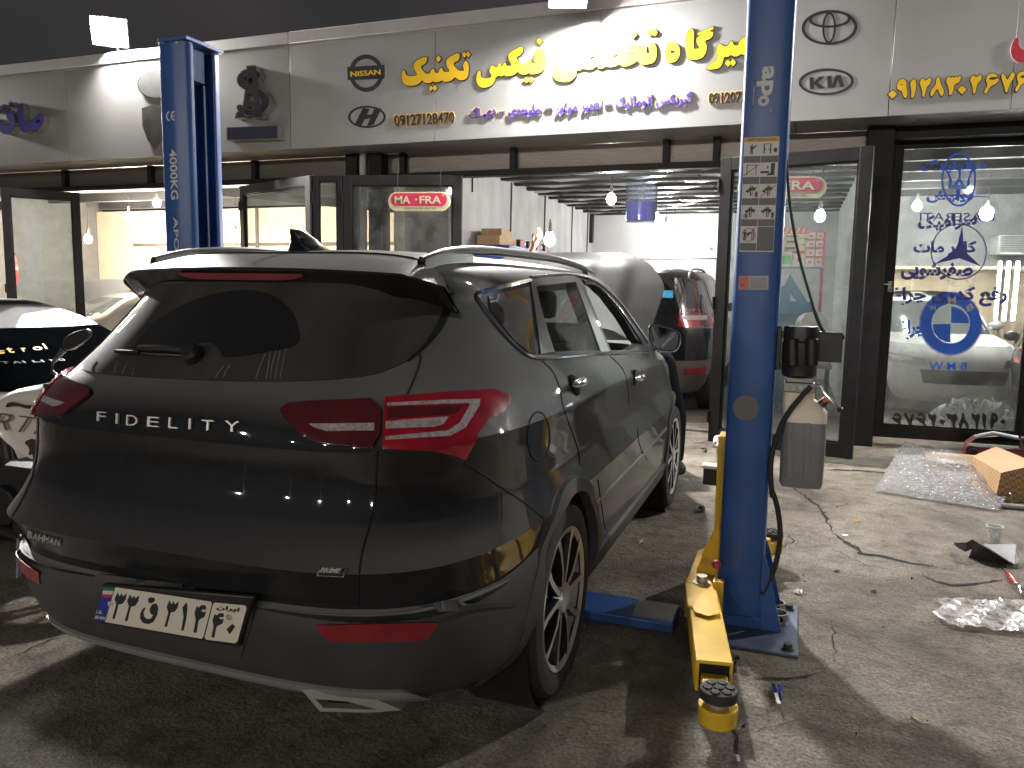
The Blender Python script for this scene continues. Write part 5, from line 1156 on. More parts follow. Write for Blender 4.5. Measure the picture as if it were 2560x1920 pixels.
b = MB(); b.tube([p+Vector((-.004, -.004, .006)), p+Vector((.009, -.004, .017))], .0155, 18); part('filler_cap_top', b, pm('cap_orange', (.5,.12,.03), .5), tt)
hz = [X4(905,900), X4(850,955), X4(745,1080), X4(685,1230), X4(655,1350), X4(655,1480), X4(672,1600)]+[(1600+.434*x, 1200+.434*y) for x, y in ((752,40),(790,140),(810,280),(802,400),(775,510),(735,610),(705,660))]
b = MB(); b.tube([atY(x, y, PYc-.07+.05*i/13) for i, (x, y) in enumerate(smooth_poly(hz, 2, False))] if False else [atY(p[0], p[1], PYc-.06) for p in smooth_poly(hz, 2, False)], .0115, 12); part('hydraulic_hose', b, rubber, RC)
b = MB(); b.tube([atY(p[0], p[1], PYc-.06) for p in (X4(912,900), X4(880,930), X4(850,965))], .009, 10); part('hose_fitting', b, chrome, RC)
cp = [X3(762,560), X3(752,700), X3(748,900), X3(765,1200), X3(800,1440), X3(850,1659), X4(900,350), X4(925,440), X4(960,530), X4(1005,595), X4(1045,660)]
b = MB(); b.tube([atY(p[0], p[1], 3.60) for p in smooth_poly(cp, 2, False)], [.006 if i < 30 else .008 for i in range(len(smooth_poly(cp, 2, False)))], 10); part('power_cable', b, wire, RC)
# pistons left standing on the base plate
def piston(x, y, label):
    t = thing('piston', label, 'engine part', (x, y, .012), 'old pistons on the lift base plate'); b = MB()
    b.lathe([(.042, .012), (.043, .018), (.041, .02), (.043, .024), (.041, .028), (.043, .03), (.0425, .062), (.036, .062), (.034, .035), (.0, .035)], (x, y, 0), n=36)
    part('crown', b, pm('piston_alloy', (.35,.34,.32), .4, .8, var=.3, dust=.2) if 'piston_alloy' not in MATS else MATS['piston_alloy'], t)
    b = MB(); b.tube([(x-.04, y-.018, .048), (x-.041, y-.045, .048)], .013, 16); b.tube([(x+.01, y-.043, .045), (x+.012, y-.04, .045)], .013, 16); part('pin_bore', b, gapm, t)
    return t
piston(.005, 3.60, 'nearer upturned piston on the base plate of the right lift column'); piston(-.01, 3.72, 'farther dark piston on the base plate behind the nearer one')

# ================================================================== folding glass doors and hanging signs
dirtyglass = glassmat('dirty_door_glass', (.84,.88,.88), .12, (.45,.47,.47), .07, 2.2)
hazyglass = glassmat('hazy_door_glass', (.84,.88,.88), .20, (.62,.64,.63), .05, 1.6)
cleanglass = glassmat('door_glass', (.88,.91,.91), .07, (.5,.52,.52), .06, 4)
def door(label, P, Q_, z0, z1, gm, fw_=.085, handle=True, rail=None, group='black framed folding doors'):
    P, Q_ = Vector((P[0], P[1], 0)), Vector((Q_[0], Q_[1], 0)); d = Q_-P; L_ = d.length; d.normalize(); n = Vector((-d.y, d.x, 0)); M = Matrix.Translation(P) @ Matrix((d, n, Vector((0, 0, 1)))).transposed().to_4x4()
    t = thing('glass_door', label, 'door', tuple(P), group)
    b = MB(); b.box((0, -.028, z0), (fw_, .028, z1), M=M); b.box((L_-fw_, -.028, z0), (L_, .028, z1), M=M); b.box((fw_, -.0275, z0), (L_-fw_, .0275, z0+fw_*1.25), M=M); b.box((fw_, -.0275, z1-fw_*1.1), (L_-fw_, .0275, z1), M=M)
    if rail: b.box((fw_, -.02, rail), (L_-fw_, .02, rail+.06), M=M)
    g = .018
    for a0, b0, a1, b1 in ((fw_, z0+fw_*1.25, fw_+g, z1-fw_*1.1), (L_-fw_-g, z0+fw_*1.25, L_-fw_, z1-fw_*1.1), (fw_+g, z0+fw_*1.25, L_-fw_-g, z0+fw_*1.25+g), (fw_+g, z1-fw_*1.1-g, L_-fw_-g, z1-fw_*1.1)): b.box((a0, -.018, b0), (a1, .018, b1), M=M)
    part('frame', b, steel, t, bevel=.003)
    b = MB(); b.box((fw_+.01, -.004, z0+fw_*1.25+.01), (L_-fw_-.01, .004, z1-fw_*1.1-.01), M=M); pn = part('glass', b, gm, t, smooth=0)
    for z in (z0+.25, (z0+z1)/2, z1-.25): b = MB(); b.tube([M @ Vector((-.008, -.03, z-.06)), M @ Vector((-.008, -.03, z+.06))], .012, 10); part('hinge', b, steel, t)
    return t, M
door('open glass door leaf with dusty pane at the left edge, red extinguisher behind it', (-10.27, 7.70), (-9.72, 8.47), .05, 2.78, dirtyglass, .10)
D2, _ = door('dusty glass door leaf swung out between the left lift column and the roof fin', (-6.84, 8.40), (-5.33, 7.77), .05, 2.78, cleanglass, .10)
door('narrow glass door leaf beside the pale downpipe', (-5.32, 7.79), (-4.97, 7.86), .05, 2.78, cleanglass, .06)
D4_, M4 = door('glass door leaf with the hanging red oval sign behind its pane', (-4.96, 7.86), (-3.61, 8.17), .05, 2.78, cleanglass, .10)
D5, M5 = door('glass door leaf swung out behind the right lift column, boxes visible through it', (-.735, 7.74), (.55, 7.41), .055, 2.775, dirtyglass, .105, rail=None)
D6, M6 = door('glass door with blue car emblems and mirrored phone number at the right edge', (.80, 8.74), (2.22, 8.80), .06, 3.085, hazyglass, .10)
door('last glass door leaf at the far right, mostly outside the photo', (2.40, 8.74), (3.8, 8.7), .06, 3.02, cleanglass, .10)
b = MB(); b.box((.86, 8.68, 1.55), (.90, 8.72, 1.66)); b.tube([(.80, 8.64, 1.63), (.88, 8.64, 1.63)], .012, 8); part('door_bolt', b, chrome, D6, bevel=.004)
# stickers on the right door, on the plane of its glass
gp0, gpd = Vector((.80, 8.735, 0)), Vector((1.42, .06, 0)); gn = Vector((.06, -1.42, 0)).normalized()
def onglass(x, y, lift=.006):
    d = ray(x, y); q = gp0+gn*lift; t = (q-CAM).dot(gn)/d.dot(gn); return CAM+d*t
ublue = pm('blue_vinyl', (.012,.15,.85), .4, var=.1); dblue = pm('navy_vinyl', (.03,.04,.36), .4, var=.1)
def gshape(name, polys, m, tr, lift=.006):
    mb = MB()
    for k, (o, hs) in enumerate(polys): mb.join(flat([tr(*p) for p in o], [[tr(*p) for p in h] for h in hs], lambda v: onglass(v[0], v[1], lift+k*.0006), gn, .0006))
    return part(name, mb, m, D6, smooth=0, merge=False)
R1_ = lambda x, y: (2180+.2411*x, 350+.2411*y)
R2_ = lambda x, y: (2180+.2532*x, 700+.2532*y)
def gtext(body, m, tr, a, c, t, name='sticker_lettering', flip=False, bold=.015, lift=.0065):
    A, B, D = [onglass(*tr(*p), lift) for p in (a, c, t)]; return part(name, text_mb(body, A, B-A, D-A, bold, .0005, nrm=gn, flip=flip), m, D6, smooth=0, merge=False)
gshape('trident_emblem', [(ell(*(0, 0), 1, 1, 3), [])][:0]+[([(900+180*math.cos(t), 412+278*math.sin(t)) for t in [2*PI*k/48 for k in range(48)]], [[(900+160*math.cos(t), 412+258*math.sin(t)) for t in [2*PI*k/48 for k in range(48)]]]),
   ([(908,250),(940,305),(918,300),(920,400),(960,465),(925,465),(905,430),(885,465),(845,465),(900,390),(896,300),(875,305)], []), ([(765,308),(810,330),(800,350),(830,410),(825,465),(795,465),(800,400)], []), ([(1050,308),(1005,330),(1018,350),(990,410),(985,465),(1015,465),(1012,400)], []),
   ([(785,468),(1008,468),(1008,480),(785,480)], []), ([(790,485),(1003,485),(1003,496),(790,496)], []), ([(795,500),(998,500),(998,508),(795,508)], []), ([(872,510),(915,510),(905,628),(872,628)], []), ([(650,570),(900,566),(1195,585),(1190,592),(900,584),(655,582)], [])], ublue, R1_)
gshape('star_emblem', [([(900+292*math.cos(t), 1158+292*math.sin(t)) for t in [2*PI*k/60 for k in range(60)]], [[(900+280*math.cos(t), 1158+280*math.sin(t)) for t in [2*PI*k/60 for k in range(60)]]]), ([(935,880),(955,1130),(1000,1190),(1130,1310),(905,1225),(645,1285),(850,1160),(895,1060)], [])], dblue, R1_)
gshape('roundel_emblem', [(ell(778,430,302,305,60), [ell(778,430,190,195,48)]), ([(782,262),(830,270),(890,300),(945,360),(960,425),(782,425)], []), ([(775,435),(600,435),(612,520),(660,580),(720,610),(775,618)], [])], ublue, R2_)
gshape('roundel_rim', [(ell(778,430,312,316,60), [ell(778,430,306,309,60)])], dblue, R2_)
for ch, a, c, t in (('W', (575,300), (655,300), (545,250)), ('M', (750,235), (830,235), (750,165)), ('B', (950,320), (1010,275), (915,275))): gtext(ch, decalw, R2_, a, c, t, 'roundel_letter', True, .02, .009)
gtext('MASERATI', dblue, R1_, (495,838), (1270,842), (497,755), 'sticker_lettering', True, .0)
gtext('B M W', ublue, R2_, (568,888), (932,888), (568,812), 'sticker_lettering', True, .012)
for s, a, c, t, m in (('دیتیلینگ', (512,352), (1180,325), (512,205), ublue), ('پولیش', (562,662), (1050,655), (562,520), ublue), ('سرامیک', (475,965), (1090,915), (478,790), dblue), ('کاور مات', (430,1200), (1085,1200), (430,1050), dblue), ('صفرشویی', (300,1450), (1045,1455), (300,1270), dblue)): gtext(shape_fa(s), m, R1_, a, c, t, bold=.042)
gtext(shape_fa('رفع کدری چراغ'), dblue, R2_, (190,262), (1335,262), (190,70), bold=.042); gtext(shape_fa('چراغ'), ublue, R2_, (272,600), (520,600), (272,395), bold=.042)
ps = []
for d, cx in ((0,1293),(9,1205),(1,1110),(2,1025),(8,905),(3,790),(0,693),(2,597),(6,490),(7,367),(6,250)):
    o, hs = DG[d]; x0, x1 = min(q[0] for q in o), max(q[0] for q in o); y0, y1 = min(q[1] for q in o), max(q[1] for q in o); k = 62/(x1-x0) if d == 0 else 162/(y1-y0)
    f_ = lambda q: (cx-(q[0]-(x0+x1)/2)*k*(.9 if d else 1), (1400 if d == 0 else 1390)+(q[1]-(y0+y1)/2)*k); ps.append((smooth_poly([f_(q) for q in o], 1) if d else [f_(q) for q in o], [[f_(q) for q in h] for h in hs]))
gshape('phone_sticker', ps, letter_black, R2_)
# hanging oval signs
cream = pm('sign_cream', (.78,.72,.47), .35, var=.04); pinkred = pm('sign_red', (.75,.03,.11), .35, var=.05)
def oval_sign(label, P0, ux, uz):
    # P0 centre; ux, uz half extents
    t = thing('hanging_sign', label, 'sign', tuple(P0), 'red oval hanging signs'); n = ux.cross(uz).normalized(); asp = ux.length/uz.length
    def cap(sx, sy): # stadium outline in unit coords
        o = []; r = sy; w_ = sx*asp-r
        for k in range(17): a = -PI/2+PI*k/16; o.append(((w_+r*math.cos(a))/asp, r*math.sin(a)))
        for k in range(17): a = PI/2+PI*k/16; o.append(((-w_+r*math.cos(a))/asp, r*math.sin(a)))
        return o
    def mk(o, lift, th, dy=0): return flat(o, [], lambda v: P0+ux*v[0]+uz*(v[1]+dy)+n*lift, n, th)
    part('panel', mk(cap(1, 1), .012, .024), cream, t, bevel=.003); part('red_field', mk(cap(.92, .68), .0145, .002, .20), pinkred, t, smooth=0)
    for s, x0, x1 in (('MA', -.78, -.26), ('FRA', .04, .74)): part('sign_word', text_mb(s, P0+ux*x0+uz*-.22+n*.0155, ux*(x1-x0), uz*.80, .022, .002, nrm=n), cream, t, smooth=0, merge=False)
    b = MB(); b.join(flat([(-.115, .2), (-.07, .08), (-.025, .2), (-.07, .32)], [], lambda v: P0+ux*v[0]+uz*v[1]+n*.0165, n, .002)); b.join(flat(ell(.80, .66, .035, .12, 16), [ell(.80, .66, .026, .09, 16)], lambda v: P0+ux*v[0]+uz*v[1]+n*.0165, n, .002)); part('sign_mark', b, cream, t, smooth=0)
    part('sign_strapline', text_mb('cosmetics for your car', P0+ux*-.45+uz*-.84+n*.0135, ux*1.03, uz*.26, .0, .001, shear=.2, nrm=n), letter_black, t, smooth=0, merge=False)
    b = MB()
    for s in (-.7, .7): b.tube([P0+ux*s+uz, Vector((P0.x+ux.x*s, P0.y+ux.y*s, 2.82))], .004, 6)
    part('hanging_wire', b, wire, t)
    return t
def crop5(x, y): return (560+.2803*x, 420+.2803*y)
def os_from(tr, l, r, tp, bt, Y, label):
    L_, R_, T_, B_ = atY(*tr(*l), Y), atY(*tr(*r), Y), atY(*tr(*tp), Y), atY(*tr(*bt), Y); c = (L_+R_)/2; uz = Vector((0, 0, (T_.z-B_.z)/2)); ux = (R_-L_)/2; oval_sign(label, Vector((c.x, Y, (T_.z+B_.z)/2)), Vector((ux.x, 0, ux.z)), uz)
os_from(crop5, (1470,298), (2015,298), (1745,215), (1745,385), 7.80, 'red oval hanging sign behind the glass leaf above the dark car')
def X6(x, y): return (1860+.2651*x, 420+.2651*y)
os_from(X6, (-60,180), (780,180), (360,82), (360,285), 8.0, 'red oval hanging sign half hidden behind the right lift column')
# ================================================================== lit lamps inside the shops
bulbw = emat('bulb_glow', (1, .965, .90), BULB*1.2); bulbl = emat('bulb_glow_warm', (1, .88, .70), BULB*5); bulbr = emat('bulb_glow_bright', (1, .95, .86), BULB*4.6); tubew = emat('tube_glow', (.97, .98, 1), 42)
sockm = pm('bulb_socket', (.30,.29,.27), .5)
def pendant(label, pos, ztop, m=bulbw, r=.058, group='bare bulbs hanging in the shops', col=None):
    p = Vector(pos); t = thing('pendant_bulb', label, 'lamp', (p.x, p.y, p.z), group)
    b = MB(); b.tube([(p.x, p.y, p.z+.12), (p.x+.01, p.y, (p.z+ztop)/2), (p.x, p.y, ztop)], .005, 6); part('cord', b, wire, t)
    b = MB(); b.lathe([(.012, .17), (.02, .15), (.022, .085), (.032, .05)], tuple(p), n=16); part('socket', b, sockm, t)
    b = MB(); b.lathe([(.0, -r*1.15), (r*.5, -r*1.02), (r*.87, -r*.55), (r, 0), (r*.86, r*.5), (r*.55, r*.95), (.03, .062)], tuple(p), n=18); part('bulb', b, m, t)
    return t
for i, (x, y, Y) in enumerate(((1528,498,9.4), (1609,527,10.8), (1639,542,11.7), (1664,568,13.4), (1686,580,14.3))):
    p = atY(x, y, Y); pendant(['nearest bulb of the row in the middle shop', 'second bulb of the row in front of the hanging blue canister', 'middle bulb of the row in the repair shop', 'fourth bulb along the row toward the back wall', 'farthest bulb of the row by the back wall'][i], p, 3.0)
for i, (x, y, Y) in enumerate(((220,598,9.6), (322,540,10.6), (352,594,11.6), (392,508,10.1), (590,592,9.8), (480,650,10.4))):
    p = atY(x, y, Y); pendant(['bulb on the long cord nearest the left door post', 'highest bulb under the sloping beam of the body shop', 'bulb beside the lift column against the glaring wall', 'bulb just left of the left lift column near the ceiling', 'bulb right of the left lift column by the glass leaf', 'bulb hidden behind the left lift column'][i], p, 3.0, bulbl)
p = atY(2467, 533, 11.0); pendant('glaring bulb behind the right door glass beside the emblems', p, 3.1, bulbr, r=.075); p = atY(2293, 515, 12.5); pendant('small distant bulb behind the door glass left of the trident', p, 3.1, bulbr, r=.06)
p = atY(2050, 540, 9.6); pendant('bulb behind the hanging sign half hidden by the right lift column', p, 3.0)
def tube(label, A, B, r=.02):
    A, B = Vector(A), Vector(B); t = thing('tube_light', label, 'lamp', tuple((A+B)/2), 'fluorescent tubes'); b = MB(); d = (B-A).normalized()
    b.tube([A-d*.02+Vector((0, .05, 0)), B+d*.02+Vector((0, .05, 0))], .03, 8); part('batten', b, white_paint, t); b = MB(); b.tube([A, B], r, 12); part('tube', b, tubew, t); return t
A, B = atY(1648, 620, 14.95), atY(1770, 628, 14.95); tube('horizontal tube light on the back wall above the black car', A, (B.x, 14.95, A.z), .03)
for i, x in enumerate((2502, 2524, 2547)):
    A, B = atY(x, 655, 13.6), atY(x-4, 800, 13.6); tube(['left', 'middle', 'right'][i]+' upright tube light of three at the back of the right shop', A, (A.x, 13.6, B.z))
# ================================================================== contents of the middle shop
cabblue = pm('cabinet_blue', (.03,.07,.42), .4, var=.08); cabin = pm('cabinet_inner', (.50,.52,.62), .5, var=.05); carton = pm('carton', (.42,.27,.15), .7, var=.15, scale=9)
t = thing('tool_cabinet', 'blue framed open tool cabinet on the left plaster wall', 'cabinet', (-3.65, 10.2, 0))
b = MB(); b.box((-3.84, 9.1, 0), (-3.45, 9.16, 2.02)); b.box((-3.84, 11.25, 0), (-3.45, 11.31, 2.02)); b.box((-3.84, 9.1, 2.0), (-3.38, 11.35, 2.06)); b.box((-3.84, 9.16, .9), (-3.45, 11.25, .94)); part('carcass', b, cabblue, t, bevel=.004)
b = MB(); b.box((-3.845, 9.16, .94), (-3.83, 11.25, 2.0)); part('back_panel', b, cabin, t)
b = MB(); b.box((-3.42, 9.05, 1.75-.2), (-3.40, 9.14, 1.98)); part('door_edge', b, cabblue, t)
for k, (y, z, hh) in enumerate(((9.6, 1.6, .22), (9.9, 1.55, .3), (10.3, 1.62, .2), (10.7, 1.6, .25))):
    b = MB(); b.box((-3.83, y, z), (-3.80, y+.03, z+hh)); b.box((-3.83, y-.02, z+hh), (-3.79, y+.05, z+hh+.04)); o = part('hand_tool', b, steel, None, bevel=.004); tag(o, ['leftmost', 'second', 'third', 'rightmost'][k]+' hand tool hanging inside the blue cabinet', 'tool', 'tools hung in the cabinet')
lid = pm('carton_label', (.5,.42,.33), .6)
for k, (y, z, dx, dy, dz, rz) in enumerate(((8.95, 2.06, .3, .34, .11, 0), (9.30, 2.06, .28, .32, .10, .05), (9.05, 2.17, .26, .55, .09, .12))):
    b = MB(); M = Matrix.Translation((-3.6, y, z)) @ Matrix.Rotation(rz, 4, 'Z'); b.box((-dx/2, 0, .0), (dx/2, dy, dz), M=M); o = part('carton', b, carton, None, bevel=.003); tag(o, ['brown carton at the front end of the cabinet top', 'brown carton beside the grinder boxes on the cabinet', 'long brown carton lying on top of the other cartons'][k], 'box', 'cartons on the cabinet')
blackbox = pm('black_box', (.02,.02,.022), .5); redbox = pm('red_box_end', (.42,.05,.05), .5)
for k in range(4):
    y = 9.72+k*.36; t = thing('tool_box', ['first', 'second', 'third', 'fourth'][k]+' red and black tool box from the cartons on the cabinet', 'box', (-3.55, y, 2.06), 'red and black boxes on the cabinet')
    b = MB(); b.box((-3.68, y, 2.062), (-3.46, y+.24, 2.17)); part('box', b, blackbox, t, bevel=.004); b = MB(); b.box((-3.46, y+.02, 2.07), (-3.456, y+.15, 2.16)); part('red_end', b, redbox, t); b = MB(); b.box((-3.456, y+.16, 2.1), (-3.452, y+.22, 2.14)); part('label', b, decalw, t)
# hanging canister with blue liquid
cn = atY(1604, 500, 10.9); t = thing('hanging_canister', 'clear hanging canister half filled with violet blue liquid among the bulbs', 'canister', tuple(cn))
canglass = glassmat('canister_clear', (.8,.85,.95), .22, (.5,.55,.62), .1); b = MB(); b.lathe([(.20, -.30), (.215, -.28), (.215, .24), (.17, .30), (.06, .31)], tuple(cn), n=32, cap=False); part('shell', b, canglass, t)
b = MB(); b.lathe([(0, -.29), (.205, -.28), (.205, -.03), (0, -.03)], tuple(cn), n=32); part('blue_liquid', b, pm('blue_liquid', (.045,.03,.42), .3, var=.06), t)
b = MB(); b.tube([cn+Vector((-.16, 0, .28)), cn+Vector((0, 0, .45)), (cn.x, cn.y, 3.0)], .006, 6); b.tube([cn+Vector((.16, 0, .28)), cn+Vector((0, 0, .45))], .006, 6); part('hanger', b, wire, t)
# red shelf with boxes behind the right leaf
t = thing('parts_shelf', 'red steel shelf stacked with filter boxes behind the right lift column', 'shelf', (.15, 11.5, 0))
b = MB()
for x in (-.30, .31):
    for y in (11.35, 11.75): b.box((x-.015, y-.015, 0), (x+.015, y+.015, 2.35))
part('upright', b, pm('shelf_red', (.40,.03,.05), .45, var=.1), t)
b = MB()
for z in (.6, 1.25, 1.88): b.box((-.32, 11.33, z), (.33, 11.78, z+.03))
part('shelf_board', b, pm('shelf_board', (.42,.47,.5), .5), t)
wb = pm('white_box', (.60,.52,.48), .55, var=.08); rb_ = pm('red_stripe', (.55,.05,.06), .5); gb = pm('green_label', (.08,.36,.05), .5); cb = pm('cream_box', (.62,.52,.38), .6, var=.08)
bi = 0
for k, (x, z, w_, h, kind) in enumerate(((-.30,1.91,.22,.19,'g'), (-.06,1.91,.14,.20,'r'), (.09,1.91,.11,.12,'r'), (.205,1.91,.11,.12,'r'), (.09,2.03,.11,.12,'r'), (.205,2.03,.11,.12,'r'), (.09,2.15,.11,.11,'r'), (.205,2.15,.11,.11,'r'), (-.22,2.10,.28,.09,'c'), (-.20,2.19,.27,.08,'c'), (-.22,2.27,.34,.07,'c'), (.09,2.26,.11,.11,'r'), (.205,2.26,.11,.11,'r'), (-.24,2.34,.36,.07,'s'), (-.30,2.10,.07,.25,'s'))):
    ln = ['box with green label on the upper shelf', 'tall white box beside the green label', 'red and white box low on the shelf, left column', 'red and white box low on the shelf, right column', 'second red and white box up, left column', 'second red and white box up, right column', 'third red and white box up, left column', 'third red and white box up, right column', 'lowest cream box of the flat stack', 'second cream box of the flat stack', 'third cream box of the flat stack', 'topmost red and white box, left column', 'topmost red and white box, right column', 'red and white striped roll on top of the stack', 'striped wrap standing at the left of the stack'][k]
    t = thing('stock_box', ln, 'box', (x+w_/2, 11.45, z), 'boxes on the parts shelf'); M = None
    b = MB(); b.box((x, 11.36, z+.001), (x+w_-.006, 11.66, z+h-.004)); part('box', b, cb if kind == 'c' else wb, t, bevel=.003)
    b = MB()
    if kind == 'g': b.box((x+.012, 11.357, z+.02), (x+w_-.02, 11.36, z+h*.68))
    elif kind == 'r': b.box((x+.004, 11.357, z+h*.78), (x+w_-.012, 11.36, z+h-.008)); b.box((x+w_*.3, 11.357, z+h*.25), (x+w_*.7, 11.36, z+h*.5))
    elif kind == 's':
        for q in range(5): b.add([(x+w_*(q*.2), 11.358, z), (x+w_*(q*.2+.1), 11.358, z), (x+w_*(q*.2+.16), 11.358, z+h), (x+w_*(q*.2+.06), 11.358, z+h)], [(0, 1, 2, 3)])
    else: b.box((x+.03, 11.357, z+.02), (x+w_*.6, 11.36, z+h-.03))
    part('label', b, gb if kind == 'g' else decalg if kind == 'c' else rb_, t, smooth=0)
# work bench with clutter under the shelf
t = thing('engine_stand', 'blue steel engine crane standing below the parts shelf', 'hoist', (-.1, 11.0, 0)); tealm = pm('teal_paint', (.02,.12,.19), .45, var=.2, dust=.1)
b = MB(); b.box((-.45, 10.9, .04), (.25, 11.05, .14)); b.box((-.2, 10.92, .1), (-.08, 11.03, 1.62)); b.prism([(-.16, 10.95, 1.62), (-.10, 10.95, 1.78), (.22, 10.95, 1.30), (.14, 10.95, 1.26)], (0, .07, 0)); b.box((-.42, 10.94, 1.25), (.22, 11.06, 1.42)); part('frame', b, tealm, t, bevel=.006)
b = MB(); b.box((-.42, 10.86, .9), (.2, 11.1, 1.25)); part('cloth_cover', b, pm('dark_teal_cloth', (.02,.06,.09), .8, var=.3), t, bevel=.03)
t = thing('trash_fan', 'round pale drum lying on clutter behind the right door leaf', 'drum', (.28, 10.2, .9)); b = MB(); b.lathe([(.0, 0), (.17, 0), (.17, .02), (.14, .06), (.15, .22)], (0, 0, 0), 'Y', 28); b.xf(Matrix.Translation((.22, 10.0, 1.14)) @ Matrix.Rotation(.35, 4, 'Z')); part('drum', b, pm('pale_plastic', (.40,.39,.33), .5), t)
for k, (x, y, z, c) in enumerate(((-.3,10.3,.72,(.4,.05,.06)), (-.18,10.35,.70,(.05,.06,.2)), (-.05,10.2,.72,(.45,.42,.4)), (.1,10.3,.66,(.3,.32,.34)), (.28,10.25,.7,(.06,.06,.06)))):
    b = MB(); b.lathe([(.05, 0), (.055, .02), (.055, .16), (.03, .2), (.025, .24), (0, .24)], (x, y, z), n=16); o = part('oil_bottle', b, pm('bottle_colour', c, .4), None); tag(o, ['red oil bottle on the bench behind the right leaf', 'navy oil bottle beside the red one', 'pale oil bottle in the middle of the bench', 'grey oil bottle near the drum', 'black oil bottle at the right end of the bench'][k], 'bottle', 'bottles on the work bench')
t = thing('work_bench', 'grey work bench with bottles behind the right lift column', 'bench', (0, 10.3, 0)); b = MB(); b.box((-.5, 10.05, .62), (.45, 10.55, .66)); part('top', b, greypaint, t); b = MB()
for x in (-.46, .41): b.box((x-.02, 10.1, 0), (x+.02, 10.14, .62)); b.box((x-.02, 10.46, 0), (x+.02, 10.5, .62))
part('leg', b, steel, t)
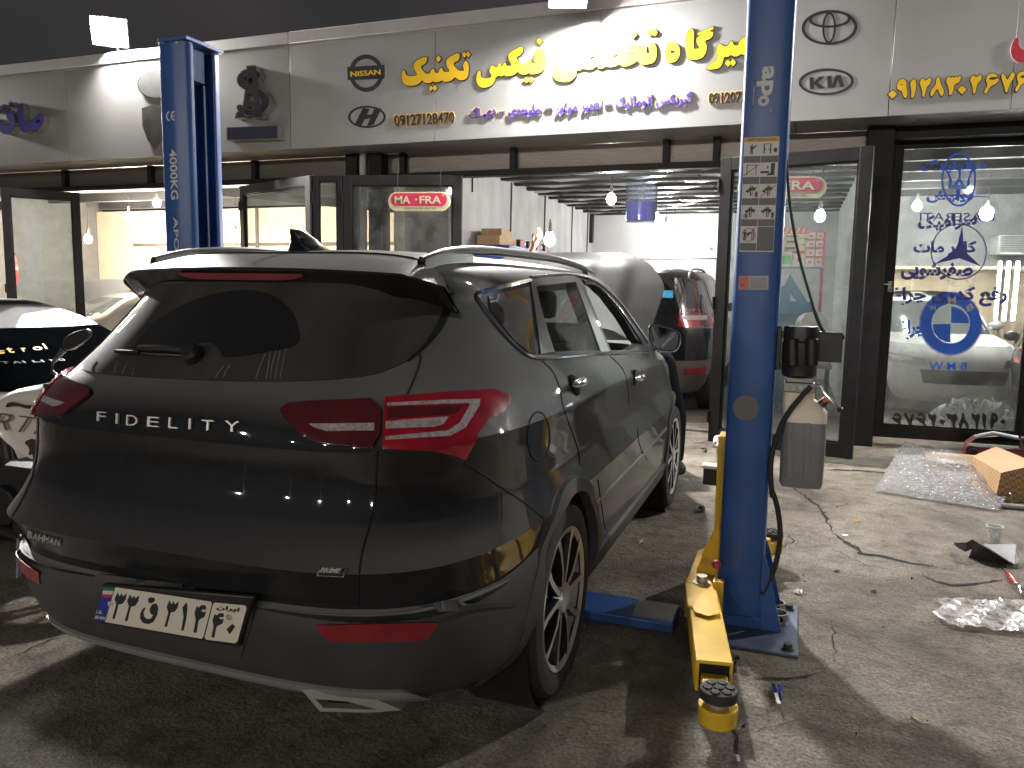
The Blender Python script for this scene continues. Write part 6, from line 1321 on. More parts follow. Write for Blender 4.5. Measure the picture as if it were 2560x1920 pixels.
# ================================================================== other cars
def bgcar(name, label, L_, H_, Wd, pos, head, pm_, kind='suv', lower=None, fwd=0, lampz=0, group='cars inside and beside the shops', glass=None, rr=.34):
    W = Wd/2; M = Matrix.Translation(pos) @ Matrix.Rotation(head, 4, 'Z') @ Matrix.Translation((0, -L_/2, 0)); k = H_/1.7
    if kind == 'suv': T = [(.22,.16,.16,.86),(.35,.05,.05,.97),(.55,.0,.0,1),(.8,.02,.03,1),(.98,.05,.16,.985),(1.08,.08,1.05,.96),(1.2,.13,1.22,.92),(1.35,.20,1.45,.86),(1.5,.28,1.72,.80),(1.6,.36,1.95,.72),(1.66,.6,2.2,.58),(1.69,1.0,2.4,.38),(1.70,1.5,2.6,.1)]
    else: T = [(.2,.16,.16,.86),(.33,.05,.05,.97),(.52,.0,.0,1),(.78,.03,.06,1),(.92,.08,.25,.985),(1.02,.16,1.0,.95),(1.14,.35,1.25,.9),(1.3,.62,1.55,.82),(1.42,.85,1.82,.74),(1.52,1.1,2.05,.64),(1.60,1.4,2.25,.46),(1.66,1.75,2.45,.25),(1.68,2.0,2.55,.08)]; 
    T = [(z, a, c-(fwd if z > .95 else 0), w_) for z, a, c, w_ in T]; k = H_/T[-1][0]; tb = [(z*k, a, L_-c, W*w_, 3.6, 5.5 if z < 1.05 else 4, 3.2, 5 if z < .95 else 3.4) for z, a, c, w_ in T]
    sh = shell(tb, L_*.5, 0, 2, 84); sk = Skin(sh); t = thing(name, label, 'car', tuple(pos), group); gm = glass or dglass
    P_ = lambda nm, mb, mt, sm=30, par=t: part(nm, mb.xf(M), mt, par, sm)
    fy, ry = L_-.88, .88; cutmb = []
    arch_ = MB()
    zb, zt = T[5][0]*k+.06, T[9][0]*k-.06
    def sidewin(pts):
        q = sk.patch(pts, 'side', .08, .004, .008); m2 = q.mirror(0); return q, m2
    yA, yB = (tb[6][1]+.12, L_-1.25*L_/4.7) ; a_top = lambda y0: y0
    if kind == 'suv': wins = ([(yA+.02,zb+.03),(yA+.75,zb),(yA+.75,zt-.01),(yA+.22,zt-.05)], [(yA+.80,zb),(yA+1.65,zb-.01),(yA+1.65,zt),(yA+.80,zt)], [(yA+1.71,zb-.01),(L_-1.42,zb-.02),(L_-1.95,zt-.03),(yA+1.71,zt)])
    else: wins = ([(yA+.55,zb),(yA+1.45,zb),(yA+1.45,zt-.02),(yA+.95,zt-.06)], [(yA+1.52,zb),(L_-1.38,zb-.02),(L_-2.0,zt-.05),(yA+1.52,zt-.02)])
    for w_ in wins:
        for q in sidewin(w_): P_('side_window', q, gm)
    def face(yo, dy, pts, mt, nm, off=.005, par=t, st=.09):
        poly = densify(pts, st*.6); vs, fs = tri2d(poly, (), st); hit = [sk.cast(Vector((v[0], yo, v[1])), Vector((0, dy, 0))) for v in vs]
        return P_(nm, solid([h[0]+h[1]*off for h in hit], fs, [h[1] for h in hit], .01), mt, par=par)
    wr = W*.82
    face(-3, 1, [(-wr,zb),(wr,zb),(wr*.82,zt),(-wr*.82,zt)], gm, 'rear_window'); face(L_+3, -1, [(-wr,zb-.05),(wr,zb-.05),(wr*.84,zt+.0),(-wr*.84,zt+.0)], gm, 'windscreen')
    for s in (-1, 1):
        face(-3, 1, [(s*W*.55,.86*k+.05+lampz),(s*W*.93,.84*k+.05+lampz),(s*W*.93,1.1*k+.02+lampz),(s*W*.55,1.08*k+.02+lampz)], lampred, 'tail_lamp'); face(-3, 1, [(s*W*.6,.98*k+lampz),(s*W*.86,.98*k+lampz),(s*W*.86,1.03*k+lampz),(s*W*.6,1.03*k+lampz)], lampwhite, 'lamp_band', .009)
        face(L_+3, -1, [(s*W*.5,.70*k),(s*W*.92,.72*k),(s*W*.92,.84*k),(s*W*.55,.80*k)], lampwhite, 'headlight')
        face(-3, 1, [(s*W*.66,.46*k),(s*W*.88,.47*k),(s*W*.88,.55*k),(s*W*.66,.54*k)], MATS['reflector_red'], 'reflector', .035)
    face(-3, 1, [(-.26,.62*k),(.26,.62*k),(.26,.73*k),(-.26,.73*k)], plw, 'number_plate', .008); face(L_+3, -1, [(-.45,.45),(.45,.45),(.5,.62),(-.5,.62)], plastic_black, 'grille', .006)
    if lower:
        rows = [[sk.b.ray_cast(Vector((s_*W*.5, L_*.5 if False else .7, z)), Vector((math.sin(s_*1.3), -math.cos(s_*1.3), 0)))[0]+Vector((math.sin(s_*1.3), -math.cos(s_*1.3), 0))*.016 for s_ in [-1+2*j/40 for j in range(41)]] for z in (.24*k, .34*k, .5*k, .62*k)]
        q = MB(); q.grid(rows); P_('rear_bumper', q, lower)
    cuts_ = []
    for y in (ry, fy):
        for s in (-1, 1):
            q = MB(); q.lathe([(rr+.04, 0), (rr+.04, .5)], (min(s*W*.62, s*W*1.15), y, rr), 'X', 32); cuts_.append(cutter(q.xf(M)))
    bo = P_('body', sh, [pm_], 24); 
    for c in cuts_: c.location = (0, 0, 0)
    bo.matrix_world; bpy.context.view_layer.update(); boolean(bo, cuts_)
    for y in (ry, fy):
        for s in (-1, 1):
            q = MB(); x = s*(W-.02); prof = [(rr*.66, -.0), (rr*.72, .01), (rr*.93, .0), (rr, -.04), (rr, -.19), (rr*.66, -.22)]; q.lathe([(r, h*s) for r, h in prof], (x, y, rr), 'X', 36, cap=False); q.xf(M); wo = part('wheel', q, rubber, t)
            q = MB(); q.lathe([(rr*.69, -.01*s), (rr*.60, -.03*s), (.03, -.02*s), (0, -.02*s)], (x, y, rr), 'X', 30, cap=False); part('rim', q.xf(M), rimdark, wo); q = MB()
            for a in range(5): a0 = a*2*PI/5; q.add([Vector((x+s*.003-.012*s, y+c*math.cos(a0)-d*math.sin(a0), rr+c*math.sin(a0)+d*math.cos(a0))) for c, d in ((.04,-.03),(rr*.66,-.045),(rr*.66,.045),(.04,.03))], [(0, 1, 2, 3)])
            part('spoke', q.xf(M), alloy, wo, smooth=0)
    for s in (-1, 1):
        q = MB(); h, n = sk.side((L_-1.55, zb+.03)); c = Vector((s*(h.x+.10), h.y, zb+.06)); q.sphere(c, .085, 14, 8, sc3=(1.15, .8, .8)); q.tube([c, Vector((s*h.x, h.y+.02, zb))], .03, 8); P_('side_mirror', q, pm_)
        if kind == 'suv':
            q = MB(); pr_ = []
            for i in range(15): tt_ = i/14; y = .55+ (L_-2.9)*tt_; hh = sk.cast(Vector((s*W*.60, y, 4)), Vector((0, 0, -1)))[0]; pr_.append(hh+Vector((0, 0, .03*min(1, tt_*5)**.6*min(1, (1-tt_)*5)**.6)))
            q.tube(pr_, .017, 8); P_('roof_rail', q, silver)
        for y in (yA+1.35, yA+2.2):
            h, n = sk.side((y, zb-.12)); q = MB(); q.tube([Vector((s*(h.x+.015), y-.08, h.z)), Vector((s*(h.x+.025), y, h.z)), Vector((s*(h.x+.015), y+.08, h.z))], .013, 8); P_('door_handle', q, pm_ if kind != 'suv' else chrome)
    return t, sk, M
blackp = pm('black_car_paint', (.006,.006,.008), .3, var=.1, coat=.8, dust=.01, updust=.15, spec=.2); whitep = pm('white_car_paint', (.55,.55,.54), .3, var=.04, coat=.6, dust=.1, dcol=(.4,.38,.34)); silverp = pm('silver_car_paint', (.34,.35,.36), .35, .5, var=.05, coat=.5)
lowgrey = pm('brown_grey_bumper', (.12,.105,.095), .55, var=.1)
cspec, skb, Mb = bgcar('parked_suv', 'black sport utility vehicle with red tail lamps parked nose in inside the middle shop', 4.7, 1.86, 1.86, (-1.86, 11.85, 0), 0, blackp, 'suv', lowgrey, rr=.36, lampz=.10)
q = skb.patch([(.27,1.44),(.42,1.44),(.41,1.53),(.28,1.53)], 'rear', .06, .009, .002); part('window_sticker', q.xf(Mb), pm('blue_sticker', (.06,.32,.55), .5, var=.3, scale=20), cspec)
lightglass = glassmat('car_pane', (.35,.38,.38), .15, (.4,.4,.38), .16)
bgcar('parked_wagon', 'pale wagon with roof rails behind the dusty door glass at the left edge', 4.2, 1.40, 1.7, (-11.5, 10.9, 0), math.radians(158), silverp, 'suv', None, glass=pm('grey_tinted_pane', (.06,.07,.07), .1, var=.1, coat=1))
wc, skw, Mw = bgcar('parked_hatchback', 'white car with stickers on its windscreen at the left edge behind the motorcycle', 3.7, 1.38, 1.6, (-5.30, 3.98, 0), math.radians(-97), whitep, 'hatch', None, fwd=.38, glass=pm('dark_windscreen', (.0025,.003,.0035), .3, var=.2, spec=.0))
bgcar('parked_pickup', 'white car behind the round blue emblem on the right door', 3.9, 1.60, 1.66, (1.72, 12.6, 0), math.radians(188), whitep, 'suv', None, glass=pm('grey_pane', (.10,.11,.11), .1, var=.1, coat=1))
bgcar('parked_coupe', 'dark car at the right edge behind the stickered door glass', 4.2, 1.42, 1.7, (3.55, 11.9, 0), math.radians(-12), blackp, 'hatch')
# stickers on the white car's windscreen
def wsticker(body, m, x0, z0, w_, h, **kk):
    h0, n0 = skw.cast(Vector((x0, 9, z0)), Vector((0, -1, 0))); h1, _ = skw.cast(Vector((x0-w_, 9, z0)), Vector((0, -1, 0))); h2, _ = skw.cast(Vector((x0, 9, z0+h)), Vector((0, -1, 0)))
    mb = text_mb(body, h0+n0*.014, h1-h0, h2-h0, .02, .001, **kk); part('windscreen_sticker', mb.xf(Mw), m, wc, smooth=0, merge=False)
stk = pm('sticker_yellow', (.7,.42,.03), .5); drk = pm('sticker_grey', (.10,.10,.10), .5)
for i_, ch in enumerate('Castrol'): wsticker(ch, stk, .62-.072*i_, 1.03+.004*i_, .06 if ch not in 'trl' else .035, .03 if ch in 'Ctl' else .02, shear=.3)
for i_, ch in enumerate('DETAILING'): wsticker(ch, drk, .60-.05*i_, .985, .04 if ch != 'I' else .012, .012)
# covered car
t = thing('covered_car', 'car under a wrinkled white cloth cover behind the roof corner of the dark car', 'covered car', (-9.3, 9.35, 0)); tb = [(.05,.0,.0,1),(.4,.0,.0,1),(.75,.05,.1,.98),(.88,.2,.6,.94),(1.0,.6,1.35,.86),(1.15,.85,1.75,.78),(1.28,1.1,2.1,.66),(1.36,1.5,2.4,.45),(1.39,1.9,2.6,.12)]
q = shell([(z*1.03, a, 4.3-c, .88*w_, 4, 5, 3.5, 4) for z, a, c, w_ in tb], 2.1, 0, 3, 90); q.v = [p+Vector((math.sin(p.z*19+p.y*7)*.012, math.sin(p.y*13+p.z*25)*.012, math.sin(p.x*11+p.y*17)*.008)) for p in q.v]
part('cloth_cover', q.xf(Matrix.Translation((-9.3, 9.55, 0)) @ Matrix.Rotation(math.radians(90), 4, 'Z') @ Matrix.Translation((0, -2.15, 0))), pm('cover_cloth', (.62,.58,.51), .85, var=.06, bump=.5, bscale=7), t, smooth=60)
t = thing('raised_bonnet_panel', 'grey rounded bonnet panel standing behind the covered car', 'panel', (-8.9, 11.2, 0)); q = MB(); A = [atY(x, y, 10.9) for x, y in smooth_poly(C(0, 560, .4069, [(497,500),(497,360),(530,345),(640,338),(745,338),(900,345),(900,500)]), 1)]; q.prism(A, (0, .04, 0)); part('panel', q, pm('grey_panel', (.20,.205,.215), .5, var=.06), t, bevel=.01)
# fire extinguisher on the far left wall
p = atY(32, 672, 9.6); t = thing('fire_extinguisher', 'red fire extinguisher seen through the dusty left door glass', 'extinguisher', tuple(p)); q = MB(); q.lathe([(.0, -.25), (.075, -.24), (.08, .12), (.05, .2), (.025, .22)], tuple(p), n=20); part('cylinder', q, pm('extinguisher_red', (.5,.02,.03), .35), t); q = MB(); q.lathe([(.081, -.02), (.081, .03)], tuple(p), n=20, cap=False); part('label', q, decalw, t); q = MB(); q.tube([p+Vector((0, 0, .2)), p+Vector((0, 0, .27)), p+Vector((.08, 0, .25))], .014, 8); part('valve', q, steel, t)
q = MB(); q.tube([p+Vector((0, .02, -.24)), (p.x, p.y+.02, 0)], .02, 8); part('stand', q, steel, t)
# air conditioner in the right shop
p0, p1 = atY(2490, 590, 13.7), atY(2552, 635, 13.7); t = thing('air_cooler', 'grey slatted air cooler high on the back wall of the right shop', 'air cooler', (p0.x, 13.7, p1.z)); q = MB(); q.box((p0.x, 13.5, p1.z), (p1.x+.2, 14.1, p0.z)); part('case', q, pm('cooler_grey', (.40,.41,.40), .5), t, bevel=.02); q = MB()
for k in range(9): z = p1.z+.03+k*(p0.z-p1.z-.06)/8; q.box((p0.x+.03, 13.485, z), (p1.x+.17, 13.5, z+.012))
part('grille', q, greypaint, t)
# heap of clear plastic wrap inside the right door
clearwrap = glassmat('clear_wrap', (.9,.92,.93), .35, (.55,.56,.56), .35, 5)
def crumple(name, label, c, rx, ry, h, mt, cat='wrapping', n=22, seed=3, col=None):
    rnd = random.Random(seed); rows = []
    for i in range(n):
        R = []
        for j in range(n):
            u, v = -1+2*i/(n-1), -1+2*j/(n-1); f = max(0, 1-(u*u+v*v)**1.2*.9); R.append(Vector((c[0]+u*rx+rnd.uniform(-1,1)*rx*.05, c[1]+v*ry+rnd.uniform(-1,1)*ry*.05, max(.004, c[2]+.006+h*f*(.45+.55*rnd.random())))))
        rows.append(R)
    q = MB(); q.grid(rows); o = part(name, q, mt, None, smooth=20); return tag(o, label, cat)
crumple('plastic_wrap', 'heap of crumpled clear plastic wrap on the floor behind the right door glass', (1.95, 9.75, 0), .55, .45, .45, clearwrap)
# ================================================================== people
skinm = pm('skin', (.25,.12,.075), .55, var=.1, scale=20); shirtm = pm('dark_shirt', (.03,.03,.035), .85, var=.2, scale=12, bump=.2); trousm = pm('work_trousers', (.012,.013,.018), .9, var=.3, scale=9, bump=.3, spec=.1); shoem = pm('work_shoe', (.016,.015,.014), .5, var=.3, dust=.15); hairm = pm('hair', (.01,.008,.007), .6)
def skinned(name, verts, edges, mt, parent, sub=2, root=0):
    off = wloc(parent); me = bpy.data.meshes.new(name); me.from_pydata([Vector(v[:3])-off for v in verts], edges, []); o = bpy.data.objects.new(name, me); COL.objects.link(o)
    m = o.modifiers.new('s', 'SKIN'); m.use_smooth_shade = True; sv = me.skin_vertices[0].data
    for i, v in enumerate(verts): r = v[3]; sv[i].radius = (r, v[4] if len(v) > 4 else r); sv[i].use_root = (i == root)
    s_ = o.modifiers.new('u', 'SUBSURF'); s_.levels = s_.render_levels = sub
    bpy.context.view_layer.update(); dg = bpy.context.evaluated_depsgraph_get(); me2 = bpy.data.meshes.new_from_object(o.evaluated_get(dg)); o.modifiers.clear(); o.data = me2; bpy.data.meshes.remove(me); me2.materials.clear(); me2.materials.append(mt); me2.polygons.foreach_set('material_index', [0]*len(me2.polygons)); me2.polygons.foreach_set('use_smooth', [True]*len(me2.polygons)); o.parent = parent; return o
def handv(w_, f, s, up, V, E, wi, curl=.5):
    # w_ wrist, f forward, s sideways (thumb side), up palm normal
    def add(p, r, par): V.append((p.x, p.y, p.z, r)); E.append((par, len(V)-1)); return len(V)-1
    palm = add(w_+f*.05, .024, wi); kn = add(w_+f*.085, .024, palm)
    for k, (dx, ln) in enumerate(((.028,.072), (.009,.080), (-.010,.075), (-.027,.060))):
        a = add(w_+f*.092+s*dx, .0105, kn); b_ = add(w_+f*(.092+ln*.45)+s*dx-up*ln*.15*curl, .0095, a); c = add(w_+f*(.092+ln*.72)+s*dx-up*ln*.45*curl, .009, b_); add(w_+f*(.092+ln*.85)+s*dx-up*ln*.75*curl, .0075, c)
    a = add(w_+f*.035+s*.032-up*.006, .013, palm); b_ = add(w_+f*.07+s*.05-up*.018, .011, a); add(w_+f*.098+s*.05-up*.034, .009, b_)
def person(name, label, J, loc, group='people working at the raised bonnet'):
    t = thing(name, label, 'person', loc, group); V = []; E = []
    def ch(keys, par=None):
        for k in keys:
            p, r = J[k]; V.append((*p, r)); 
            if par is not None: E.append((par, len(V)-1))
            par = len(V)-1; idx[k] = par
        return par
    idx = {}; ch(['pelvis', 'waist', 'chest', 'neckb', 'neck', 'jaw', 'head', 'crown'])
    for s in 'LR':
        ch(['sh'+s, 'el'+s, 'fo'+s, 'wr'+s], idx['chest']); ch(['hip'+s, 'kn'+s, 'ca'+s, 'an'+s, 'toe'+s], idx['pelvis'])
        w_ = Vector(J['wr'+s][0]); f = (w_-Vector(J['fo'+s][0])).normalized(); sd = J.get('side'+s, Vector((0, -1, 0))); sd = (sd-f*sd.dot(f)).normalized(); up = f.cross(sd); handv(w_, f, sd, up, V, E, idx['wr'+s], J.get('curl', .6))
    skinned('body', V, E, skinm, t)
    g_ = 1.16
    def cl(nm, chains, mt, extra=.012):
        v2, e2 = [], []; id2 = {}
        for c in chains:
            par = None
            for k in c:
                if k in id2: par = id2[k]; continue
                p, r = J[k]; v2.append((*p, r+extra)); id2[k] = len(v2)-1
                if par is not None: e2.append((par, id2[k]))
                par = id2[k]
        return skinned(nm, v2, e2, mt, t)
    cl('shirt', [['pelvis', 'waist', 'chest', 'neckb'], ['chest', 'shL', 'elL', 'foL'], ['chest', 'shR', 'elR', 'foR']], shirtm); cl('trousers', [['waist', 'pelvis', 'hipL', 'knL', 'caL', 'anL'], ['pelvis', 'hipR', 'knR', 'caR', 'anR']], trousm, .016)
    for s in 'LR': cl('shoe', [['an'+s, 'toe'+s]], shoem, .016)
    hd = Vector(J['head'][0]); fdir = J['face'].normalized(); q = MB(); q.sphere(hd+Vector((0, 0, .035))-fdir*.02, .104, 18, 12, sc3=(.92, 1, 1.02)); part('hair', q, hairm, t, smooth=60)
    sd = fdir.cross(Vector((0, 0, 1))); q = MB()
    for s in (-1, 1): q.sphere(hd+fdir*.088+sd*.032*s+Vector((0, 0, -.012)), .011, 10, 8)
    part('eye', q, decalw, t); q = MB(); q.tube([hd+fdir*.088+Vector((0, 0, -.01)), hd+fdir*.118+Vector((0, 0, -.045)), hd+fdir*.09+Vector((0, 0, -.055))], .013, 8)
    for s in (-1, 1): q.sphere(hd+sd*.085*s+Vector((0, 0, -.03)), .028, 10, 8, sc3=(.5, .8, 1.1))
    part('nose_and_ears', q, skinm, t, smooth=60); return t
Vv = Vector
JA = dict(pelvis=((-2.62,6.95,.95),.13), waist=((-2.62,6.95,1.1),.125), chest=((-2.61,6.95,1.32),.14), neckb=((-2.6,6.95,1.44),.08), neck=((-2.6,6.94,1.50),.055), jaw=((-2.6,6.92,1.56),.07), head=((-2.6,6.93,1.63),.09), crown=((-2.6,6.94,1.70),.06),
 shL=((-2.43,6.93,1.40),.062), elL=((-2.40,6.88,1.66),.045), foL=((-2.37,6.88,1.80),.036), wrL=((-2.31,6.88,1.915),.027), shR=((-2.78,6.95,1.40),.062), elR=((-2.84,6.88,1.13),.045), foR=((-2.78,6.74,1.06),.036), wrR=((-2.70,6.62,1.04),.027),
 hipL=((-2.52,6.95,.88),.09), knL=((-2.5,6.93,.50),.06), caL=((-2.5,6.96,.3),.052), anL=((-2.5,6.97,.09),.04), toeL=((-2.49,6.83,.045),.036), hipR=((-2.72,6.95,.88),.09), knR=((-2.74,6.93,.50),.06), caR=((-2.74,6.96,.3),.052), anR=((-2.75,6.97,.09),.04), toeR=((-2.77,6.83,.045),.036), face=Vv((.2,-1,0)), sideL=Vv((0,-.5,.8)), sideR=Vv((0,0,1)), curl=.95)
person('person', 'person standing in front of the dark car with one arm raised to a lit bulb', JA, (-2.62, 6.95, 0))
p = atY(1374, 600, 6.9); pendant('lit hand lamp bulb beside the raised hand', p, p.z+.19, bulbw, .05)
JB = dict(pelvis=((-1.02,6.42,.93),.13), waist=((-1.14,6.36,1.02),.125), chest=((-1.36,6.24,1.13),.14), neckb=((-1.5,6.16,1.17),.08), neck=((-1.56,6.12,1.18),.055), jaw=((-1.63,6.08,1.16),.07), head=((-1.66,6.06,1.19),.09), crown=((-1.71,6.03,1.23),.06),
 shL=((-1.44,6.05,1.1),.062), elL=((-1.52,5.93,1.1),.045), foL=((-1.6,5.9,1.12),.036), wrL=((-1.68,5.88,1.13),.027), shR=((-1.36,6.40,1.1),.062), elR=((-1.52,6.5,1.05),.045), foR=((-1.6,6.46,1.07),.036), wrR=((-1.68,6.42,1.09),.027),
 hipL=((-.98,6.34,.86),.09), knL=((-.86,6.36,.50),.062), caL=((-.86,6.38,.30),.054), anL=((-.86,6.42,.09),.042), toeL=((-.80,6.30,.045),.036), hipR=((-1.02,6.52,.86),.09), knR=((-.96,6.56,.50),.062), caR=((-.95,6.6,.3),.054), anR=((-.94,6.64,.09),.042), toeR=((-1.06,6.60,.045),.036), face=Vv((-1,-.5,-.1)), sideL=Vv((0,-1,0)), sideR=Vv((0,0,1)))
person('person', 'person in dark trousers leaning into the engine bay, legs beyond the front wheel', JB, (-.95, 6.5, 0))
# ================================================================== motorcycle at the left edge
mx, my = -3.72, 2.92
t = thing('motorcycle', 'black and white motorcycle with racing stripes standing between the white car and the dark car', 'motorcycle', (mx, my, 0)); mwhite = pm('motorcycle_white', (.58,.53,.48), .3, var=.05, coat=.6, dust=.1); mblack = pm('motorcycle_black', (.01,.01,.011), .3, var=.2, coat=.4)
def mp(x, z, y=0): return Vector((mx+x, my+y, z))
for x, nm in ((-.70, 'rear'), (.62, 'front')):
    q = MB(); q.lathe([(.24, -.045), (.285, -.04), (.30, -.015), (.30, .015), (.285, .04), (.24, .045)], mp(x, .30), 'Y', 40, cap=False); wo = part('wheel', q, rubber, t); q = MB(); q.lathe([(.24, -.03), (.225, -.03), (.225, .03), (.24, .03)], mp(x, .30), 'Y', 40, cap=False); q.lathe([(.04, -.06), (.04, .06)], mp(x, .30), 'Y', 20)
    for k in range(6): a = k*PI/3; q.tube([mp(x+.03*math.cos(a), .30+.03*math.sin(a)), mp(x+.23*math.cos(a), .30+.23*math.sin(a))], .014, 6)
    part('rim', q, mblack, wo)
q = MB(); q.tube([mp(.62,.30,-.07), mp(.40,.92,-.07)], .022, 10); q.tube([mp(.62,.30,.07), mp(.40,.92,.07)], .022, 10); q.tube([mp(-.7,.30,-.09), mp(-.15,.36,-.09)], .02, 8); q.tube([mp(-.7,.30,.09), mp(-.15,.36,.09)], .02, 8); q.tube([mp(.36,.85), mp(.2,.35), mp(-.2,.33), mp(-.25,.7), mp(-.6,.82)], .022, 8); part('frame', q, mblack, t)
q = MB(); q.box(mp(-.2,.22,-.12), mp(.2,.55,.12)); q.lathe([(.10, -.16), (.11, -.13), (.11, .13), (.10, .16)], mp(-.1,.34), 'Y', 24); q.tube([mp(.2,.4,.0), mp(.28,.25,-.1), mp(.0,.18,-.13), mp(-.5,.28,-.14), mp(-.75,.38,-.14)], [.025,.025,.03,.05,.05], 12); part('engine', q, steel, t, bevel=.02)
tank = [(.36,.80),(.40,.92),(.28,1.0),(.0,.96),(-.18,.84),(-.12,.72),(.10,.60),(.34,.58),(.42,.66)]
q = MB(); rows = []
for yy, sc_ in ((-.15,.72),(-.165,.9),(-.14,1.0),(0,1.06),(.14,1.0),(.165,.9),(.15,.72)): rows.append([mp(.13+(x-.13)*sc_, .79+(z-.79)*sc_, yy) for x, z in [tuple(v) for v in smooth_poly(tank, 2)]])
q.grid(rows, closed=True); n_ = len(rows[0]); q.f.append(list(range(n_))[::-1]); q.m.append(0); q.f.append([6*n_+i for i in range(n_)]); q.m.append(0); tk_ = part('tank', q, mwhite, t, smooth=50)
q = MB()
for o in ([(-.02,.865),(.06,.885),(.16,.87),(.20,.885),(.17,.895),(.12,.89),(.02,.905)], [(.10,.70),(.18,.73),(.24,.66),(.25,.58),(.20,.60),(.19,.63),(.16,.60),(.165,.65),(.13,.63),(.145,.675)]): q.join(flat([(mx+x, z) for x, z in smooth_poly(o, 1)], [], lambda v: Vector((v[0], my-.168, v[1])), NY, .003))
part('tank_decal', q, letter_black, tk_, smooth=0)
A = Vector((mx-.12, my-.1675, .755)); part('tank_lettering', text_mb('RTR', A, Vector((.42, 0, -.01)), Vector((.03, 0, .085)), -.015, .002, shear=.3, nrm=NY), pm('decal_outline', (.09,.07,.06), .5), tk_, smooth=0, merge=False)
q = MB(); rows = [[mp(x, z+.02*math.cos(a)-.0, .13*math.sin(a)*w_) for a in [-PI/2+PI*k/8 for k in range(9)]] for x, z, w_ in ((-.12,.80,.6),(-.3,.80,1),(-.5,.84,1),(-.75,.92,.7),(-.86,.96,.3))]; q.grid(rows); q.box(mp(-.8,.82,-.08), mp(-.15,.86,.08)); part('seat', q, rubber, t, smooth=50)
q = MB(); q.sphere(mp(.50,.86), .12, 18, 12, sc3=(1,.9,1)); q.box(mp(.40,.90,-.10), mp(.52,1.02,.10)); hl = part('headlight', q, mblack, t, bevel=.01)
q = MB(); q.tube([mp(.33,1.0,-.22), mp(.37,1.01,-.14), mp(.40,.98,0), mp(.36,1.01,.2), mp(.30,1.0,.36)], .014, 10); part('handlebar', q, mblack, t)
mo_ = C(0, 560, .4069, [(385,720),(400,690),(470,655),(538,643),(538,685),(495,735),(420,780),(385,770)]); pts_ = [atY(x, y, my-.02) for x, y in smooth_poly(mo_, 1)]; q = MB(); q.prism(pts_, (0, .03, 0)); stp = [atY(*C(0, 560, .4069, [pp])[0], my-.005) for pp in ((395,770),(360,810),(325,850),(320,905))]
mm = part('rear_view_mirror', q, mblack, t, bevel=.006); q = MB(); q.tube(stp+[mp(.34,1.0,-.1)], [.016,.011,.009,.009,.009], 10); part('mirror_stem', q, mblack, mm)
q = MB(); q.box(mp(-.05,.14,-.15), mp(.3,.36,-.11)); eg = part('belly_panel', q, mblack, t, bevel=.03); A = Vector((mx+.15, my-.153, .19)); part('panel_lettering', text_mb('TVS', A, Vector((.12, 0, .005)), Vector((.01, 0, .045)), .03, .002, shear=.2, nrm=NY), decalw, eg, smooth=0, merge=False)
q = MB(); q.tube([mp(-.05,.25,-.1), mp(.12,.02,-.25)], .013, 8); q.tube([mp(.2,.3,-.1), mp(.34,.26,-.26)], .012, 8); q.tube([mp(.3,.26,-.2), mp(.38,.255,-.27)], .022, 10); part('foot_stand', q, bare, t)
q = MB(); q.tube([mp(.38,.9,-.1), mp(.5,.7,-.14), mp(.3,.6,-.15)], .01, 8); q.tube([mp(.36,1.0,-.22), mp(.5,.85,-.12), mp(.55,.6,-.1)], .007, 8); part('cable', q, wire, t)
q = MB(); q.tube([mp(.36,.60,.17), mp(.62,.63,.17)], .03, 10); rows = [[mp(.62+.33*math.cos(a), .30+.33*math.sin(a), yy) for a in [.5+1.6*k/12 for k in range(13)]] for yy in (-.07,-.03,.03,.07)]; q.grid(rows); part('front_mudguard', q, mblack, t)
# ================================================================== things lying on the ground
bubm = glassmat('bubble_wrap', (.9,.92,.93), .30, (.66,.66,.68), .34, 40)
nt = bubm.node_tree; N, L = nt.nodes, nt.links
tc = N.new('ShaderNodeTexCoord'); vo = N.new('ShaderNodeTexVoronoi'); vo.inputs['Scale'].default_value = 62; L.new(tc.outputs['Object'], vo.inputs['Vector']); bp = N.new('ShaderNodeBump'); bp.inputs['Strength'].default_value = 1; bp.inputs['Distance'].default_value = .03; bp.invert = True; L.new(vo.outputs['Distance'], bp.inputs['Height'])
for n_ in N:
    if n_.type == 'BSDF_GLOSSY': L.new(bp.outputs[0], n_.inputs['Normal']); n_.inputs['Roughness'].default_value = .12
    if n_.type == 'BSDF_DIFFUSE': L.new(bp.outputs[0], n_.inputs['Normal'])
U8 = lambda x, y: (2180+.3135*x, 1080+.3135*y)
cs = [atZ(*U8(*p), .02) for p in ((20,465), (1010,625), (1150,325), (265,60))]
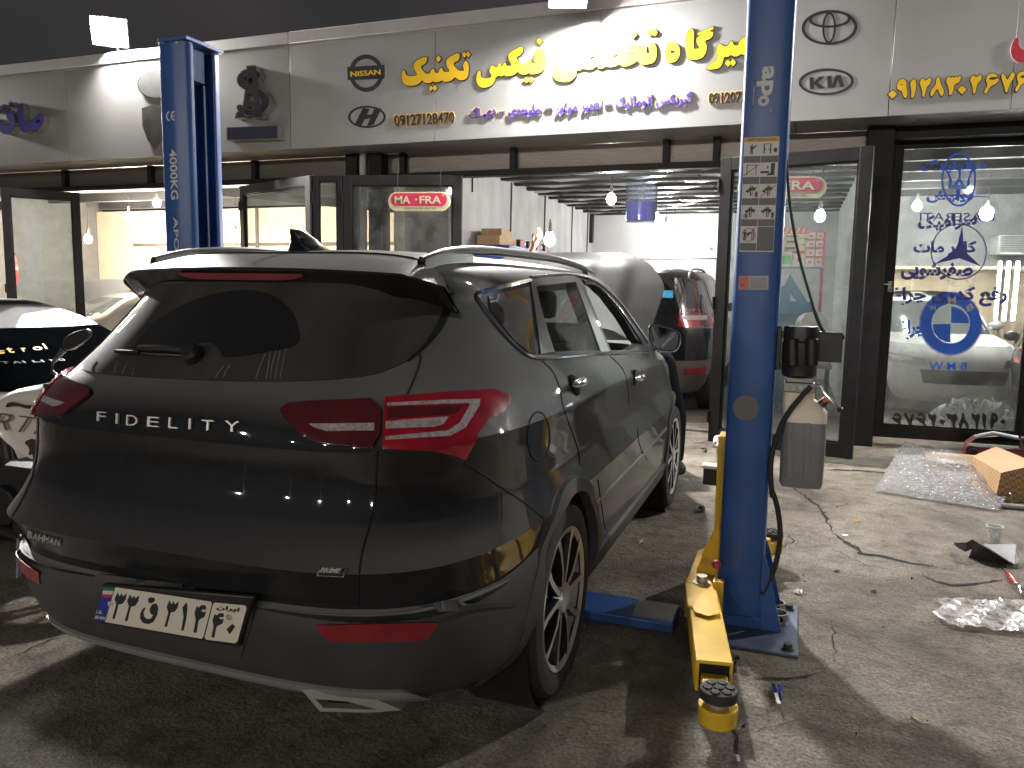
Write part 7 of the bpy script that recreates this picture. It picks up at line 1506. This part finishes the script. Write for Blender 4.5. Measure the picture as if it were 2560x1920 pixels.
# front edge hugs the ground, back edge stands up over the cartons
c = [cs[0], cs[1], atZ(*U8(1150,330), .16), atZ(*U8(265,62), .20)]
rows = []; rnd = random.Random(5)
for i in range(36):
    v = i/35; R = []
    for j in range(44):
        u = j/43; p = (c[0]*(1-u)+c[1]*u)*(1-v)+(c[3]*(1-u)+c[2]*u)*v; p = p+Vector((0, 0, .018*math.sin(u*9+v*4)*v+.012*math.sin(u*21-v*13)*v+.03*math.sin(v*PI)*math.sin(u*PI*1.2)+rnd.uniform(-.003,.003))); p.z = max(.006, p.z); R.append(p)
    rows.append(R)
q = MB(); q.grid(rows); o = part('bubble_wrap', q, bubm, None, smooth=60); tag(o, 'large sheet of bubble wrap spread on the ground below the stickered door', 'wrapping')
q = MB(); A = [atZ(*U8(*p), .0) for p in ((430,290), (890,335))]; d = (A[1]-A[0]).normalized(); n_ = Vector((-d.y, d.x, 0)); q.prism([A[0], A[1], A[1]+n_*.5, A[0]+n_*.5], (0, 0, .07)); o = part('carton', q, pm('flat_carton', (.42,.25,.12), .7, var=.1), None, bevel=.004); tag(o, 'flat brown carton lying under the bubble wrap', 'box')
cardp = pm('printed_carton', (.50,.30,.13), .65, var=.08); nt = cardp.node_tree; N, L = nt.nodes, nt.links; tc = N.new('ShaderNodeTexCoord'); ck_ = N.new('ShaderNodeTexChecker'); ck_.inputs['Scale'].default_value = 44; ck_.inputs['Color1'].default_value = (.42,.28,.15,1); ck_.inputs['Color2'].default_value = (.26,.14,.06,1); L.new(tc.outputs['Object'], ck_.inputs['Vector']); L.new(ck_.outputs['Color'], N['Principled BSDF'].inputs['Base Color'])
t0 = atZ(*U8(1120,520), 0); t = thing('printed_box', 'tilted cardboard box with checked print beside the bubble wrap', 'box', tuple(t0))
top = [atZ(*U8(*p), z) for p, z in (((800,192),.22), ((1030,325),.235), ((1330,255),.30), ((990,115),.29))]
q = MB(); low = [Vector((p.x-.02, p.y+.02, .003)) for p in top]; q.add(top+low, [(0,1,2,3), (7,6,5,4), (0,4,5,1), (1,5,6,2), (2,6,7,3), (3,7,4,0)]); part('box', q, cardp, t, smooth=0)
pp_ = atZ(*U8(1090,287), .25); q = MB(); q.lathe([(.012, 0), (.012, .002)], tuple(pp_+Vector((0, 0, .0))), n=16); part('round_stamp', q, pm('stamp_violet', (.16,.05,.09), .6), t)
j0 = atZ(*U8(900,170), .05); t = thing('trolley_jack', 'red trolley jack half hidden behind the checked box', 'jack', (j0.x, j0.y, 0)); q = MB(); rows = [[Vector((j0.x+x, j0.y+y, z)) for x, z in ((-.16,.02),(-.15,.12),(-.08,.19),(.1,.22),(.3,.2),(.32,.04))] for y in (0, .16)]; q.grid(rows); q.box((j0.x-.16, j0.y+.02, .02), (j0.x+.5, j0.y+.15, .10)); part('body', q, pm('jack_red', (.16,.012,.016), .35, coat=.4, dust=.1), t, bevel=.01)
q = MB(); q.tube([(j0.x-.1, j0.y-.01, .2), (j0.x+.05, j0.y-.01, .25), (j0.x+.25, j0.y-.01, .22)], .02, 10); part('lift_arm', q, bare, t); q = MB(); q.tube([(j0.x+.3, j0.y+.08, .2), (j0.x+.9, j0.y+.15, .26)], .022, 12); part('handle', q, plastic_black, t)
q = MB()
for x in (-.1, .42):
    q.lathe([(.04, -.02), (.045, 0), (.045, .04), (.04, .06)], (j0.x+x, j0.y-.03, .045), 'Y', 20)
part('wheel', q, steel, t)
A, B = atZ(*U8(1035,585), .02), atZ(*U8(1330,615), .02); t = thing('steel_pipe', 'grey steel pipe with hook on the ground right of the bubble wrap', 'pipe', tuple(A)); q = MB(); q.tube([A, B], .02, 14); part('tube', q, bare, t); q = MB(); q.tube([atZ(*U8(1100,490), .13), atZ(*U8(1115,500), .12), atZ(*U8(1110,560), .04), atZ(*U8(1140,580), .03)], .006, 8); part('hook', q, bare, t)
# plastic cup
cp_ = atZ(*U8(968,884), 0); t = thing('plastic_cup', 'clear plastic cup standing behind the black plastic trim piece', 'cup', tuple(cp_)); cupm = glassmat('cup_plastic', (.88,.9,.9), .3, (.6,.6,.58), .3, 12); q = MB(); q.lathe([(.0, .003), (.031, .003), (.045, .105), (.048, .108)], tuple(cp_), n=28, cap=False); part('cup_wall', q, cupm, t); q = MB(); q.tube([cp_+Vector((.047*math.cos(a), .047*math.sin(a), .108)) for a in [2*PI*k/28 for k in range(28)]], .0025, 6, closed=True); part('rim', q, white_paint, t)
q = MB(); q.sphere(cp_+Vector((.012, 0, .035)), .016, 10, 8, sc3=(.8,.8,1.8)); part('crumpled_tissue', q, white_paint, t)
# black broken trim
t0 = atZ(*U8(900,1000), 0); t = thing('broken_trim', 'black broken plastic trim piece lying near the screwdriver', 'car part', tuple(t0)); tb_ = pm('trim_black', (.022,.023,.025), .4, var=.2, dust=.12)
def gz(l): return [atZ(*U8(*p[:2]), p[2]) for p in l]
q = MB(); q.add(gz([(650,885,.05),(755,880,.10),(800,925,.07),(745,948,.04),(690,920,.03)]), [(0,1,2,3,4)]); q.add(gz([(755,880,.10),(800,855,.13),(880,905,.11),(800,925,.07)]), [(0,1,2,3)]); q.add(gz([(800,925,.07),(880,905,.11),(870,900,.11),(1140,1060,.02),(1030,1045,.003),(860,1005,.003),(770,1000,.003)]), [(0,1,2,3,4,5,6)]); q.add(gz([(875,895,.09),(1150,893,.09),(1150,925,.07),(1165,970,.04),(1180,1060,.02),(1140,1062,.02)]), [(0,1,2,3,4,5)]); q.v += [p-Vector((0, 0, .006)) for p in q.v]; n0 = len(q.v)//2; q.f += [[i+n0 for i in f][::-1] for f in list(q.f)]; q.m += [0]*(len(q.f)-len(q.m)); part('shell', q, tb_, t, smooth=0)
q = MB(); q.tube(gz([(875,900,.115),(1000,975,.075),(1140,1062,.03)]), .004, 6); part('edge_strip', q, bare, t)
# screwdriver
A, B, D, E_ = [atZ(*U8(*p), .016) for p in ((1005,1050), (1072,1120), (1160,1225), (1215,1300))]; t = thing('screwdriver', 'red handled screwdriver lying at the right edge of the yard', 'tool', tuple(A)); q = MB(); q.tube([A, B], .004, 8); part('blade', q, chrome, t); q = MB(); q.tube([B, B.lerp(D, .15), B.lerp(D, .5), D], [.010,.016,.017,.014], 12); part('grip', q, pm('grip_red', (.32,.015,.02), .25, coat=.6), t); q = MB(); q.tube([D, D.lerp(E_, .5), E_], [.016,.018,.012], 12); part('grip_end', q, chrome, t)
# printed plastic sheet
shm = glassmat('printed_plastic', (.9,.88,.87), .5, (.60,.575,.56), .25, 9); cc = [atZ(*U8(*p), .004) for p in ((485,1352), (570,1555), (1320,1640), (1330,1370))]
rows = []; rnd = random.Random(11)
for i in range(20):
    v = i/19; R = []
    for j in range(40):
        u = j/39; p = (cc[0]*(1-u)+cc[3]*u)*(1-v)+(cc[1]*(1-u)+cc[2]*u)*v; p = p+Vector((.03*math.sin(v*7)*(u < .2), 0, .004+.012*abs(math.sin(u*7+v*2.2))+.008*abs(math.sin(u*17-v*6))+rnd.uniform(0,.003))); R.append(p)
    rows.append(R)
q = MB(); q.grid(rows); t = part('plastic_sheet', q, shm, None, smooth=25); tag(t, 'crumpled white plastic sheet with small red marks at the right edge', 'wrapping')
q = MB()
for i in range(2, 19, 4):
    for j in range(2+(i % 3), 38, 4): p = rows[i][j]+Vector((0, 0, .004)); q.join(flat([(p.x+.008*math.cos(a)*.7, p.y+.008*math.sin(a)) for a in [2*PI*k/10 for k in range(10)]], [[(p.x+.0055*math.cos(a)*.7, p.y+.0055*math.sin(a)) for a in [2*PI*k/10 for k in range(10)]]], lambda v: Vector((v[0], v[1], p.z)), (0, 0, 1), .001))
part('printed_mark', q, pm('sheet_red', (.30,.06,.07), .6), t, smooth=0)
# small litter
K5 = lambda x, y: (1600+.434*x, 1200+.434*y)
def scrap(name, label, pts, mt, h=.02, seed=1, cat='litter', lift=.004):
    rnd = random.Random(seed); P_ = [atZ(*K5(*p), lift) for p in pts]; c = sum(P_, Vector())/len(P_); q = MB(); vs = [c+Vector((0, 0, h))]; 
    for p in P_: vs += [p+Vector((0, 0, rnd.uniform(0, h))), p.lerp(c, .5)+Vector((0, 0, rnd.uniform(h*.3, h*1.3)))]
    n = len(P_); fs = []
    for i in range(n): a, b_ = 1+2*i, 2+2*i; a2, b2 = 1+2*((i+1) % n), 2+2*((i+1) % n); fs += [(a, a2, b2, b_), (0, b_, b2)]
    q.add(vs, fs); o = part(name, q, mt, None, smooth=0); return tag(o, label, cat)
whp = pm('paper_white', (.6,.58,.55), .6, var=.1); t = scrap('candy_wrapper', 'crumpled blue and white wrapper on the ground right of the yellow arm', [(755,1210),(775,1198),(820,1200),(812,1240),(815,1280),(825,1298),(785,1290),(765,1250)], pm('wrapper_blue', (.03,.05,.42), .3, var=.4, scale=40), .03, 2)
q = MB(); q.add([atZ(*K5(*p), .036) for p in ((772,1225),(790,1225),(812,1290),(790,1285))], [(0,1,2,3)]); part('white_band', q, whp, t, smooth=0)
scrap('paper_scrap', 'crumpled white paper scrap beyond the base plate of the right lift column', [(880,645),(910,640),(935,645),(930,665),(910,662)], whp, .022, 3); A, B = atZ(*K5(1563,1362), .006), atZ(*K5(1618,1394), .006); t = thing('cigarette_butt', 'white cigarette butt on the open ground at lower right', 'litter', tuple(A)); q = MB(); q.tube([A, B], .0045, 10); part('paper_tube', q, whp, t); q = MB(); q.tube([A-(B-A)*.02, A+(B-A)*.25], .0048, 10); part('filter', q, pm('filter_tan', (.4,.24,.1), .7), t)
scrap('paper_scrap', 'white paper scrap lying behind the right lift column', [(697,300),(755,298),(757,308),(700,312)], whp, .01, 4); scrap('paper_scrap', 'pale torn scrap near the front wheel of the dark car', [(-12,352),(18,350),(14,362),(-6,368)], whp, .01, 5)
scrap('paper_scrap', 'pale scrap at the bottom beside the crack in the ground', [(545,1600),(570,1595),(580,1620),(560,1630)], whp, .015, 6)
for k, (x, y, s) in enumerate(((560,1050,16), (595,1440,12), (950,590,5), (1565,575,7), (940,552,4), (1245,1470,4), (1655,1395,4), (355,178,22), (1400,855,6))):
    scrap('dirt_clod', ['dark clod beside the base plate corner', 'dark pebble right of the front lift pad', 'tiny pebble beyond the paper scrap', 'small stone by the long crack', 'tiny dark speck of grit beyond the hose', 'tiny pebble near the bottom centre right', 'small grit beside the cigarette butt', 'flat dark debris near the front tyre', 'small dark stone in the middle of the yard'][k], [(x-s, y), (x-s*.3, y-s*.6), (x+s, y-s*.3), (x+s*.7, y+s*.5), (x-s*.4, y+s*.6)], crackm, .006+.0012*s, 20+k, 'debris')
for k, (x, y) in enumerate(((1130,525), (1345,640), (1180,318), (1250,236))): scrap('gum_spot', ['dark flat stain spot beyond the long crack', 'dark flat spot in the open yard', 'pale flake beside the branching crack', 'orange leaf fragment on the ground'][k], [(x-22,y),(x,y-8),(x+24,y),(x+4,y+9)], [crackm, crackm, whp, pm('leaf_orange', (.4,.17,.03), .7)][k], .003, 40+k, 'litter')
A = atZ(*C(1600, 1000, .1808, [(880,720)])[0], 0); scrap('black_clip', 'small black clip on the ground before the door threshold', [((1600+.1808*x-1600)/.434, (1000+.1808*y-1200)/.434) for x, y in ((840,690),(880,700),(915,675),(912,725),(870,728))], plastic_black, .03, 60, 'debris')
q = MB(); P_ = [atZ(*p, .03) for p in C(1600, 1000, .1808, [(1035,700),(1060,640),(1070,570),(1095,600),(1080,720)])]; rnd = random.Random(9); q.tube([p+Vector((0, 0, .05+rnd.uniform(0, .04))) for p in P_], [.02,.035,.04,.03,.02], 8); o = part('crumpled_bag', q, whp, None, smooth=20); tag(o, 'crumpled white bag beside the left edge of the right lift column', 'litter')
# threshold strip of the middle shop
thr = MB(); thr.box((-3.85, 8.52, .0), (-.8, 8.62, .022)); struct('threshold', thr, pm('worn_threshold', (.12,.11,.10), .8, var=.4, scale=7))
